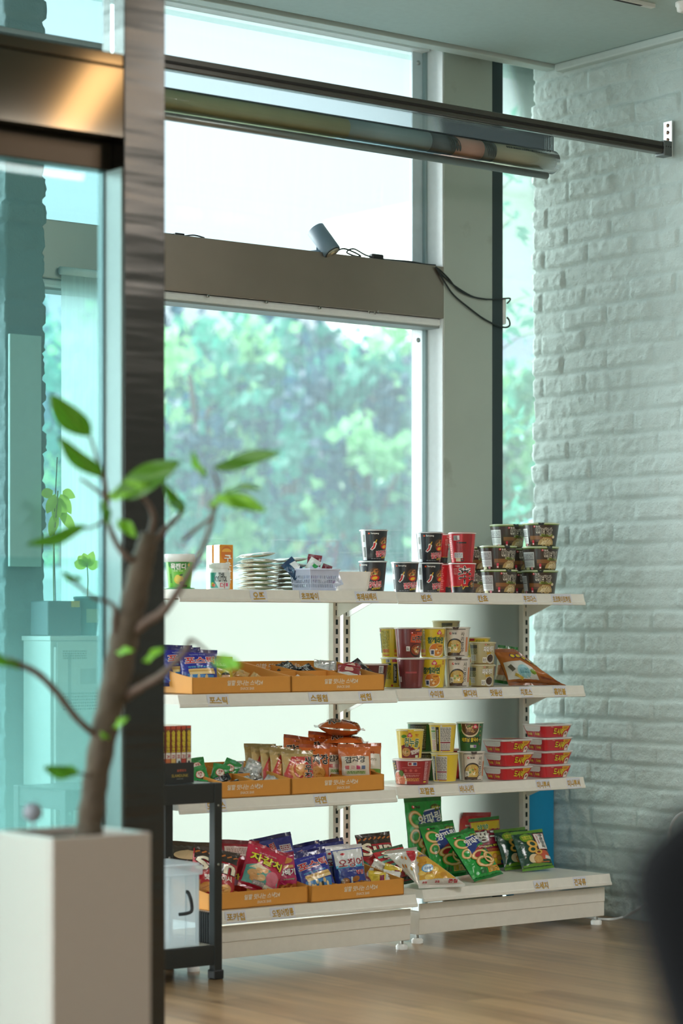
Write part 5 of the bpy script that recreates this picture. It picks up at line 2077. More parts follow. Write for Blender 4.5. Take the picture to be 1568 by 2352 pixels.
mb.box(1.2, PX0 - 0.002, PY + 0.05, PY + 0.058, TZ1 + 0.036, CZ, glassmat('upper_teal_glass', (0.72, 0.93, 0.94), dust=0.05, dustcol='#bfe8ea', refl=0.4))
mb.build('fanlight_glass', d1)
mb = MB()
mb.box(PX0 - 0.011, PX0 - 0.006, PY + 0.084, PY + 0.108, 0, 2.276, pm('door_edge_alu', '#4c6466', rough=0.4, metal=0.3))
mb.box(PX0 - 0.0055, PX0 - 0.0005, PY + 0.006, PY + 0.082, 0, 2.276, pm('post_reflection_plate', '#8d9a98', rough=0.4))  # added pale plate: the post side's bright reflection put into colour
mb.build('edge_strip', d1)

# ------------------------------------------------------------------ gondola shelving
SHZ = {1: 1.226, 2: 0.884, 3: 0.541, 4: 0.190}
slotm = pm('slot_shadow', '#20302f', rough=0.9)
pan = bpy.data.materials.new('translucent_back_panel')
pan.use_nodes = True
nt = pan.node_tree
for n in list(nt.nodes):
    nt.nodes.remove(n)
out = nt.nodes.new('ShaderNodeOutputMaterial')
df = nt.nodes.new('ShaderNodeBsdfDiffuse')
df.inputs['Color'].default_value = (*lin('#d3d5d0'), 1)
tl = nt.nodes.new('ShaderNodeBsdfTranslucent')
tl.inputs['Color'].default_value = (*lin('#d6d8d2'), 1)
ms = nt.nodes.new('ShaderNodeMixShader')
tcn = nt.nodes.new('ShaderNodeTexCoord')
wv = nt.nodes.new('ShaderNodeTexWave')
wv.bands_direction = 'X'
wv.inputs['Scale'].default_value = 40
wv.inputs['Distortion'].default_value = 0.2
nt.links.new(tcn.outputs['Object'], wv.inputs['Vector'])
mr = nt.nodes.new('ShaderNodeMapRange')
mr.inputs['To Min'].default_value = 0.80
mr.inputs['To Max'].default_value = 0.88
nt.links.new(wv.outputs['Fac'], mr.inputs['Value'])
nt.links.new(mr.outputs[0], ms.inputs[0])
nt.links.new(df.outputs[0], ms.inputs[1])
nt.links.new(tl.outputs[0], ms.inputs[2])
nt.links.new(ms.outputs[0], out.inputs['Surface'])
tagm = pm('price_tag_paper', '#d4d5de', rough=0.6)


def gondola(label, X0, X1, YF, YP, YB, tags):
    """X0..X1 bay, YF shelf front, YP back panel, YB front of the base deck"""
    g = thing('gondola_shelving', label, 'shelving unit', ((X0 + X1) / 2, YP, 0), group='white gondola units by the window')

    def up(mb):  # world -> local of the unit
        mb.v = [(x - (X0 + X1) / 2, y - YP, z) for (x, y, z) in mb.v]
        return mb
    for x in (X0, X1):
        m = MB()
        a, b_ = (x - 0.004, x + 0.028) if x == X0 else (x - 0.028, x + 0.004)
        m.box(a, b_, YP - 0.020, YP + 0.035, 0.03, SHZ[1] - 0.006, white_steel, bev=0.0015)
        z = 0.14
        while z < SHZ[1] - 0.03:
            c = (a + b_) / 2
            m.box(c - 0.0045, c + 0.0045, YP - 0.0212, YP - 0.019, z, z + 0.019, slotm)
            z += 0.0335
        up(m).build('upright', g)
    m = MB()
    m.box(X0 + 0.026, X1 - 0.026, YP + 0.004, YP + 0.008, 0.16, SHZ[1] - 0.004, pan)
    up(m).build('back_panel', g)
    for lv in (1, 2, 3, 4):
        z = SHZ[lv]
        yf = YB if lv == 4 else YF
        m = MB()
        m.box(X0 + 0.002, X1 - 0.002, yf + 0.004, YP - 0.018, z - 0.003, z, white_steel)
        m.box(X0 + 0.002, X0 + 0.006, yf + 0.004, YP - 0.018, z - 0.030, z - 0.003, white_steel)
        m.box(X1 - 0.006, X1 - 0.002, yf + 0.004, YP - 0.018, z - 0.030, z - 0.003, white_steel)
        m.box(X0 + 0.006, X1 - 0.006, YP - 0.022, YP - 0.019, z - 0.030, z - 0.003, white_steel)
        sh = up(m).build('shelf', g)
        # price rail along the front: slopes outwards to its foot, with a rolled lower lip
        prof = [(yf + 0.006, z + 0.0012), (yf, z + 0.0008), (yf - 0.008, z - 0.026), (yf - 0.012, z - 0.030), (yf - 0.013, z - 0.039), (yf - 0.009, z - 0.041), (yf - 0.006, z - 0.036), (yf - 0.003, z - 0.026), (yf + 0.004, z - 0.004)]
        m = MB()
        n = len(prof)
        vs = [(X0 - 0.002, y, q) for (y, q) in prof] + [(X1 + 0.002, y, q) for (y, q) in prof]
        fs = [(k, (k + 1) % n, n + (k + 1) % n, n + k) for k in range(n)] + [tuple(range(n))[::-1], tuple(range(n, 2 * n))]
        m.add(vs, [f[::-1] for f in fs], white_steel)
        up(m).build('price_rail', sh)
        for (u, s, wd) in tags[lv]:
            x = atY(u, yf - 0.005)
            m = MB()
            y0, z0, y1, z1 = yf - 0.0006, z - 0.001, yf - 0.0126, z - 0.0385
            dy, dz = y1 - y0, z1 - z0
            L = math.hypot(dy, dz)
            nx, nzz = dz / L, -dy / L   # outward normal (-y, +... ) of the slope

            def fn(uu, vv, o, x=x, y0=y0, z0=z0, dy=dy, dz=dz, L=L, nx=nx, nzz=nzz):
                t = (L / 2 - vv) / L
                return (x + uu, y0 + dy * t + nx * (o + 0.0014), z0 + dz * t - nzz * -(o + 0.0014))
            vs = [fn(a, c, 0) for (a, c) in ((-wd / 2, -L / 2), (wd / 2, -L / 2), (wd / 2, L / 2), (-wd / 2, L / 2))]
            m.add(vs, [(0, 1, 2, 3)], tagm)
            sk = Skin(m, fn, base=0.0003)
            n_ = len(s)
            sk.text(s, 0, 0, min(wd * 0.86, 0.023 * n_), 0.024, '#c79a34', 3, bold=0.022, rot=0.03 * ((len(s) % 3) - 1), outline=(('#6e5526', 0.036),))
            up(m).build('price_tag', sh)
        if lv < 4:
            for x in (X0 + 0.012, X1 - 0.012):
                m = MB()
                pts = [(YP - 0.018, z - 0.004), (yf + 0.03, z - 0.004), (yf + 0.03, z - 0.016)]
                for k in range(9):
                    t = k / 8
                    pts.append((yf + 0.03 + (YP - 0.018 - yf - 0.03) * (0.25 + 0.75 * t), z - 0.018 - 0.072 * (t ** 1.3) ** 0.8))
                pts.append((YP - 0.018, z - 0.094))
                n = len(pts)
                vs = [(x - 0.0015, y, q) for (y, q) in pts] + [(x + 0.0015, y, q) for (y, q) in pts]
                m.add(vs, [tuple(range(n)), tuple(range(n, 2 * n))[::-1]] + [(k, k + n, (k + 1) % n + n, (k + 1) % n) for k in range(n)], white_steel)
                up(m).build('bracket', sh)
    m = MB()
    z1 = 0.140
    m.box(X0 + 0.004, X1 - 0.004, YB + 0.022, YB + 0.026, 0.034, z1, white_steel, bev=0.001)
    m.box(X0 + 0.004, X1 - 0.004, YB + 0.019, YB + 0.023, 0.088, z1, white_steel, bev=0.001)
    up(m).build('kick_plate', g)
    for x in (X0 + 0.018, X1 - 0.018):
        m = MB()
        m.box(x - 0.014, x + 0.014, YB + 0.026, YP + 0.03, 0.032, 0.11, white_steel, bev=0.001)
        up(m).build('base_leg', g)
        for y in (YB + 0.05, YP - 0.02):
            m = MB()
            m.lathe([(0.020, 0.0), (0.021, 0.012), (0.017, 0.016), (0.016, 0.018)], whitep, seg=20, cx=x, cy=y)
            m.lathe([(0.005, 0.017), (0.005, 0.034)], steel, seg=12, cx=x, cy=y)
            up(m).build('levelling_foot', g)
    return g


LX0, LX1, LYF, LYP, LYB = 4.380, 5.280, 6.46, 6.79, 6.35
RX0, RX1, RYF, RYP, RYB = 5.388, 6.288, 6.58, 6.90, 6.44
gondola('white gondola shelving holding the orange divided trays, nearer the steel post', LX0, LX1, LYF, LYP, LYB, {
    1: ((593, '오뜨', .068), (710, '초코파이', .082), (840, '후레쉬베리', .098)),
    2: ((500, '포스틱', .086), (731, '스윙칩', .082), (838, '썬칩', .058)),
    3: ((495, '도리토스', .082), (735, '라면', .058)),
    4: ((540, '포카칩', .082), (648, '오징어땅콩', .100))})
gondola('white gondola shelving stocked with cup noodles beside the brick wall', RX0, RX1, RYF, RYP, RYB, {
    1: ((978, '빈츠', .052), (1107, '칸쵸', .052), (1215, '쿠크다스', .070), (1288, '초코화이트하임', .102)),
    2: ((1001, '수미칩', .070), (1078, '닭다리', .070), (1138, '맛동산', .064), (1207, '치토스', .062), (1284, '홈런볼', .066)),
    3: ((979, '꼬깔콘', .076), (1070, '바나나킥', .074), (1246, '미니뿌셔', .070), (1316, '미니뿌셔', .070)),
    4: ((1242, '소세지', .072), (1330, '견과류', .066))})
# ------------------------------------------------------------------ goods on the shelves
G = {}


def on(kname, name, label, cat, u, y, z, yaw=-38, tilt=0, roll=0, group=None, scale=None):
    return put(kname, name, label, cat, (atY(u, y), y, z), yaw, tilt, roll, group, scale)


Z1, Z2, Z3, Z4 = (SHZ[k] + 0.0015 for k in (1, 2, 3, 4))
CUP, BOWL = 0.1105, 0.0882

# ---- right unit, top shelf
SP = 'black spicy noodle cups on the top shelf'
on('spicy_cup', 'noodle_cup', 'lower black noodle cup of the pair behind the white bin, noodle picture to the front', 'noodle cup', 856, 6.66, Z1, -38 - 34, group=SP)
on('spicy_cup', 'noodle_cup', 'upper black noodle cup of the pair behind the plain white bin', 'noodle cup', 858, 6.66, Z1 + CUP, -38 + 12, group=SP)
on('spicy_cup', 'noodle_cup', 'single black noodle cup standing alone with nothing stacked on it', 'noodle cup', 930, 6.69, Z1, -38 - 6, group=SP)
on('spicy_cup', 'noodle_cup', 'lower black noodle cup of the stack touching the red cups', 'noodle cup', 985, 6.71, Z1, -38 + 16, group=SP)
on('spicy_cup', 'noodle_cup', 'upper black noodle cup of the stack touching the red cups', 'noodle cup', 986, 6.71, Z1 + CUP, -38 + 8, group=SP)
SH = 'red spicy noodle cups on the top shelf'
on('shin_cup', 'noodle_cup', 'lower front red noodle cup with a big black character and black base band', 'noodle cup', 1061, 6.67, Z1, -38 + 4, group=SH)
on('shin_cup', 'noodle_cup', 'upper front red noodle cup with its plain back and white label showing', 'noodle cup', 1061, 6.67, Z1 + CUP, -38 - 172, group=SH)
on('shin_cup', 'noodle_cup', 'lower red noodle cup half hidden between the black stack and the front red cup', 'noodle cup', 1012, 6.81, Z1, -38 + 95, group=SH)
on('shin_cup', 'noodle_cup', 'upper red noodle cup half hidden behind the upper black cup', 'noodle cup', 1003, 6.83, Z1 + CUP, -38 + 85, roll=0, group=SH)
MY = 'brown noodle bowls with green rims on the top shelf'
for (u, y, lv, yw, lab) in (
        (1239, 6.66, 0, -2, 'bottom brown noodle bowl of the right front stack of three'),
        (1241, 6.66, 1, 24, 'middle brown noodle bowl of the right front stack of three, dark side panel showing'),
        (1242, 6.66, 2, -4, 'top brown noodle bowl of the right front stack, highest and nearest the brick wall'),
        (1146, 6.68, 0, 26, 'bottom brown noodle bowl of the left front stack, with a torn wrap at its rim'),
        (1144, 6.68, 1, 24, 'brown noodle bowl on top of the left front stack of two, white panel showing'),
        (1101, 6.83, 0, -6, 'lower brown noodle bowl peeking out between the red cup and the front stack'),
        (1101, 6.83, 1, -2, 'upper brown noodle bowl peeking out between the red cup and the front stack'),
        (1199, 6.83, 0, 6, 'bottom brown noodle bowl of the back stack seen through the gap between the front stacks'),
        (1197, 6.83, 1, 6, 'middle brown noodle bowl of the back stack seen through the gap between the front stacks'),
        (1166, 6.83, 2, 22, 'topmost brown noodle bowl of the back row, white panel beside the steel column')):
    on('mayo_bowl', 'noodle_bowl', lab, 'noodle bowl', u, y, Z1 + lv * BOWL, -38 + yw, group=MY)

# ---- left unit, top shelf
on('candy_tub', 'candy_tub', 'green candy tub with a pear picture and white lid next to the steel post', 'tub', 412, 6.55, Z1, -40)
GB = 'orange cartons on the top shelf'
on('gum_box', 'snack_carton', 'front tall orange carton behind the white gum bottle', 'carton', 513, 6.64, Z1, -8, group=GB)
on('gum_box', 'snack_carton', 'back tall orange carton partly covered by the other orange carton', 'carton', 496, 6.70, Z1, -8, group=GB)
on('gum_bottle', 'gum_bottle', 'white gum bottle with a ribbed white cap and teal label', 'bottle', 503, 6.52, Z1, -32, scale=(0.92, 0.92, 0.92))
PG = 'cream pouches piled in two columns'
names8 = ('bottom', 'second from the bottom', 'third from the bottom', 'fourth from the bottom', 'fifth from the bottom', 'sixth from the bottom', 'seventh from the bottom', 'topmost')
r_ = random.Random(11)
for k in range(8):
    x, y = atY(570 + r_.uniform(-3, 3), 6.66), 6.69 + r_.uniform(-.006, .006)
    put('cream_pouch', 'snack_pouch', 'cream pouch lying in the left column beside the orange cartons, %s' % names8[k], 'pouch', (x, y, Z1 + 0.0115 + 0.0150 * k), 76 + r_.uniform(-4, 4), -90 + (6 if k == 7 else 0), 0, PG, (1, 0.72, 1))
names7 = names8[:6] + ('topmost, bent over',)
for k in range(7):
    x, y = atY(638 + r_.uniform(-3, 3), 6.64), 6.665 + r_.uniform(-.006, .006)
    put('cream_pouch', 'snack_pouch', 'cream pouch lying in the right column beside the lilac basket, %s' % names7[k], 'pouch', (x, y, Z1 + 0.0115 + 0.0150 * k), 74 + r_.uniform(-5, 5), -90 + (5 if k == 6 else 0), 0, PG, (1, 0.72, 1))
bx, by = atY(722, 6.53), 6.53
put('mesh_basket', 'plastic_basket', 'lilac white mesh basket of wrapped sweets on the top shelf', 'basket', (bx, by, Z1), 4)
WG = 'wrapped sweets in the lilac basket'
put('blue_wrapper', 'wrapped_sweet', 'dark blue and white sweet wrapper sticking up at the left end of the basket', 'wrapper', (bx - .050, by + .015, Z1 + .050), -30, 10, -42, WG)
put('green_wrapper', 'wrapped_sweet', 'white and green sweet wrapper sticking up beside the dark blue one', 'wrapper', (bx - .020, by + .020, Z1 + .048), -30, 5, 32, WG)
put('maroon_wrapper', 'wrapped_sweet', 'maroon sweet wrapper standing highest in the basket', 'wrapper', (bx + .004, by + .018, Z1 + .050), -38, 8, 8, WG)
put('maroon_wrapper', 'wrapped_sweet', 'maroon sweet wrapper in the right corner of the basket', 'wrapper', (bx + .048, by + .020, Z1 + .034), -38, 8, 20, WG, (.7, .7, .8))
for k, (dx, dy, rl) in enumerate(((-.035, -.022, 60), (0.0, -.030, -55), (.032, -.020, 70))):
    put('pale_wrapper', 'wrapped_sweet', 'pale sweet wrapper seen through the mesh, %s of three' % ('left one', 'middle one', 'right one')[k], 'wrapper', (bx + dx + (0.02 if rl < 0 else -.02), by + dy, Z1 + .022), -25, 12, rl, WG)
put('white_bin', 'storage_bin', 'plain cream plastic bin between the lilac basket and the black cups', 'bin', (atY(806, 6.535), 6.535, Z1), -30)

# ---- right unit, second shelf
on('maroon_bowl', 'noodle_bowl', 'dark maroon noodle bowl behind the end of the orange tray', 'noodle bowl', 847, 6.76, Z2, -38)
YC = 'yellow sesame noodle cups'
on('sesame_cup', 'noodle_cup', 'lower yellow noodle cup in the back left stack with a dark column of print', 'noodle cup', 905, 6.80, Z2, -38 + 180, group=YC)
on('sesame_cup', 'noodle_cup', 'upper yellow noodle cup in the back left stack, covered in small green print', 'noodle cup', 902, 6.80, Z2 + .109, -38 + 100, group=YC)
on('sesame_cup', 'noodle_cup', 'lower yellow noodle cup in front with the egg picture and green title', 'noodle cup', 993, 6.685, Z2, -38 - 8, group=YC)
on('sesame_cup', 'noodle_cup', 'upper yellow noodle cup in front between the brown cup and the beige cup', 'noodle cup', 992, 6.69, Z2 + .109, -38 + 18, group=YC)
on('raccoon_cup', 'noodle_cup', 'lower dark brown noodle cup with its plain back turned out', 'noodle cup', 943, 6.665, Z2, -38 + 178)
on('raccoon_cup', 'noodle_cup', 'upper dark brown noodle cup with an orange panel and black title', 'noodle cup', 938, 6.665, Z2 + .109, -38 + 10)
BC = 'beige broth noodle cups'
on('bone_broth_cup', 'noodle_cup', 'lower beige noodle cup with vertical title on the second shelf', 'noodle cup', 1050, 6.675, Z2, -38 + 2, group=BC)
on('bone_broth_cup', 'noodle_cup', 'upper beige noodle cup with vertical title on the second shelf', 'noodle cup', 1048, 6.675, Z2 + .110, -38 - 6, group=BC)
on('bone_broth_cup', 'noodle_cup', 'lower pale noodle cup hidden behind the beige and yellow cups', 'noodle cup', 1021, 6.83, Z2, -38 + 110, group=BC)
on('black_bean_bowl', 'noodle_bowl', 'khaki noodle bowl hidden behind the beige and yellow cups, under the one whose lid shows', 'noodle bowl', 1021, 6.83, Z2 + .1105, -38 + 60, scale=(1.06, 1.06, .8))
on('black_bean_bowl', 'noodle_bowl', 'khaki noodle bowl whose lid pokes above the beige and yellow cups', 'noodle bowl', 1024, 6.83, Z2 + .1105 + .0665, -38 + 60, scale=(1.06, 1.06, .8))
BB = 'khaki black bean noodle bowls'
on('black_bean_bowl', 'noodle_bowl', 'lower khaki noodle bowl beside the brown snack bag', 'noodle bowl', 1107, 6.665, Z2, -38 + 2, group=BB)
on('black_bean_bowl', 'noodle_bowl', 'upper khaki noodle bowl beside the brown snack bag', 'noodle bowl', 1108, 6.665, Z2 + .0822, -38 + 6, group=BB)
on('sesame_cup', 'noodle_cup', 'yellow noodle cup at the back, lower one behind the khaki bowls', 'noodle cup', 1094, 6.81, Z2, -38 + 170, group=YC, scale=(1, 1, .78))
on('sesame_cup', 'noodle_cup', 'yellow noodle cup at the back, its torn lid showing above the khaki bowls', 'noodle cup', 1096, 6.81, Z2 + .0858, -38 + 150, group=YC, scale=(1, 1, .88))
on('cartoon_corn_bag', 'snack_bag', 'cream, red and green snack bag behind the big brown one', 'snack bag', 1158, 6.80, Z2 + .004, -30, 12, 8, scale=(.55, .8, .88))
on('crunchy_brown_bag', 'snack_bag', 'big crumpled brown snack bag slumped on the shelf by the brick wall', 'snack bag', 1222, 6.66, Z2 + .001, -36, 12, 0)

# ---- right unit, third shelf
CN = 'yellow and maroon rice noodle cups'
on('red_big_bowl', 'noodle_bowl', 'wide red noodle bowl with a pink noodle picture on the third shelf', 'noodle bowl', 946, 6.675, Z3, -38 - 4)
on('cup_noodle', 'noodle_cup', 'yellow and maroon noodle cup standing on the wide red bowl', 'noodle cup', 941, 6.675, Z3 + .0902, -38 + 2, group=CN)
on('rice_noodle_cup', 'noodle_cup', 'lower dark green noodle cup behind the wide red bowl', 'noodle cup', 975, 6.81, Z3, -38 + 168)
on('rice_noodle_cup', 'noodle_cup', 'upper dark green noodle cup behind the yellow and maroon cup', 'noodle cup', 966, 6.81, Z3 + .1065, -38 + 165)
on('cup_noodle', 'noodle_cup', 'lower noodle cup of the middle stack, small print and a yellow edge showing', 'noodle cup', 1021, 6.685, Z3, -38 + 142, group=CN)
on('cup_noodle', 'noodle_cup', 'upper noodle cup of the middle stack, black column and yellow band showing', 'noodle cup', 1016, 6.685, Z3 + .1065, -38 + 172, group=CN)
on('shin_cup', 'noodle_cup', 'red noodle cup on the third shelf hidden behind the pale stacks', 'noodle cup', 1044, 6.82, Z3, -38 + 90)
on('bone_broth_cup', 'noodle_cup', 'beige noodle cup on the third shelf under the green cup', 'noodle cup', 1082, 6.675, Z3, -38 + 8)
on('rice_noodle_cup', 'noodle_cup', 'green rice noodle cup on top of the beige cup', 'noodle cup', 1079, 6.675, Z3 + .1095, -38 - 2)
LB = 'red lunch-box noodle trays'
for k in range(3):
    on('lunchbox_noodles', 'noodle_tray', 'red lunch-box noodle tray, %s of the left stack of three' % ('bottom', 'middle', 'top')[k], 'noodle tray', (1165, 1168, 1164)[k], 6.655, Z3 + .0500 * k, (1, -2, 2)[k], group=LB)
for k in range(4):
    on('lunchbox_noodles', 'noodle_tray', 'red lunch-box noodle tray, %s of the right stack of four' % ('bottom', 'second', 'third', 'top')[k], 'noodle tray', (1256, 1258, 1258, 1256)[k], 6.668, Z3 + .0500 * k, (0, 1, 2, 0)[k], group=LB)

# ---- right unit, bottom deck
on('sun_bag', 'snack_bag', 'red snack bag with black top leaning against the glowing panel, nearest the trays', 'snack bag', 880, 6.68, Z4 + .004, -14, 22, -4, scale=(.86, .8, .90))
on('sun_bag_green', 'snack_bag', 'red snack bag with pale green stripes leaning behind the corn chip bag', 'snack bag', 930, 6.58, Z4 + .006, -8, 36, -8, scale=(.95, .8, .80))
put('corn_chip_bag', 'snack_bag', 'white and yellow pyramid bag of corn chips', 'snack bag', (atY(960, 6.475), 6.475, Z4 + .001), -30)
OR = 'green onion ring snack bags'
on('onion_ring_bag', 'snack_bag', 'rear green onion ring bag standing tallest against the back panel', 'snack bag', 985, 6.81, Z4 + .004, -16, 8, -2, group=OR, scale=(1.0, .9, 1.17))
on('onion_ring_bag', 'snack_bag', 'middle green onion ring bag between the other two', 'snack bag', 1040, 6.66, Z4 + .006, -10, 28, -4, group=OR, scale=(1.0, .9, .90))
on('onion_ring_bag', 'snack_bag', 'front green onion ring bag leaning over towards the deck edge', 'snack bag', 1122, 6.51, Z4 + .012, -2, 40, -9, group=OR, scale=(.98, .95, .86))
on('red_snack_bag', 'snack_bag', 'red snack bag with a green stripe hidden behind the yellow and crimson one', 'snack bag', 1092, 6.86, Z4 + .002, -28, 8, 0, scale=(1.05, .8, 0.98))
on('honey_cracker_bag', 'snack_bag', 'yellow and crimson cracker bag with a white title', 'snack bag', 1128, 6.81, Z4 + .004, -16, 12, -4, scale=(1.0, .9, .90))
RO = 'dark green roasted onion snack bags'
on('roasted_onion_bag', 'snack_bag', 'rear dark green onion snack bag half covered by its twin', 'snack bag', 1196, 6.73, Z4 + .006, -8, 25, -3, group=RO, scale=(1, .75, .84))
on('roasted_onion_bag', 'snack_bag', 'front dark green onion snack bag nearest the brick wall', 'snack bag', 1236, 6.66, Z4 + .006, -8, 26, -3, group=RO, scale=(1, 1, .82))

# ---- orange trays, left unit
TG = 'orange divided display trays'
XL, XR = 4.644, 5.046
for (x, y, z, lab) in ((XL, LYF + .015, Z2, 'orange divided tray on the second shelf holding the blue stick snack bags'),
                       (XR, LYF + .015, Z2, 'orange divided tray on the second shelf with mostly empty compartments'),
                       (XL, LYF + .015, Z3, 'orange divided tray on the third shelf holding small green, silver and black packets'),
                       (XR, LYF + .015, Z3, 'orange divided tray on the third shelf holding gold and orange snack bags'),
                       (XL, LYB + .030, Z4, 'orange divided tray on the bottom deck holding red and pink snack bags'),
                       (XR, LYB + .018, Z4, 'orange divided tray on the bottom deck holding blue snack bags')):
    put('snack_tray' if ('empty' in lab or 'silver' in lab) else 'snack_tray_open', 'snack_tray', lab, 'tray', (x, y, z), 0, group=TG)

ZT = 0.004
# second shelf
SB = 'blue stick snack bags on the second shelf'
on('stick_bag', 'snack_bag', 'front blue stick snack bag in the second-shelf tray', 'snack bag', 456, 6.545, Z2 + ZT + .010, -22, 16, 3, group=SB, scale=(1, .75, .88))
on('stick_bag', 'snack_bag', 'middle blue stick snack bag in the second-shelf tray', 'snack bag', 418, 6.590, Z2 + ZT + .018, -22, 16, 2, group=SB, scale=(1, .75, .88))
on('stick_bag', 'snack_bag', 'rearmost blue stick snack bag in the second-shelf tray, next to the steel post', 'snack bag', 400, 6.635, Z2 + ZT + .024, -22, 16, 2, group=SB, scale=(1, .75, .88))
on('yellow_snack_bag', 'snack_bag', 'small yellow snack bag behind the blurred green leaf', 'snack bag', 505, 6.58, Z2 + ZT + .006, -18, 16, 3, scale=(1, 1, .88))
TN = 'tan wrapped sweets in the second-shelf tray'
for k, (u, y, zz, rl, lab) in enumerate(((545, 6.60, .030, 30, 'tan wrapped sweet at the back of the left tray'), (560, 6.58, .026, -30, 'tan wrapped sweet in the middle of the left tray'), (572, 6.565, .022, 40, 'tan wrapped sweet nearest the front of the left tray'))):
    on('tan_packet', 'wrapped_sweet', lab, 'sweet', u, y, Z2 + ZT + zz, -30, 40, rl, group=TN)
BP = 'black packets in the second-shelf tray'
for k, (u, y, rl, lab) in enumerate(((650, 6.70, 40, 'left black packet at the back of the second-shelf tray'), (668, 6.69, -25, 'middle black packet at the back of the second-shelf tray'), (686, 6.68, 60, 'right black packet at the back of the second-shelf tray'))):
    on('black_packet', 'small_packet', lab, 'packet', u, y, Z2 + .058, -28, 50, rl, group=BP)
for k, (u, y, lab) in enumerate(((738, 6.69, 'left silver packet at the back of the second-shelf tray'), (757, 6.69, 'right silver packet at the back of the second-shelf tray'))):
    on('silver_packet', 'small_packet', lab, 'packet', u, y, Z2 + .040, -26, 35, 10 - 8 * k)
on('white_packet', 'small_packet', 'white packet just showing over the front of the second-shelf tray', 'packet', 686, 6.52, Z2 + .016, -24, 60, 5)
on('clear_red_packet', 'snack_packet', 'red and clear snack packet in the right end of the second-shelf tray', 'packet', 797, 6.555, Z2 + .026, -26, 50, 14)
on('clear_red_packet', 'snack_packet', 'clear snack packet lying over the red one in the second-shelf tray', 'packet', 815, 6.60, Z2 + .042, -36, 58, -12)
on('black_red_packet', 'snack_packet', 'black snack packet with upturned corner at the right end of the second-shelf tray', 'packet', 846, 6.60, Z2 + .036, -20, 44, -34)
# third shelf, left tray
GP = 'green packets in the third-shelf tray'
for k, (u, y, zz, tl, rl, lab) in enumerate(((458, 6.68, .058, 30, -10, 'green packet beside the black slipcase'), (468, 6.60, .036, 30, -18, 'green packet with a round white seal at the left'), (500, 6.60, .040, 30, 14, 'green packet with a round white seal at the right'), (516, 6.65, .054, 30, 30, 'green packet at the back beside the silver ones'), (452, 6.53, .012, 50, 10, 'green packet low in the front compartment'))):
    on('green_packet', 'small_packet', lab, 'packet', u, y, Z3 + zz, -30, tl, rl, group=GP)
SV = 'silver packets in the third-shelf tray'
for k, (u, y, zz, tl, rl, lab) in enumerate(((540, 6.65, .064, 55, 4, 'silver packet lying flat on top with pale letters'), (572, 6.63, .048, 30, 24, 'crumpled silver packet leaning left'), (588, 6.61, .036, 38, -28, 'crumpled silver packet nearest the divider'), (584, 6.69, .066, 20, 35, 'silver packet with its corner up at the back'), (538, 6.58, .030, 60, 60, 'silver packet half under the others'), (612, 6.53, .018, 55, 30, 'single silver packet in the front compartment'))):
    on('silver_packet', 'small_packet', lab, 'packet', u, y, Z3 + zz, -30, tl, rl, group=SV)
BS = 'black stick packets in the third-shelf tray'
for k, (u, y, zz, yw, rl, lab) in enumerate(((492, 6.57, .040, -24, 68, 'black and grey stick packet at the back left'), (508, 6.55, .032, -34, 80, 'black and grey stick packet in the middle of the pile'), (520, 6.53, .026, -20, -74, 'black and grey stick packet at the front of the pile'), (556, 6.525, .030, -30, 84, 'black and grey stick packet lying farthest right'))):
    on('black_stick_packet', 'small_packet', lab, 'packet', u - 14, y, Z3 + zz, yw, 30, rl, group=BS)
# third shelf, right tray
SG = 'gold and red prawn snack bags'
for k, (u, y, lab) in enumerate(((687, 6.535, 'front gold and red prawn snack bag with the whole picture showing'), (660, 6.565, 'second gold and red prawn snack bag from the front'), (638, 6.595, 'third gold and red prawn snack bag from the front'), (617, 6.625, 'fourth gold and red prawn snack bag from the front'), (602, 6.655, 'rearmost gold and red prawn snack bag'))):
    on('shrimp_bag', 'snack_bag', lab, 'snack bag', u, y, Z3 + ZT + .003 + .005 * k, -14, 14, 2, group=SG, scale=(1, .55, .88))
PB = 'orange potato snack bags in the third-shelf tray'
on('potato_bag', 'snack_bag', 'orange potato snack bag right beside the front prawn bag, title showing', 'snack bag', 722, 6.575, Z3 + ZT + .010, -18, 12, 4, group=PB, scale=(1, 1, .88))
on('potato_bag', 'snack_bag', 'orange potato snack bag at the back left, only its top and round badge showing', 'snack bag', 680, 6.70, Z3 + ZT + .036, -20, 12, 8, group=PB, scale=(1, 1, .88))
on('potato_bag', 'snack_bag', 'orange potato snack bag standing at the back under the lying bags', 'snack bag', 738, 6.71, Z3 + ZT + .044, -24, 10, 6, group=PB, scale=(1, 1, .88))
on('potato_bag_back', 'snack_bag', 'orange potato snack bag with its cream back panel half hidden', 'snack bag', 776, 6.60, Z3 + ZT + .010, -16, 14, 3, group=PB, scale=(1, 1, .88))
on('potato_bag_back', 'snack_bag', 'orange potato snack bag with its whole cream back panel facing out', 'snack bag', 816, 6.545, Z3 + ZT + .008, -26, 8, 0, group=PB, scale=(1, 1, .88))
on('farm_bag', 'snack_bag', 'orange snack bag with a green field picture at the tray end', 'snack bag', 846, 6.595, Z3 + ZT + .008, -20, 10, 2, group=PB, scale=(1, 1, .88))
put('potato_bag', 'snack_bag', 'orange snack bag lying flat across the standing orange bags, lower of two', 'snack bag', (atY(835, 6.62), 6.60, Z3 + .158), 48, 90, 0, PB, (1.12, 1.0, 1.0))
put('potato_bag', 'snack_bag', 'orange snack bag lying flat on top, highest in the third-shelf tray', 'snack bag', (atY(828, 6.63), 6.61, Z3 + .203), 54, 86, 0, PB, (1.18, 1.15, 1.05))
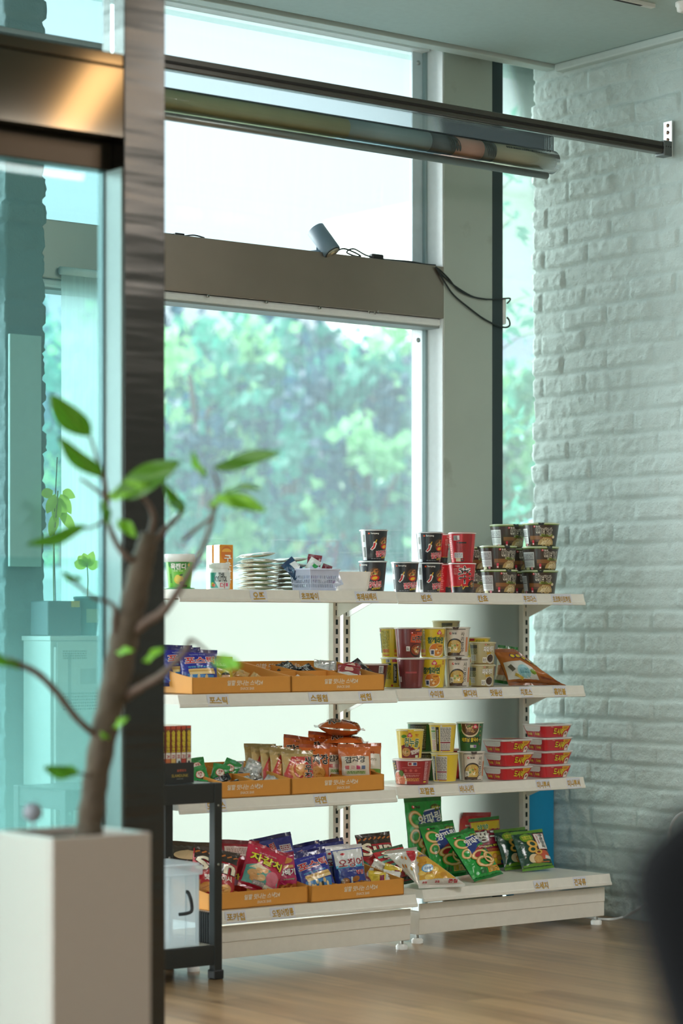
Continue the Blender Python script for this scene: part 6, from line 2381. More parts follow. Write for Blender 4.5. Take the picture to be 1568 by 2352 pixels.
# bottom deck, left tray
on('dark_snack_bag', 'snack_bag', 'dark brown snack bag slumped behind the clear box, beside the red one', 'snack bag', 432, 6.56, Z4 + .008, -24, 30, 4, scale=(1, .9, 1.15))
on('sun_bag', 'snack_bag', 'red snack bag in the bottom tray behind the black rack post', 'snack bag', 480, 6.455, Z4 + .014, -20, 22, 14, scale=(.98, .95, .92))
on('maroon_bag', 'snack_bag', 'dark red snack bag standing behind the pink one', 'snack bag', 548, 6.555, Z4 + .014, -24, 16, 4)
on('clam_bag', 'snack_bag', 'bright pink snack bag with a yellow title tilted in the bottom tray', 'snack bag', 590, 6.445, Z4 + .040, -14, 18, 22, scale=(.95, .9, .74))
on('twist_bag', 'snack_bag', 'magenta snack bag with a white title beside the pink one', 'snack bag', 656, 6.450, Z4 + .006, -14, 10, -5, scale=(1, 1, .88))
on('stick_bag_back', 'snack_bag', 'blue stick snack bag standing high at the back of the left bottom tray', 'snack bag', 650, 6.60, Z4 + .024, -22, 18, -10)
# bottom deck, right tray
on('stick_bag_back', 'snack_bag', 'blue stick snack bag at the back left of the right bottom tray', 'snack bag', 712, 6.60, Z4 + .010, -22, 16, -10, scale=(1, .9, .88))
on('stick_bag_back', 'snack_bag', 'blue stick snack bag at the back of the right bottom tray before the upright', 'snack bag', 768, 6.62, Z4 + .010, -22, 16, -8, scale=(.9, .9, .90))
on('stick_bag_back', 'snack_bag', 'blue stick snack bag tucked directly behind the front blue bag', 'snack bag', 728, 6.49, Z4 + .012, -20, 20, -10, scale=(.95, .8, .82))
on('stick_bag', 'snack_bag', 'front blue stick snack bag leaning in the right bottom tray', 'snack bag', 733, 6.435, Z4 + .012, -16, 20, -10, scale=(1.08, 1, .98))
on('squid_nut_bag', 'snack_bag', 'front blue and white nut snack bag in the right bottom tray', 'snack bag', 810, 6.435, Z4 + .006, -18, 10, -5, scale=(1, 1, .92))
on('squid_nut_bag', 'snack_bag', 'blue and white nut snack bag tucked behind its twin', 'snack bag', 782, 6.50, Z4 + .006, -18, 12, -5, scale=(1, 1, .90))
WR = 'small wrappers in the right end of the bottom tray'
on('white_packet', 'small_packet', 'white packet standing at the back of the bottom tray end', 'packet', 857, 6.53, Z4 + .040, -34, 20, 30, group=WR)
on('yellow_packet', 'small_packet', 'yellow and maroon packet in the bottom tray end', 'packet', 866, 6.435, Z4 + .024, -20, 40, 12, group=WR)
on('white_packet', 'small_packet', 'white packet at the front corner of the bottom tray end', 'packet', 897, 6.43, Z4 + .022, -24, 40, 14, group=WR)
on('yellow_packet', 'small_packet', 'yellow packet behind the white one in the bottom tray end', 'packet', 893, 6.475, Z4 + .034, -24, 30, 24, group=WR)
on('maroon_wrapper', 'small_packet', 'maroon packet lying at the left of the bottom tray end', 'packet', 848, 6.44, Z4 + .020, -20, 50, -14, group=WR)
# ------------------------------------------------------------------ black rack with books and box
rk = thing('metal_rack', 'black metal rack with two decks standing in front of the shelving', 'rack', (4.09, 6.30, 0))


def rl(mb):
    mb.v = [(x - 4.09, y - 6.30, z) for (x, y, z) in mb.v]
    return mb


RKX0, RKX1, RKY0, RKY1, RKT = 3.80, 4.374, 6.205, 6.51, 0.616
for x in (RKX0, RKX1 - 0.030):
    for y in (RKY0, RKY1 - 0.030):
        m = MB()
        m.box(x, x + 0.030, y, y + 0.030, 0.018, RKT, black, bev=0.003)
        m.tube([(x + .015, y - .0005, .36), (x + .015, y - .002, .36)], .004, steel, seg=10)
        m.tube([(x + .015, y - .0005, .545), (x + .015, y - .002, .545)], .004, steel, seg=10)
        rl(m).build('post', rk)
        m = MB()
        m.box(x - 0.004, x + 0.034, y - 0.004, y + 0.034, 0, 0.030, blackp, bev=0.004)
        rl(m).build('foot', rk)
for z in (RKT, 0.108):
    m = MB()
    m.box(RKX0 + .004, RKX1 - .004, RKY0 + .004, RKY1 - .004, z - 0.006, z - 0.001, pm('deck_laminate', '#a59c8c', rough=0.4) if z < .3 else pm('deck_black', '#55585a', rough=0.3))
    rl(m).build('deck', rk)
    m = MB()
    m.box(RKX0 + .03, RKX1 - .03, RKY0 + .002, RKY0 + .020, z - 0.062, z - 0.001, black, bev=0.002)
    m.box(RKX0 + .03, RKX1 - .03, RKY1 - .020, RKY1 - .002, z - 0.062, z - 0.001, black, bev=0.002)
    m.box(RKX1 - .022, RKX1 - .004, RKY0 + .03, RKY1 - .03, z - 0.062, z - 0.001, black, bev=0.002)
    m.box(RKX0 + .004, RKX0 + .022, RKY0 + .03, RKY1 - .03, z - 0.062, z - 0.001, black, bev=0.002)
    rl(m).build('rail', rk)
m = MB()
for k in range(7):
    m.box(RKX1 - .024, RKX1 - .006, RKY0 + .034 + .012 * k, RKY0 + .042 + .012 * k, 0.108, 0.205, blackp, bev=.002)
m.box(RKX1 - .022, RKX1 - .010, RKY0 + .030, RKY0 + .118, 0.108, 0.200, blackp)
rl(m).build('ribbed_guard', rk)

# slipcase with comics
SX1, SY = atY(445, 6.255), 6.255
scx = SX1 - 0.075
sc = thing('book_slipcase', 'black slipcase with gold lettering holding comics on the rack', 'slipcase', (scx, SY, RKT))
m = MB()
cw = 0.150
card = pm('black_card', '#2a2b2a', rough=0.5)
m.box(-cw / 2, cw / 2, 0, 0.003, 0, 0.064, card)
m.box(-cw / 2, cw / 2, 0.003, 0.118, 0, 0.003, card)
m.box(-cw / 2, cw / 2, 0.115, 0.118, 0.003, 0.064, card)
m.box(-cw / 2, -cw / 2 + .003, 0.003, 0.115, 0.003, 0.064, card)
m.box(cw / 2 - .003, cw / 2, 0.003, 0.115, 0.003, 0.064, card)
s = Skin(m, lambda u, v, o: (u, -o, v))
s.text('SLAMDUNK', 0.022, 0.024, 0.062, 0.0085, '#a08a3c', 2, bold=0.03)
s.text('슬램덩크', 0.028, 0.040, 0.034, 0.0075, '#b0523a', 2, bold=0.04)
s.lines(0.022, 0.014, 0.024, 0.003, '#8a8a80', 1, 2, 4)
m.build('case', sc)
bks = random.Random(9)
bcols = ('#c89a2a', '#b8402a', '#b06a2a', '#8a3a2c', '#a04a30', '#6a7a8a', '#5a4a40')
spots = ('first comic from the right in the slipcase, with a grey and black spine', 'second comic from the right in the slipcase', 'third comic from the right in the slipcase', 'fourth comic from the right in the slipcase', 'fifth comic from the right in the slipcase', 'sixth comic from the right in the slipcase', 'seventh comic from the right in the slipcase, beside the steel post')
bw = 0.0196
for k in range(7):
    x = scx + cw / 2 - 0.005 - bw * (k + 0.5)
    bk = thing('comic_book', spots[k], 'book', (x, SY + 0.006, RKT + 0.0035), group='comics in the slipcase')
    m = MB()
    m.box(-bw / 2 + .0006, bw / 2 - .0006, 0, 0.106, 0, 0.176, ink('#a83226' if k else '#4a4a4c'), bev=0.001)
    s = Skin(m, lambda u, v, o: (u, -o, v))
    s.rect(0, 0.171, bw * .84, 0.008, '#c24a2c', 1)
    s.rect(0, 0.128, bw * .84, 0.072, '#7a3a24' if k % 2 else '#8a5a26', 1)
    s.text('슬\n램\n덩\n크', 0, 0.128, bw * .58, 0.066, '#d8c02a', 4, bold=0.05)
    s.rect(0, 0.083, bw * .84, 0.018, '#e2ddd4', 2)
    s.text(str(20 + k), 0, 0.081, bw * .5, 0.009, '#a8243a', 4, bold=0.05)
    r = random.Random(40 + k)
    s.rect(0, 0.045, bw * .84, 0.056, ('#d8cfc0', '#b03a2c', '#cfd8dc', '#d8b060', '#c86a3a', '#8a3226', '#c8b89a')[k], 2)
    for q in range(6):
        s.disc(r.uniform(-.3, .3) * bw, r.uniform(.025, .065), bw * .24, .007, r.choice(('#2f3a44', '#c86a3a', '#3f8a80', '#d8c8a8', '#6a2a24')), 3 + q * .2, n=10)
    m.build('cover', bk)
    m = MB()
    m.box(-bw / 2 + .0018, bw / 2 - .0018, 0.002, 0.1068, 0.0015, 0.1765, pm('book_pages', '#d9d2c0', rough=0.8))
    m.build('pages', bk)

# clear storage box on the lower deck
cbx, cby, cbz = atY(424, 6.30) - 0.150, 6.305, 0.108
cb = thing('storage_box', 'clear plastic storage box with black clip handle on the lower rack deck', 'storage box', (cbx, cby, cbz))
clr = bpy.data.materials.new('frosted_clear_plastic')
clr.use_nodes = True
nt = clr.node_tree
pb = nt.nodes['Principled BSDF']
pb.inputs['Base Color'].default_value = (0.86, 0.90, 0.92, 1)
setin(pb, 'Roughness', 0.3)
tr = nt.nodes.new('ShaderNodeBsdfTranslucent')
tr.inputs['Color'].default_value = (0.9, 0.93, 0.95, 1)
tp = nt.nodes.new('ShaderNodeBsdfTransparent')
tp.inputs['Color'].default_value = (0.93, 0.96, 0.97, 1)
ms1 = nt.nodes.new('ShaderNodeMixShader')
ms1.inputs[0].default_value = 0.65
ms2 = nt.nodes.new('ShaderNodeMixShader')
tcn = nt.nodes.new('ShaderNodeTexCoord')
nn = nt.nodes.new('ShaderNodeTexNoise')
nn.inputs['Scale'].default_value = 8
mrr = nt.nodes.new('ShaderNodeMapRange')
mrr.inputs['To Min'].default_value = 0.52
mrr.inputs['To Max'].default_value = 0.68
nt.links.new(tcn.outputs['Object'], nn.inputs['Vector'])
nt.links.new(nn.outputs['Fac'], mrr.inputs['Value'])
nt.links.new(pb.outputs[0], ms1.inputs[1])
nt.links.new(tr.outputs[0], ms1.inputs[2])
nt.links.new(mrr.outputs[0], ms2.inputs[0])
nt.links.new(ms1.outputs[0], ms2.inputs[1])
nt.links.new(tp.outputs[0], ms2.inputs[2])
nt.links.new(ms2.outputs[0], nt.nodes['Material Output'].inputs['Surface'])
m = MB()
bw2, bd2, bh2, t2 = 0.150, 0.085, 0.255, 0.003
m.box(-bw2, bw2, -bd2, bd2, 0, t2, clr)
for (a, b2, c, d) in ((-bw2, bw2, -bd2, -bd2 + t2), (-bw2, bw2, bd2 - t2, bd2), (-bw2, -bw2 + t2, -bd2 + t2, bd2 - t2), (bw2 - t2, bw2, -bd2 + t2, bd2 - t2)):
    m.box(a, b2, c, d, t2, bh2 - .026, clr)
for x in (-.10, -.04, .04, .10, .140):
    m.box(x - .003, x + .003, -bd2 - .002, -bd2, .01, bh2 - .03, clr)
m.build('box_body', cb)
m = MB()
m.box(-bw2 - .010, bw2 + .010, -bd2 - .008, bd2 + .008, bh2 - .032, bh2, clr, bev=.004)
m.box(-bw2 - .002, bw2 + .002, -bd2 - .002, bd2 + .002, bh2 - .002, bh2 + .006, clr, bev=.003)
m.build('lid', cb)
m = MB()
m.tube(smooth_path([(.070, -bd2 - .006, .105), (.085, -bd2 - .022, .108), (.103, -bd2 - .022, .112), (.109, -bd2 - .020, .122), (.108, -bd2 - .018, .142), (.104, -bd2 - .014, .162), (.103, -bd2 - .006, .172), (.098, -bd2 - .003, .173)], 6), .0055, blackp, seg=10)
m.build('clip_handle', cb)

# ------------------------------------------------------------------ potted fig tree in front of the glass
leafm = leafmat('fig_leaf', '#47741c', 0.35)
leafy = leafmat('young_fig_leaf', '#79b02a', 0.45)
bark = pm('fig_bark', '#4b3f31', rough=0.85, var=0.4, nscale=22, bump=0.8, bscale=35)
twig = pm('fig_twig', '#57453a', rough=0.7, var=0.2, nscale=30)
QX0, QX1, QY0, QY1, QZ = 2.603, 2.846, 4.30, 4.54, 0.668
pt = thing('potted_tree', 'leaning fig tree in a tall white square planter before the glass partition', 'potted plant', ((QX0 + QX1) / 2, (QY0 + QY1) / 2, 0))


def ql(mb):
    cx, cy = (QX0 + QX1) / 2, (QY0 + QY1) / 2
    mb.v = [(x - cx, y - cy, z) for (x, y, z) in mb.v]
    return mb


potm = pm('white_planter_lacquer', '#a59b93', rough=0.35, coat=0.1, var=0.02)
m = MB()
T = 0.014
m.box(QX0, QX1, QY0, QY0 + T, 0, QZ, potm, bev=.003)
m.box(QX0, QX1, QY1 - T, QY1, 0, QZ, potm, bev=.003)
m.box(QX0, QX0 + T, QY0 + T, QY1 - T, 0, QZ, potm, bev=.003)
m.box(QX1 - T, QX1, QY0 + T, QY1 - T, 0, QZ, potm, bev=.003)
m.box(QX0 + T, QX1 - T, QY0 + T, QY1 - T, 0, .03, potm)
ql(m).build('planter', pt)
m = MB()
m.grid(lambda a, c: (QX0 + T + a * (QX1 - QX0 - 2 * T), QY0 + T + c * (QY1 - QY0 - 2 * T), QZ - 0.018 + 0.008 * mnoise.noise(Vector((a * 9, c * 9, 1)))), 24, 24, pm('potting_soil', '#3c3128', rough=0.95, bump=0.6, bscale=120))
ql(m).build('soil', pt)
D0 = 5.14


def limb(name, pts, label=None, mat_=None, seg=14):
    """pts: (u, v, depth, radius in px)"""
    m = MB()
    cen = smooth_path([PD(u, v, d) for (u, v, d, r) in pts], 6)
    rr = []
    for i in range(len(pts) - 1):
        for k in range(6):
            t = k / 6
            rr.append((pts[i][3] * (1 - t) + pts[i + 1][3] * t) * D0 / F)
    rr.append(pts[-1][3] * D0 / F)
    rr = [q * (1 + 0.06 * math.sin(i * 1.7)) for i, q in enumerate(rr)]
    m.tube(cen, rr, mat_ or twig, seg=seg)
    return ql(m).build(name, pt, label)


limb('trunk', [(203, 1935, 5.12, 33), (206, 1895, 5.12, 31), (218, 1800, 5.12, 29), (238, 1690, 5.12, 31), (262, 1580, 5.13, 33), (282, 1480, 5.14, 34), (302, 1400, 5.14, 31), (322, 1310, 5.14, 27), (335, 1260, 5.14, 24), (343, 1225, 5.14, 19)], mat_=bark, seg=20)
limb('branch', [(292, 1462, 5.14, 14), (335, 1430, 5.12, 12), (377, 1402, 5.10, 11), (412, 1352, 5.06, 9), (440, 1305, 5.04, 7), (466, 1255, 5.02, 6), (488, 1190, 5.0, 5), (484, 1150, 5.0, 4)])
limb('branch', [(288, 1600, 5.13, 13), (330, 1575, 5.10, 10), (378, 1545, 5.06, 9), (425, 1495, 5.02, 7), (440, 1470, 5.0, 5), (480, 1500, 4.98, 3), (510, 1522, 4.96, 3)])
limb('branch', [(240, 1705, 5.12, 9), (212, 1683, 5.10, 8), (172, 1645, 5.07, 8), (130, 1590, 5.03, 8), (88, 1548, 5.0, 8), (50, 1528, 4.98, 7), (20, 1515, 4.96, 6)])
limb('branch', [(266, 1500, 5.14, 7), (262, 1440, 5.12, 7), (264, 1400, 5.12, 7), (252, 1385, 5.12, 5), (215, 1372, 5.1, 4), (180, 1345, 5.08, 4), (150, 1326, 5.07, 3)])
limb('branch', [(320, 1290, 5.14, 10), (292, 1280, 5.12, 8), (270, 1252, 5.12, 7), (254, 1218, 5.11, 6), (244, 1180, 5.1, 6), (246, 1140, 5.1, 5), (236, 1095, 5.08, 5), (222, 1050, 5.07, 4), (206, 998, 5.06, 3)])
limb('branch', [(340, 1240, 5.14, 9), (352, 1190, 5.12, 7), (335, 1150, 5.1, 5), (300, 1130, 5.08, 4)])
limb('branch', [(345, 1250, 5.14, 9), (385, 1210, 5.16, 7), (420, 1170, 5.17, 5), (395, 1130, 5.16, 4), (380, 1115, 5.15, 3)])
limb('branch', [(420, 1240, 5.16, 5), (450, 1215, 5.12, 5), (490, 1180, 5.08, 4), (500, 1120, 5.06, 3), (490, 1085, 5.05, 3)])
limb('branch', [(210, 1785, 5.11, 4), (195, 1780, 5.09, 3), (178, 1774, 5.08, 2)])
limb('branch', [(250, 1150, 5.1, 5), (215, 1120, 5.1, 4), (185, 1100, 5.1, 3)])
limb('branch', [(246, 1190, 5.1, 5), (215, 1210, 5.08, 3), (190, 1215, 5.07, 2)])


def leaf(base, tip, width, mat_, face=0.3, droop=0.0, fold=0.25):
    """base/tip: (u, v, depth); width in px; face = how much the blade turns towards the viewer"""
    a, b2 = PD(*base), PD(*tip)
    ax = b2 - a
    L = ax.length
    ax.normalize()
    fw = Vector((ST, CT, 0))
    side = ax.cross(fw).normalized()
    nrm_ = side.cross(ax).normalized()
    side = (side * math.cos(face) + nrm_ * math.sin(face)).normalized()
    nrm_ = ax.cross(side).normalized()
    W = width * D0 / F / 2

    def fn(p, q):
        t = q
        wp = W * (math.sin(PI * min(1, t ** 0.85)) ** 0.8) * (1.0 if t < .96 else (1 - t) / .04)
        s_ = (p - 0.5) * 2
        c = a + ax * (L * t) + nrm_ * (0.10 * L * math.sin(PI * t) * droop)
        return c + side * (s_ * wp) + nrm_ * (abs(s_) * wp * fold + 0.004 * math.sin(8 * t + 3 * s_))
    m = MB()
    m.grid(fn, 8, 16, mat_)
    m.tube([fn(.5, k / 10) for k in range(10)], [0.0016 * (1.1 - k / 10) for k in range(10)], leafy, seg=6)
    return ql(m).build('leaf', pt)


for args in (
        ((208, 1000, 5.06), (112, 906, 5.00), 62, leafm, .35, .3),
        ((238, 1096, 5.08), (132, 1004, 5.02), 46, leafm, .5, .3),
        ((262, 1140, 5.08), (414, 1058, 5.02), 66, leafm, .25, -.3),
        ((248, 1142, 5.1), (340, 1110, 5.04), 40, leafy, .4, .2),
        ((472, 1096, 5.02), (440, 1038, 5.0), 24, leafy, .7, .2),
        ((490, 1075, 5.05), (644, 1036, 5.0), 44, leafm, .55, -.4),
        ((500, 1140, 5.04), (612, 1172, 5.0), 40, leafy, .3, .3),
        ((516, 1130, 5.02), (598, 1120, 4.98), 24, leafm, .8, .4),
        ((480, 1160, 5.0), (530, 1140, 4.96), 24, leafy, .5, .2),
        ((196, 1208, 5.07), (62, 1252, 5.0), 36, leafm, .6, .4),
        ((270, 1195, 5.1), (312, 1232, 5.06), 32, leafy, .3, .2),
        ((236, 1150, 5.1), (248, 1205, 5.06), 24, leafm, .5, .2),
        ((186, 1332, 5.08), (142, 1316, 5.05), 22, leafm, .7, .3),
        ((46, 1534, 4.98), (-30, 1490, 4.9), 34, leafm, .6, .3),
        ((512, 1524, 4.96), (552, 1528, 4.9), 34, leafy, .3, .1),
        ((488, 1522, 4.98), (535, 1512, 4.94), 26, leafy, .3, .1),
        ((180, 1775, 5.08), (100, 1764, 5.02), 38, leafm, .35, .2),
        ((268, 1500, 5.1), (305, 1492, 5.05), 20, leafy, .4, .1),
        ((330, 1520, 5.08), (376, 1488, 5.02), 22, leafy, .5, .1),
        ((262, 1672, 5.08), (292, 1648, 5.02), 20, leafy, .4, .1),
        ((250, 1695, 5.08), (232, 1684, 5.05), 16, leafy, .4, .1),
        ((425, 1170, 5.17), (372, 1108, 5.12), 26, leafm, .5, .2),
        ((384, 1150, 5.1), (420, 1178, 5.06), 20, leafm, .5, .2)):
    leaf(*args)
m = MB()
p0, p1 = PD(78, 1912, 5.08), PD(75, 1870, 5.08)
m.tube([p0, p1], .0022, pm('grey_plastic', '#7d828c', 0.5), seg=8)
m.tube([p1 + Vector((-.004 * ST, -.004 * CT, .004)), p1 + Vector((.004 * ST, .004 * CT, .004))], .020, pm('grey_plastic', '#7d828c', 0.5), seg=24)
ql(m).build('plant_marker', pt)

# ------------------------------------------------------------------ things near the window seen through the glass
st = thing('plant_stand', 'white low cabinet under the potted seedlings beside the brick pier', 'cabinet', (4.136, 6.755, 0))
m = MB()
m.box(-.106, .112, -.085, .085, 0.0, 1.06, pm('white_laminate', '#dfe6e4', rough=.5), bev=.002)
m.build('carcass', st)
m = MB()
m.box(-.110, .116, -.090, .090, 1.06, 1.075, pm('white_laminate', '#dfe6e4', rough=.5), bev=.002)
m.build('top', st)
m = MB()
m.box(-.096, .102, -.100, -.0855, .06, 1.04, pm('white_laminate', '#dfe6e4', rough=.5), bev=.002)
m.build('door', st)
p = thing('notice_sheet', 'pale printed sheet taped to the white cabinet', 'paper', (4.130, 6.6535, .935))
m = MB()
m.box(-.085, .085, -.001, .001, -.12, .12, pm('printed_paper', '#dfe9e6', rough=.7))
s = Skin(m, lambda u, v, o: (u, -.001 - o, v), base=.0004)
s.lines(-.02, .08, .09, .03, '#9fb4b4', 4, 1, 6)
s.rect(.03, .01, .06, .05, '#c3cfce', 1)
s.rect(-.04, .0, .012, .16, '#b8c8c8', 1)
s.lines(0, -.07, .13, .06, '#a8bcbc', 6, 1, 8)
m.build('sheet', p)
dp = thing('seedling_planter', 'dark slate box planter with a tall staked seedling on the white cabinet', 'planter', (4.110, 6.75, 1.0755))
m = MB()
pm('slate_plastic', '#4f6a72', rough=.5)
m.box(-.074, .050, -.055, .055, 0, .112, MATS['slate_plastic'], bev=.004)
m.build('trough', dp)
m = MB()
m.box(-.068, .044, -.049, .049, .108, .1125, pm('potting_soil', '#3c3128', rough=0.95))
m.build('soil', dp)
m = MB()
m.tube(smooth_path([(-.018, 0, .10), (-.020, 0, .20), (-.016, .004, .31), (-.010, 0, .40), (-.004, 0, .47)]), [.0022] * 33, pm('green_stem', '#7d8a4a', rough=.6), seg=8)
m.build('stem', dp)
m = MB()
m.tube([(-.006, .01, .10), (-.014, .01, .34), (0.0, .01, .58)], .0016, pm('stake', '#55483a', rough=.6), seg=6)
m.build('stake', dp)
lime = leafmat('seedling_leaf', '#b7d65a', .55)


def small_leaf(par, base, d, L, W, mat_):
    m = MB()
    d = Vector(d).normalized()
    sd = d.cross(Vector((ST, CT, 0))).normalized()
    nn_ = sd.cross(d)
    bs_ = Vector(base)
    m.grid(lambda a, t: bs_ + d * (L * t) + sd * ((a - .5) * W * math.sin(PI * min(1, t ** .8)) ** .8) + nn_ * (.15 * L * math.sin(PI * t)), 4, 8, mat_)
    m.build('leaf', par)


for (bz, dx, dz, L) in ((.46, -.5, -.9, .075), (.46, .5, -.9, .075), (.45, -.15, -1, .085), (.45, .18, -1, .09), (.40, -.35, -1, .085), (.40, .7, -.9, .08), (.47, -.9, -.3, .05), (.47, .9, -.4, .05)):
    small_leaf(dp, (-.004 + dx * .02, 0, bz), (dx, -.1, dz), L, .034, lime)
t2 = thing('plant_pot', 'teal round pot with a small pale seedling and yellow label', 'plant pot', (4.208, 6.735, 1.0755))
m = MB()
m.lathe([(.030, 0), (.044, .12), (.046, .12), (.046, .128), (.040, .128), (.036, .118)], pm('teal_pot', '#6fa2a4', rough=.5), seg=28)
s = Skin(m, lambda u, v, o: ((.0385 + o + .004 * (v - .06) / .06) * math.sin(u / .04), -(.0385 + o + .004 * (v - .06) / .06) * math.cos(u / .04), v))
s.rect(0, .065, .05, .045, '#a8b89a', 2)
m.build('pot', t2)
m = MB()
m.tube(smooth_path([(0, 0, .11), (.003, 0, .18), (0, 0, .23)]), .0018, MATS['green_stem'], seg=8)
m.build('stem', t2)
m = MB()
m.lathe([(.037, .110), (.036, .116), (.01, .118)], pm('potting_soil', '#3c3128', rough=0.95), seg=20)
m.build('soil', t2)
for (dx, dz, L) in ((-.9, .2, .06), (.9, .3, .05), (-.4, .9, .05), (.3, .9, .055), (-.7, .6, .055)):
    small_leaf(t2, (0, 0, .225), (dx, -.2, dz), L, .034, lime)
yl = thing('plant_label', 'small yellow card label on the edge of the slate planter', 'label', (4.138, 6.6935, 1.168))
m = MB()
m.box(-.016, .016, -.0008, .0008, 0, .020, pm('yellow_card', '#d8b24a', rough=.6))
m.build('card', yl)
nb = thing('notice_board', 'pale board fixed to the left brick pier behind the glass', 'board', (4.032, 6.838, 1.30))
m = MB()
m.box(-.056, .062, -.006, .008, 0, .755, pm('pale_board', '#a9c6c2', rough=.5), bev=.002)
m.build('panel', nb)
fs_ = thing('reflection_sheet', 'tall pale sheet added behind the door glass, standing in for a reflection in it', 'screen', (4.365, 7.03, 1.10))
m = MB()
scm = glassmat('pale_reflection_sheet', (0.95, 0.98, 0.97), dust=.72, dustcol='#f4fbf8', refl=.2)  # sheet added where the door glass mirrors something pale
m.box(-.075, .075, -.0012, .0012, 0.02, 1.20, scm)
m.build('reflection_face', fs_)
m = MB()
m.tube([(-.080, 0, 1.21), (.080, 0, 1.21)], .014, whitep, seg=14)
m.build('sheet_top_bar', fs_)
m = MB()
m.tube([(-.078, 0, .015), (.078, 0, .015)], .008, whitep, seg=12)
m.build('weight_bar', fs_)  # bottom bar of the added sheet
bl = thing('blue_bin', 'bright blue plastic bin in the gap between the shelving and the window', 'bin', (6.39, 6.985, 0))
m = MB()
bm_ = pm('blue_plastic', '#1487b4', rough=.4)
m.box(-.085, .085, -.05, .05, 0, .50, bm_, bev=.008)
m.build('body', bl)
m = MB()
m.box(-.090, .090, -.055, .055, .500, .525, bm_, bev=.006)
m.build('lid', bl)

# ------------------------------------------------------------------ rail with the rolled banner
RY, RZ = 6.31, 2.872
rail = thing('ceiling_rail', 'dark bronze rail crossing above the shelves to a bracket on the brick wall', 'rail', (5.0, RY, RZ))
bronze = pm('bronze_rail_metal', '#6f6a66', rough=0.24, metal=0.9)
m = MB()
m.box(3.3 - 5.0, WX - 0.035 - 5.0, -.018, .018, -.022, .022, bronze, bev=.004)
m.box(3.3 - 5.0, WX - 0.035 - 5.0, -.021, -.017, -.006, .004, pm('rail_groove', '#17120f', rough=.5), bev=.001)
m.build('profile', rail)
m = MB()
m.box(WX - 0.060 - 5.0, WX - 0.018 - 5.0, -.024, .024, -.030, .026, pm('grey_zinc', '#6a6f6e', 0.4, 0.6), bev=.003)
for q in (-.012, 0, .012):
    m.tube([(WX - 0.0385 + q - 5.0, -.025, .004), (WX - 0.0385 + q - 5.0, -.023, .004)], .0025, blackp, seg=8)
m.build('end_cap', rail)
m = MB()
zinc = pm('zinc_bracket', '#c9cdcc', rough=.3, metal=.7)
m.box(WX - 0.018 - 5.0, WX - 0.012 - 5.0, -.022, .022, -.03, .105, zinc, bev=.002)
for q in (.035, .062, .088):
    m.tube([(WX - 0.0195 - 5.0, 0, q), (WX - 0.0165 - 5.0, 0, q)], .007, pm('screw_head', '#7a5a4a', .4, .6), seg=12)
m.build('wall_bracket', rail)
bn = thing('rolled_banner', 'printed banner rolled in a clear sleeve hanging under the rail', 'banner', (5.0, RY - .005, RZ - .022))
BX0, BX1 = 3.3 - 5.0, atY(1262, RY) - 5.0
clear = glassmat('clear_sleeve_plastic', (0.90, 0.97, 0.98), dust=.03, dustcol='#dff2f6', refl=1.3, ior=1.5)
m = MB()
m.box(BX0, BX1 + .012, -.003, .006, -.062, -.003, clear, bev=.001)
n = 28


def arc_roll(rad, y, z, x0, x1, mm):
    m.tube([(x0 + (x1 - x0) * k / 12, y, z) for k in range(13)], rad, mm, seg=n)


arc_roll(.041, .004, -.096, BX0, BX1 + .012, clear)
m.build('clear_sleeve', bn)
m = MB()
prm = {}
ux = lambda u: atY(u, RY) - 5.0
rp_ = [(BX0, ux(790), '#b3bd93'), (ux(790), ux(978), '#9dbcc0'), (ux(978), ux(1034), '#5f7076'), (ux(1034), ux(1098), '#d8ae9c'), (ux(1098), ux(1126), '#74827f'), (ux(1126), BX1, '#c2c3a6')]
for (a, c, h) in rp_:
    m.tube([(a, .004, -.094), ((a + c) / 2, .004, -.094), (c, .004, -.094)], .0335, pm('banner_' + h[1:], h, rough=.6, var=.15, nscale=9), seg=30)
sk = Skin(m, lambda u, v, o: (u, .004 - (.034 + o) * math.cos(v / .034), -.094 + (.034 + o) * math.sin(v / .034)))
sk.lines((ux(1150) + ux(1245)) / 2, .022, ux(1245) - ux(1150), .010, '#2f3834', 1, 2, 5, fill=.9)
for k in range(4):
    sk.disc(ux(1020) + .012 * k, .005, .006, .03, '#3c4a4c', 3, rot=.4, inner=.4)
    sk.disc(ux(1104) + .010 * k, .004, .005, .03, '#3a4648', 3, rot=.4, inner=.4)
m.build('printed_roll', bn)
m = MB()
m.tube([(BX0, -.012, -.150), (BX1 - .03, -.012, -.150)], .0125, pm('bar_aluminium', '#8f9694', rough=.3, metal=.8), seg=18)
m.build('weight_bar', bn)
m = MB()
m.tube([(BX1 - .002, .004, -.094), (BX1 + .004, .004, -.094)], .035, pm('core_card', '#c9b39c', rough=.7), seg=26)
m.build('core_end', bn)

# ------------------------------------------------------------------ lamp, cables and boxes on the beam
sp = P(737, 584, 7.10)
lt = thing('spotlight', 'grey cylindrical spotlight on a disc base standing on the steel beam', 'spotlight', (sp.x, 7.105, BZ1))
m = MB()
gp = pm('grey_lamp_paint', '#6d8391', rough=.45)
m.lathe([(.056, 0), (.057, .004), (.054, .010), (.02, .012)], gp, seg=36)
m.tube([(-.026, -.028, .010), (-.026, -.028, .022)], .004, gp, seg=10)
m.build('base', lt)
m = MB()
m.tube([(-.012, 0, .008), (-.012, 0, .062)], .0055, gp, seg=12)
m.box(-.020, -.004, -.006, .006, .050, .080, gp, bev=.002)
m.build('arm', lt)
a_ = P(724, 526, 7.09) - Vector((sp.x, 7.105, BZ1))
c_ = P(763, 580, 7.03) - Vector((sp.x, 7.105, BZ1))
ax_ = (c_ - a_).normalized()
m = MB()
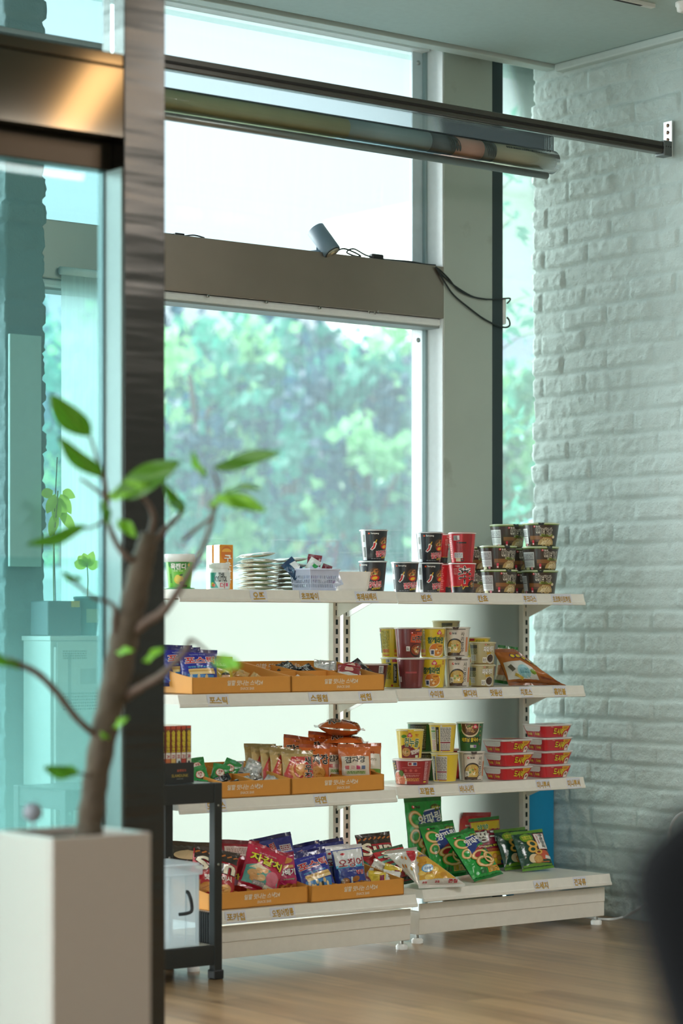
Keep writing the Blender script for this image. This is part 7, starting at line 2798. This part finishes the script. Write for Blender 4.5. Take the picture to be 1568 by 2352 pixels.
m.tube([a_, a_ + ax_ * .002, c_ - ax_ * .004, c_], [.032, .0345, .0345, .0335], gp, seg=36)
m.build('head', lt)
m = MB()
e0 = c_ + ax_ * .0012
m.tube([e0, e0 + ax_ * .0006], .0315, pm('lamp_dark_rim', '#2a3034', rough=.5), seg=30)
m.tube([e0 + ax_ * .0008, e0 + ax_ * .0016], [.0265, .0255], pm('lamp_reflector', '#c7b9a4', rough=.25, metal=.8), seg=30)
m.tube([e0 + ax_ * .0018, e0 + ax_ * .0024], .009, pm('lamp_chip', '#e2d2a8', rough=.4), seg=20)
m.build('lens', lt)
cbm = pm('black_cable', '#1d2626', rough=.45)


def cable(name, label, pts, rad=.003, cat='cable', mat_=None, grp=None):
    m = MB()
    m.tube(smooth_path(pts, 8), rad, mat_ or cbm, seg=8)
    o = m.build(name)
    return tag(o, label, cat, grp)


BYT = FY + .022


def bt(u, dz=.004, y=BYT):
    x = atY(u, y)
    return Vector((x, y, BZ1 + dz))


cable('power_cable', 'thin black cable lying along the beam from the spotlight to the column', [bt(770, .010), bt(788, .026), bt(812, .018), bt(828, .006), bt(815, .004), bt(796, .014), bt(812, .030), bt(840, .012), bt(870, .005), bt(905, .006), bt(940, .008), bt(975, .005), bt(1000, .006)], .0030)
cable('power_cable', 'second black cable running beside the adapter on the beam', [bt(835, .004, BYT + .02), bt(862, .004, BYT + .03), bt(900, .010, BYT + .02), bt(950, .006, BYT + .02), bt(1003, .008, BYT + .02)], .0030)
ad = thing('power_adapter', 'small black in-line adapter on the beam beside the spotlight', 'adapter', bt(864, 0.0012, BYT + .005))
m = MB()
m.box(-.028, .028, -.012, .012, .0, .020, blackp, bev=.005)
m.build('case', ad)
an = thing('wire_antenna', 'thin upright wire antenna standing on the beam', 'antenna', bt(838, 0.001, BYT + .03))
m = MB()
m.tube([(0, 0, .004), (0, 0, .100)], .0010, cbm, seg=6)
m.build('wire', an)
m = MB()
m.lathe([(.006, 0), (.005, .006), (.002, .008)], blackp, seg=12)
m.build('foot', an)
lb = thing('cable_switch', 'small black switch box with a cable at the left end of the beam', 'switch', bt(410, 0.001, BYT + .02))
m = MB()
m.box(-.020, .020, -.010, .010, 0, .012, blackp, bev=.003)
m.build('case', lb)
m = MB()
m.tube(smooth_path([(-.20, .01, .004), (-.02, 0, .006), (.02, 0, .005), (.06, -.01, .010), (.10, -.015, .004)]), .0026, cbm, seg=8)
m.build('cable', lb)
CY_ = FY - .008


def cp(u, v, y=CY_):
    return P(u, v, y)


cable('hanging_cable', 'upper black cable drooping from the beam end across the column to the white box', [cp(1000, 613), cp(1012, 622), cp(1030, 640), cp(1050, 664), cp(1080, 680), cp(1115, 687), cp(1145, 687), cp(1168, 685, 7.03), cp(1171, 689, 7.03), cp(1164, 697, 7.03)], .0032, grp='cables across the column')
cable('hanging_cable', 'middle black cable running with the upper one across the column', [cp(1002, 616), cp(1018, 634), cp(1046, 658), cp(1085, 681), cp(1118, 688, CY_ - .008)], .0032, grp='cables across the column')
cable('hanging_cable', 'lower black cable sagging under the other two to the white box', [cp(1003, 617), cp(1016, 640), cp(1040, 676), cp(1075, 706), cp(1110, 732), cp(1140, 747), cp(1160, 752, 7.03), cp(1170, 747, 7.03), cp(1169, 736, 7.03), cp(1164, 729, 7.03)], .0036, grp='cables across the column')
wp = P(1158, 745, 7.05)
wb = thing('junction_box', 'small white box behind the dark window post where the black cables end', 'junction box', (wp.x - .022, 7.062, wp.z))
m = MB()
m.box(-.010, .034, -.012, .020, 0, .105, whitep, bev=.006)
m.build('case', wb)
m = MB()
m.box(-.004, .028, -.0135, -.0115, .006, .099, whitep, bev=.001)
m.build('cover', wb)

# ceiling fittings
ct = thing('track_fitting', 'end of a dark and white track on the ceiling near the brick wall', 'track', (atY(1470, 6.02), 6.02, CZ))
cx_ = PD(1500, 8, 1.0)
dd = (CZ - CH) * F / (YH - 10)
q0 = PD(1500, 10, dd)
ct.location = (q0.x, q0.y, CZ)
m = MB()
m.box(-.60, 0, -.012, .012, -.014, 0, pm('track_white', '#dfe5e4', .4), bev=.002)
m.build('track_body', ct)
m = MB()
m.box(-.60, -.06, -.006, .006, -.0150, -.0135, pm('track_slot', '#15191a', .6))
m.build('slot', ct)
q1 = PD(1574, 12, (CZ - CH) * F / (YH - 6))
sd_ = thing('smoke_detector', 'white round detector on the ceiling at the top right corner', 'detector', (q1.x, q1.y, CZ))
m = MB()
m.lathe([(.018, -.034), (.030, -.030), (.032, -.016), (.036, -.012), (.036, 0)], whitep, seg=32)
m.build('housing', sd_)
# white cable along the floor and up by the chair
wc = pm('white_cable', '#dfe4e4', rough=.4)
fl = [(1310, 2098, None), (1362, 2109, None), (1400, 2112, None), (1432, 2106, None), (1466, 2088, None), (1500, 2064, None)]


def onfloor(u, v, z=.0045):
    d = (CH - z) * F / (v - YH)
    p_ = PD(u, v, d)
    return p_


pts = [onfloor(u, v) for (u, v, _) in fl[:4]] + [PD(1468, 2086, 9.02), PD(1500, 2060, 8.95), PD(1524, 2030, 8.9), PD(1538, 1985, 8.88), PD(1536, 1925, 8.88), PD(1544, 1890, 8.86), PD(1566, 1868, 8.85), PD(1600, 1872, 8.84)]
cable('white_cable', 'white cable from under the shelving along the floor and up towards the corner', pts, .0055, mat_=wc)

# dark chair close to the camera at the lower right
chm = pm('black_upholstery', '#07080a', rough=0.95, spec=0.15, bump=0.2, bscale=200)
q = PD(1568, 1940, 1.62)
RV, FV = Vector((CT, -ST, 0)), Vector((ST, CT, 0))
ch = thing('chair', 'black upholstered chair very close at the lower right, out of focus', 'chair', (q.x + RV.x * .168, q.y + RV.y * .168, 0), (0, 0, -TH))
m = MB()


def back(a, c):
    ang = a * 2 * PI
    z0, z1 = 0.50, 1.01
    t = c
    hw = .225 * (1 - max(0, (t - .80) / .20) ** 2.2 * .50) * min(1.0, .46 + .6 * t)
    th = .050
    if t < .06:
        hw *= .6 + .4 * t / .06
    ca, sa = math.cos(ang), math.sin(ang)
    k = 2 / 3.2
    x = hw * math.copysign(abs(ca) ** k, ca)
    y = th * math.copysign(abs(sa) ** k, sa) * (1 - max(0, (t - .85) / .15) ** 3)
    return (x + .01, y + .10 * (t - .5), z0 + (z1 - z0) * t)


m.grid(back, 48, 26, chm)
m.add([back(k / 48, 1) for k in range(48)], [tuple(range(48))], chm)
m.build('backrest', ch)
m = MB()
m.box(-.23, .23, -.46, .02, .42, .50, chm, bev=.03)
m.build('seat', ch)
for (x, y) in ((-.20, -.42), (.20, -.42), (-.20, -.01), (.20, -.01)):
    m = MB()
    m.tube([(x, y, .43), (x * 1.08, y * 1.02, 0)], [.016, .012], blackp, seg=12)
    m.build('leg', ch)
m = MB()
for x in (-.16, .16):
    m.tube([(x, -.01, .44), (x, -.045, .56)], .014, blackp, seg=10)
m.build('back_support', ch)
# ------------------------------------------------------------------ outside
gm_ = pm('pale_paving', '#b9c2be', rough=.9, var=.1, nscale=2)
m = MB()
m.box(-30, 60, WY + .2, 70, -.12, -.10, gm_)
m.build('ground', structure=True)
wl = thing('garden_wall', 'pale low concrete wall outside the window in front of the trees', 'wall', (14, 14.5, -.10))
m = MB()
m.box(-10, 8, 0, .2, 0, 1.54, pm('pale_concrete', '#c6d2cf', rough=.9, var=.08, nscale=1.2))
m.build('wall_body', wl)
m = MB()
m.box(-10.02, 8.02, -.03, .23, 1.54, 1.62, pm('pale_coping', '#dbe3e0', rough=.9))
m.build('coping', wl)

GREENS = [leafmat('tree_leaf_shade', '#184e66', .36), leafmat('tree_leaf_mid', '#3d8c7c', .45), leafmat('tree_leaf_lit', '#93cd98', .5)]  # deep leaves carry shade and haze in their colour, pale ones the highlights


def tree(label, X, Y, H, RX_, RZ_, seed, mats_, n=2600, zc=None):
    r = np.random.default_rng(seed)
    t = thing('tree', label, 'tree', (X, Y, -.10), group='trees outside the window')
    m = MB()
    m.tube([(0, 0, 0), (.05, .02, H * .25), (0, -.04, H * .5), (.08, 0, H * .8)], [.13, .11, .08, .03], pm('tree_bark', '#5a4a3c', rough=.9), seg=10)
    for k in range(5):
        a = r.uniform(0, 2 * PI)
        m.tube([(0, 0, H * (.25 + .08 * k)), (.5 * RX_ * math.cos(a), .5 * RX_ * math.sin(a), H * (.42 + .09 * k))], [.05, .02], pm('tree_bark', '#5a4a3c', rough=.9), seg=8)
    m.build('trunk', t)
    m = MB()
    zc = H - RZ_ if zc is None else zc
    cl = []
    for k in range(46):
        d = r.normal(size=3)
        d /= np.linalg.norm(d)
        q = r.uniform(.45, 1.0)
        cl.append((d[0] * RX_ * q, d[1] * RX_ * q, zc + d[2] * RZ_ * q, r.uniform(.20, .40), r.integers(0, len(mats_))))
    for k in range(n):
        c = cl[r.integers(0, len(cl))]
        o = r.normal(size=3) * c[3] * .42
        p = np.array(c[:3]) + o
        if p[2] < .25:
            continue
        a = r.normal(size=3)
        a /= np.linalg.norm(a)
        b_ = np.cross(a, r.normal(size=3))
        b_ /= np.linalg.norm(b_)
        nn2 = np.cross(a, b_)
        L, W = r.uniform(.10, .19), r.uniform(.045, .085)
        vs = [p, p + a * L * .5 + b_ * W - nn2 * .012, p + a * L, p + a * L * .5 - b_ * W - nn2 * .012]
        m.add([tuple(v) for v in vs], [(0, 1, 2), (0, 2, 3)], mats_[c[4]])
    m.build('foliage', t)
    return t


def atw(u, y):
    return xoy(u) * y


d_, mi_, pl_ = GREENS
for (lab, u, Y, H, rx, rz, sd, mm, n) in (
        ('bushy tree outside, seen through the teal door glass', 150, 17.5, 4.3, .80, 2.1, 1, [d_, mi_, mi_, pl_], 1900),
        ('bushy tree outside, front row, left of the middle of the lower window', 470, 17.5, 4.35, .80, 2.1, 2, [d_, mi_, mi_, pl_], 2400),
        ('bushy tree outside, front row, right of the middle of the lower window', 830, 17.5, 4.35, .80, 2.1, 3, [d_, mi_, mi_, pl_], 2400),
        ('bushy tree outside, second row, by the steel post edge of the lower window', 330, 20.2, 4.65, .85, 2.2, 4, [d_, mi_, pl_], 2400),
        ('bushy tree outside, second row, in the middle of the lower window', 655, 20.2, 4.65, .85, 2.2, 5, [d_, mi_, mi_, pl_], 2600),
        ('bushy tree outside, second row, at the white frame end of the lower window', 975, 20.2, 4.65, .85, 2.2, 6, [d_, mi_, mi_, pl_], 2400),
        ('dark tree outside in the last row, left half of the lower window', 420, 23.2, 5.2, 1.0, 2.5, 7, [d_, d_, mi_], 3400),
        ('dark tree outside in the last row, in the middle of the lower window', 660, 23.2, 5.3, 1.0, 2.5, 8, [d_, d_, mi_], 3400),
        ('dark tree outside in the last row, right end of the lower window', 900, 23.2, 5.2, 1.0, 2.5, 11, [d_, d_, mi_], 3400),
        ('dark tree outside in the last row, farthest left', 180, 23.2, 5.2, 1.0, 2.5, 9, [d_, d_, mi_], 2400),
        ('small round shrub outside, low in the narrow window by the brick wall', 1215, 16.0, 3.55, .85, 1.75, 10, [d_, mi_, pl_], 3000)):
    tree(lab, atw(u, Y), Y, H, rx, rz, sd, mm, n)
# slim young tree close to the narrow window
yt = thing('young_tree', 'slim young tree with sparse leaves close outside the narrow window', 'tree', (atw(1146, 10.2), 10.2, -.10))
m = MB()
bkm = pm('tree_bark', '#5a4a3c', rough=.9)
m.tube([(-.06, 0, 0), (-.05, 0, 1.6), (-.06, 0, 3.0), (-.02, 0, 4.6)], [.03, .025, .018, .008], bkm, seg=8)
r = np.random.default_rng(5)
lv_ = MB()
for (z, L) in ((1.9, .25), (2.35, .30), (2.85, .42), (3.05, .34), (3.50, .26), (3.75, .36), (4.0, .30)):
    m.tube([(-.05, 0, z - .12), (-.05 + L * .5, .02, z), (-.05 + L, .05, z + .06)], [.007, .004, .002], bkm, seg=6)
    for k in range(16):
        a = r.normal(size=3)
        a /= np.linalg.norm(a)
        b_ = np.cross(a, r.normal(size=3))
        b_ /= np.linalg.norm(b_)
        p = np.array((-.05 + L * r.uniform(.25, 1.0), r.normal() * .05, z + r.normal() * .06))
        lv_.add([tuple(p), tuple(p + a * .05 + b_ * .022), tuple(p + a * .10), tuple(p + a * .05 - b_ * .022)], [(0, 1, 2), (0, 2, 3)], GREENS[1])
m.build('trunk', yt)
lv_.build('foliage', yt)
bd = thing('far_building', 'pale building far outside the narrow window beside the brick wall', 'building', (atw(1190, 40.0), 40, -.10))
m = MB()
m.box(-.7, 8, 0, 6, 0, 10.6, pm('pale_render', '#d6e2d6', rough=.9, var=.05, nscale=.5))
m.box(-.8, 8.2, -.2, 6, 10.6, 10.9, pm('pale_roof_edge', '#c2cbc0', rough=.9))
m.build('wall_body', bd)
m = MB()
m.box(-.71, 8.01, -.05, 0, 6.85, 7.70, pm('lilac_sign', '#b9b4d8', rough=.7))
m.build('sign_band', bd)
for k in range(4):
    m = MB()
    m.box(.1 + 1.9 * k, 1.2 + 1.9 * k, -.06, 0, 2.6, 4.2, pm('far_window', '#8fb0ac', rough=.3))
    m.build('window', bd)
ca = thing('blue_parasol', 'light blue parasol outside at the foot of the narrow window', 'parasol', (atw(1490, 13.0), 13.0, -.10))
m = MB()
m.lathe([(1.0, 1.95), (.98, 1.98), (.6, 2.13), (.05, 2.27)], pm('blue_canvas', '#9fd2f0', rough=.8), seg=16)
m.build('canopy', ca)
m = MB()
m.tube([(0, 0, 0), (0, 0, 2.28)], .02, pm('parasol_pole', '#c9c9c4', .5), seg=10)
m.build('pole', ca)

# ------------------------------------------------------------------ light
w = bpy.data.worlds.new('sky')
SC.world = w
w.use_nodes = True
nt = w.node_tree
bg = nt.nodes['Background']
tc = nt.nodes.new('ShaderNodeTexCoord')
sx = nt.nodes.new('ShaderNodeSeparateXYZ')
nt.links.new(tc.outputs['Generated'], sx.inputs[0])
cr = nt.nodes.new('ShaderNodeValToRGB')
cr.color_ramp.elements[0].position = 0.0
cr.color_ramp.elements[0].color = (0.42, 0.50, 0.48, 1)
cr.color_ramp.elements[1].position = 0.10
cr.color_ramp.elements[1].color = (0.80, 0.93, 1.0, 1)
e = cr.color_ramp.elements.new(0.5)
e.color = (0.86, 0.95, 1.0, 1)
ad_ = nt.nodes.new('ShaderNodeMath')
ad_.operation = 'ADD'
ad_.inputs[1].default_value = 0.05
nt.links.new(sx.outputs['Z'], ad_.inputs[0])
nt.links.new(ad_.outputs[0], cr.inputs[0])
nt.links.new(cr.outputs[0], bg.inputs['Color'])
bg.inputs['Strength'].default_value = 0.95

# hazy sun from outside the window
sl = bpy.data.lights.new('hazy_sun', 'SUN')
sl.energy = 19.0
sl.angle = R(100)
sl.color = (.96, 1.0, .99)
so = bpy.data.objects.new('hazy_sun', sl)
COL.objects.link(so)
so.rotation_euler = Vector((.50, -.62, -.45)).to_track_quat('-Z', 'Y').to_euler()


al = bpy.data.lights.new('left_fill_light', 'AREA')  # fill light added at the open left side to lift the brick wall
al.shape = 'RECTANGLE'
al.size, al.size_y = 9.0, 2.9
al.energy = 160.0
al.color = (.90, .97, 1.0)
ao = bpy.data.objects.new('left_fill_light', al)
COL.objects.link(ao)
ao.location = (-3.95, 1.2, 1.7)
ao.rotation_euler = Vector((1, 0, 0)).to_track_quat('-Z', 'Y').to_euler()


def ceiling_lamp(name, label, x, y, sx_, sy_, col, power, rot=0.0, tag_=''):
    t = thing(name, label, 'lamp', (x, y, CZ), (0, 0, rot))
    m = MB()
    m.box(-sx_ / 2 - .02, sx_ / 2 + .02, -sy_ / 2 - .02, sy_ / 2 + .02, -.030, -.001, pm('lamp_housing', '#d9d9d4', .5), bev=.004)
    m.build('housing', t)
    em = bpy.data.materials.new(name + '_glow' + tag_)
    em.use_nodes = True
    b_ = em.node_tree.nodes['Principled BSDF']
    setin(b_, 'Emission Color', (*col, 1))
    setin(b_, 'Emission Strength', power)
    m = MB()
    m.box(-sx_ / 2, sx_ / 2, -sy_ / 2, sy_ / 2, -.034, -.0302, em)
    m.build('diffuser', t)


ceiling_lamp('warm_ceiling_lamp', 'warm ceiling lamp behind the viewer, mirrored in the steel transom', 5.32, 1.86, .15, 1.6, (1.0, .62, .28), 15.0, R(24))
LAMPS = 'added white fill panels on the ceiling'
for k, (x, y) in enumerate(((5.5, 3.3), (5.9, 0.9), (3.6, -1.4), (0.0, -3.4))):  # unseen panels added to brighten the shelf fronts
    ceiling_lamp('ceiling_fill_panel', ('added white fill panel on the ceiling nearest the shelving', 'added white fill panel on the ceiling second from the shelving', 'added white fill panel on the ceiling behind the viewer', 'added white fill panel on the ceiling at the back of the hall')[k], x, y, 1.2, .6, (1.0, .98, .96), (19, 15, 5, 5)[k], 0.0, str(k))

# ------------------------------------------------------------------ camera
cam = bpy.data.cameras.new('camera')
co = bpy.data.objects.new('camera', cam)
COL.objects.link(co)
SC.camera = co
co.location = (0, 0, CH)
co.rotation_euler = (R(90), 0, -TH)
cam.sensor_fit = 'VERTICAL'
cam.sensor_height = 36.0
cam.lens = 36.0 * F / 2352.0
cam.shift_x = 0.0
cam.shift_y = (YH - 1176.0) / 2352.0
cam.clip_start = 0.1
cam.clip_end = 200
cam.dof.use_dof = True
cam.dof.focus_distance = 8.5
cam.dof.aperture_fstop = 2.1

SC.view_settings.view_transform = 'Standard'
SC.view_settings.look = 'None'
SC.view_settings.gamma = 1.0
SC.view_settings.use_curve_mapping = False
SC.view_settings.exposure = 0.38
cy = SC.cycles
cy.use_denoising = True
try:
    cy.denoiser = 'OPENIMAGEDENOISE'
except Exception:
    pass
cy.max_bounces = 10
cy.diffuse_bounces = 5
cy.glossy_bounces = 4
cy.transmission_bounces = 6
cy.transparent_max_bounces = 16
cy.sample_clamp_indirect = 6.0
cy.caustics_reflective = False
cy.caustics_refractive = False
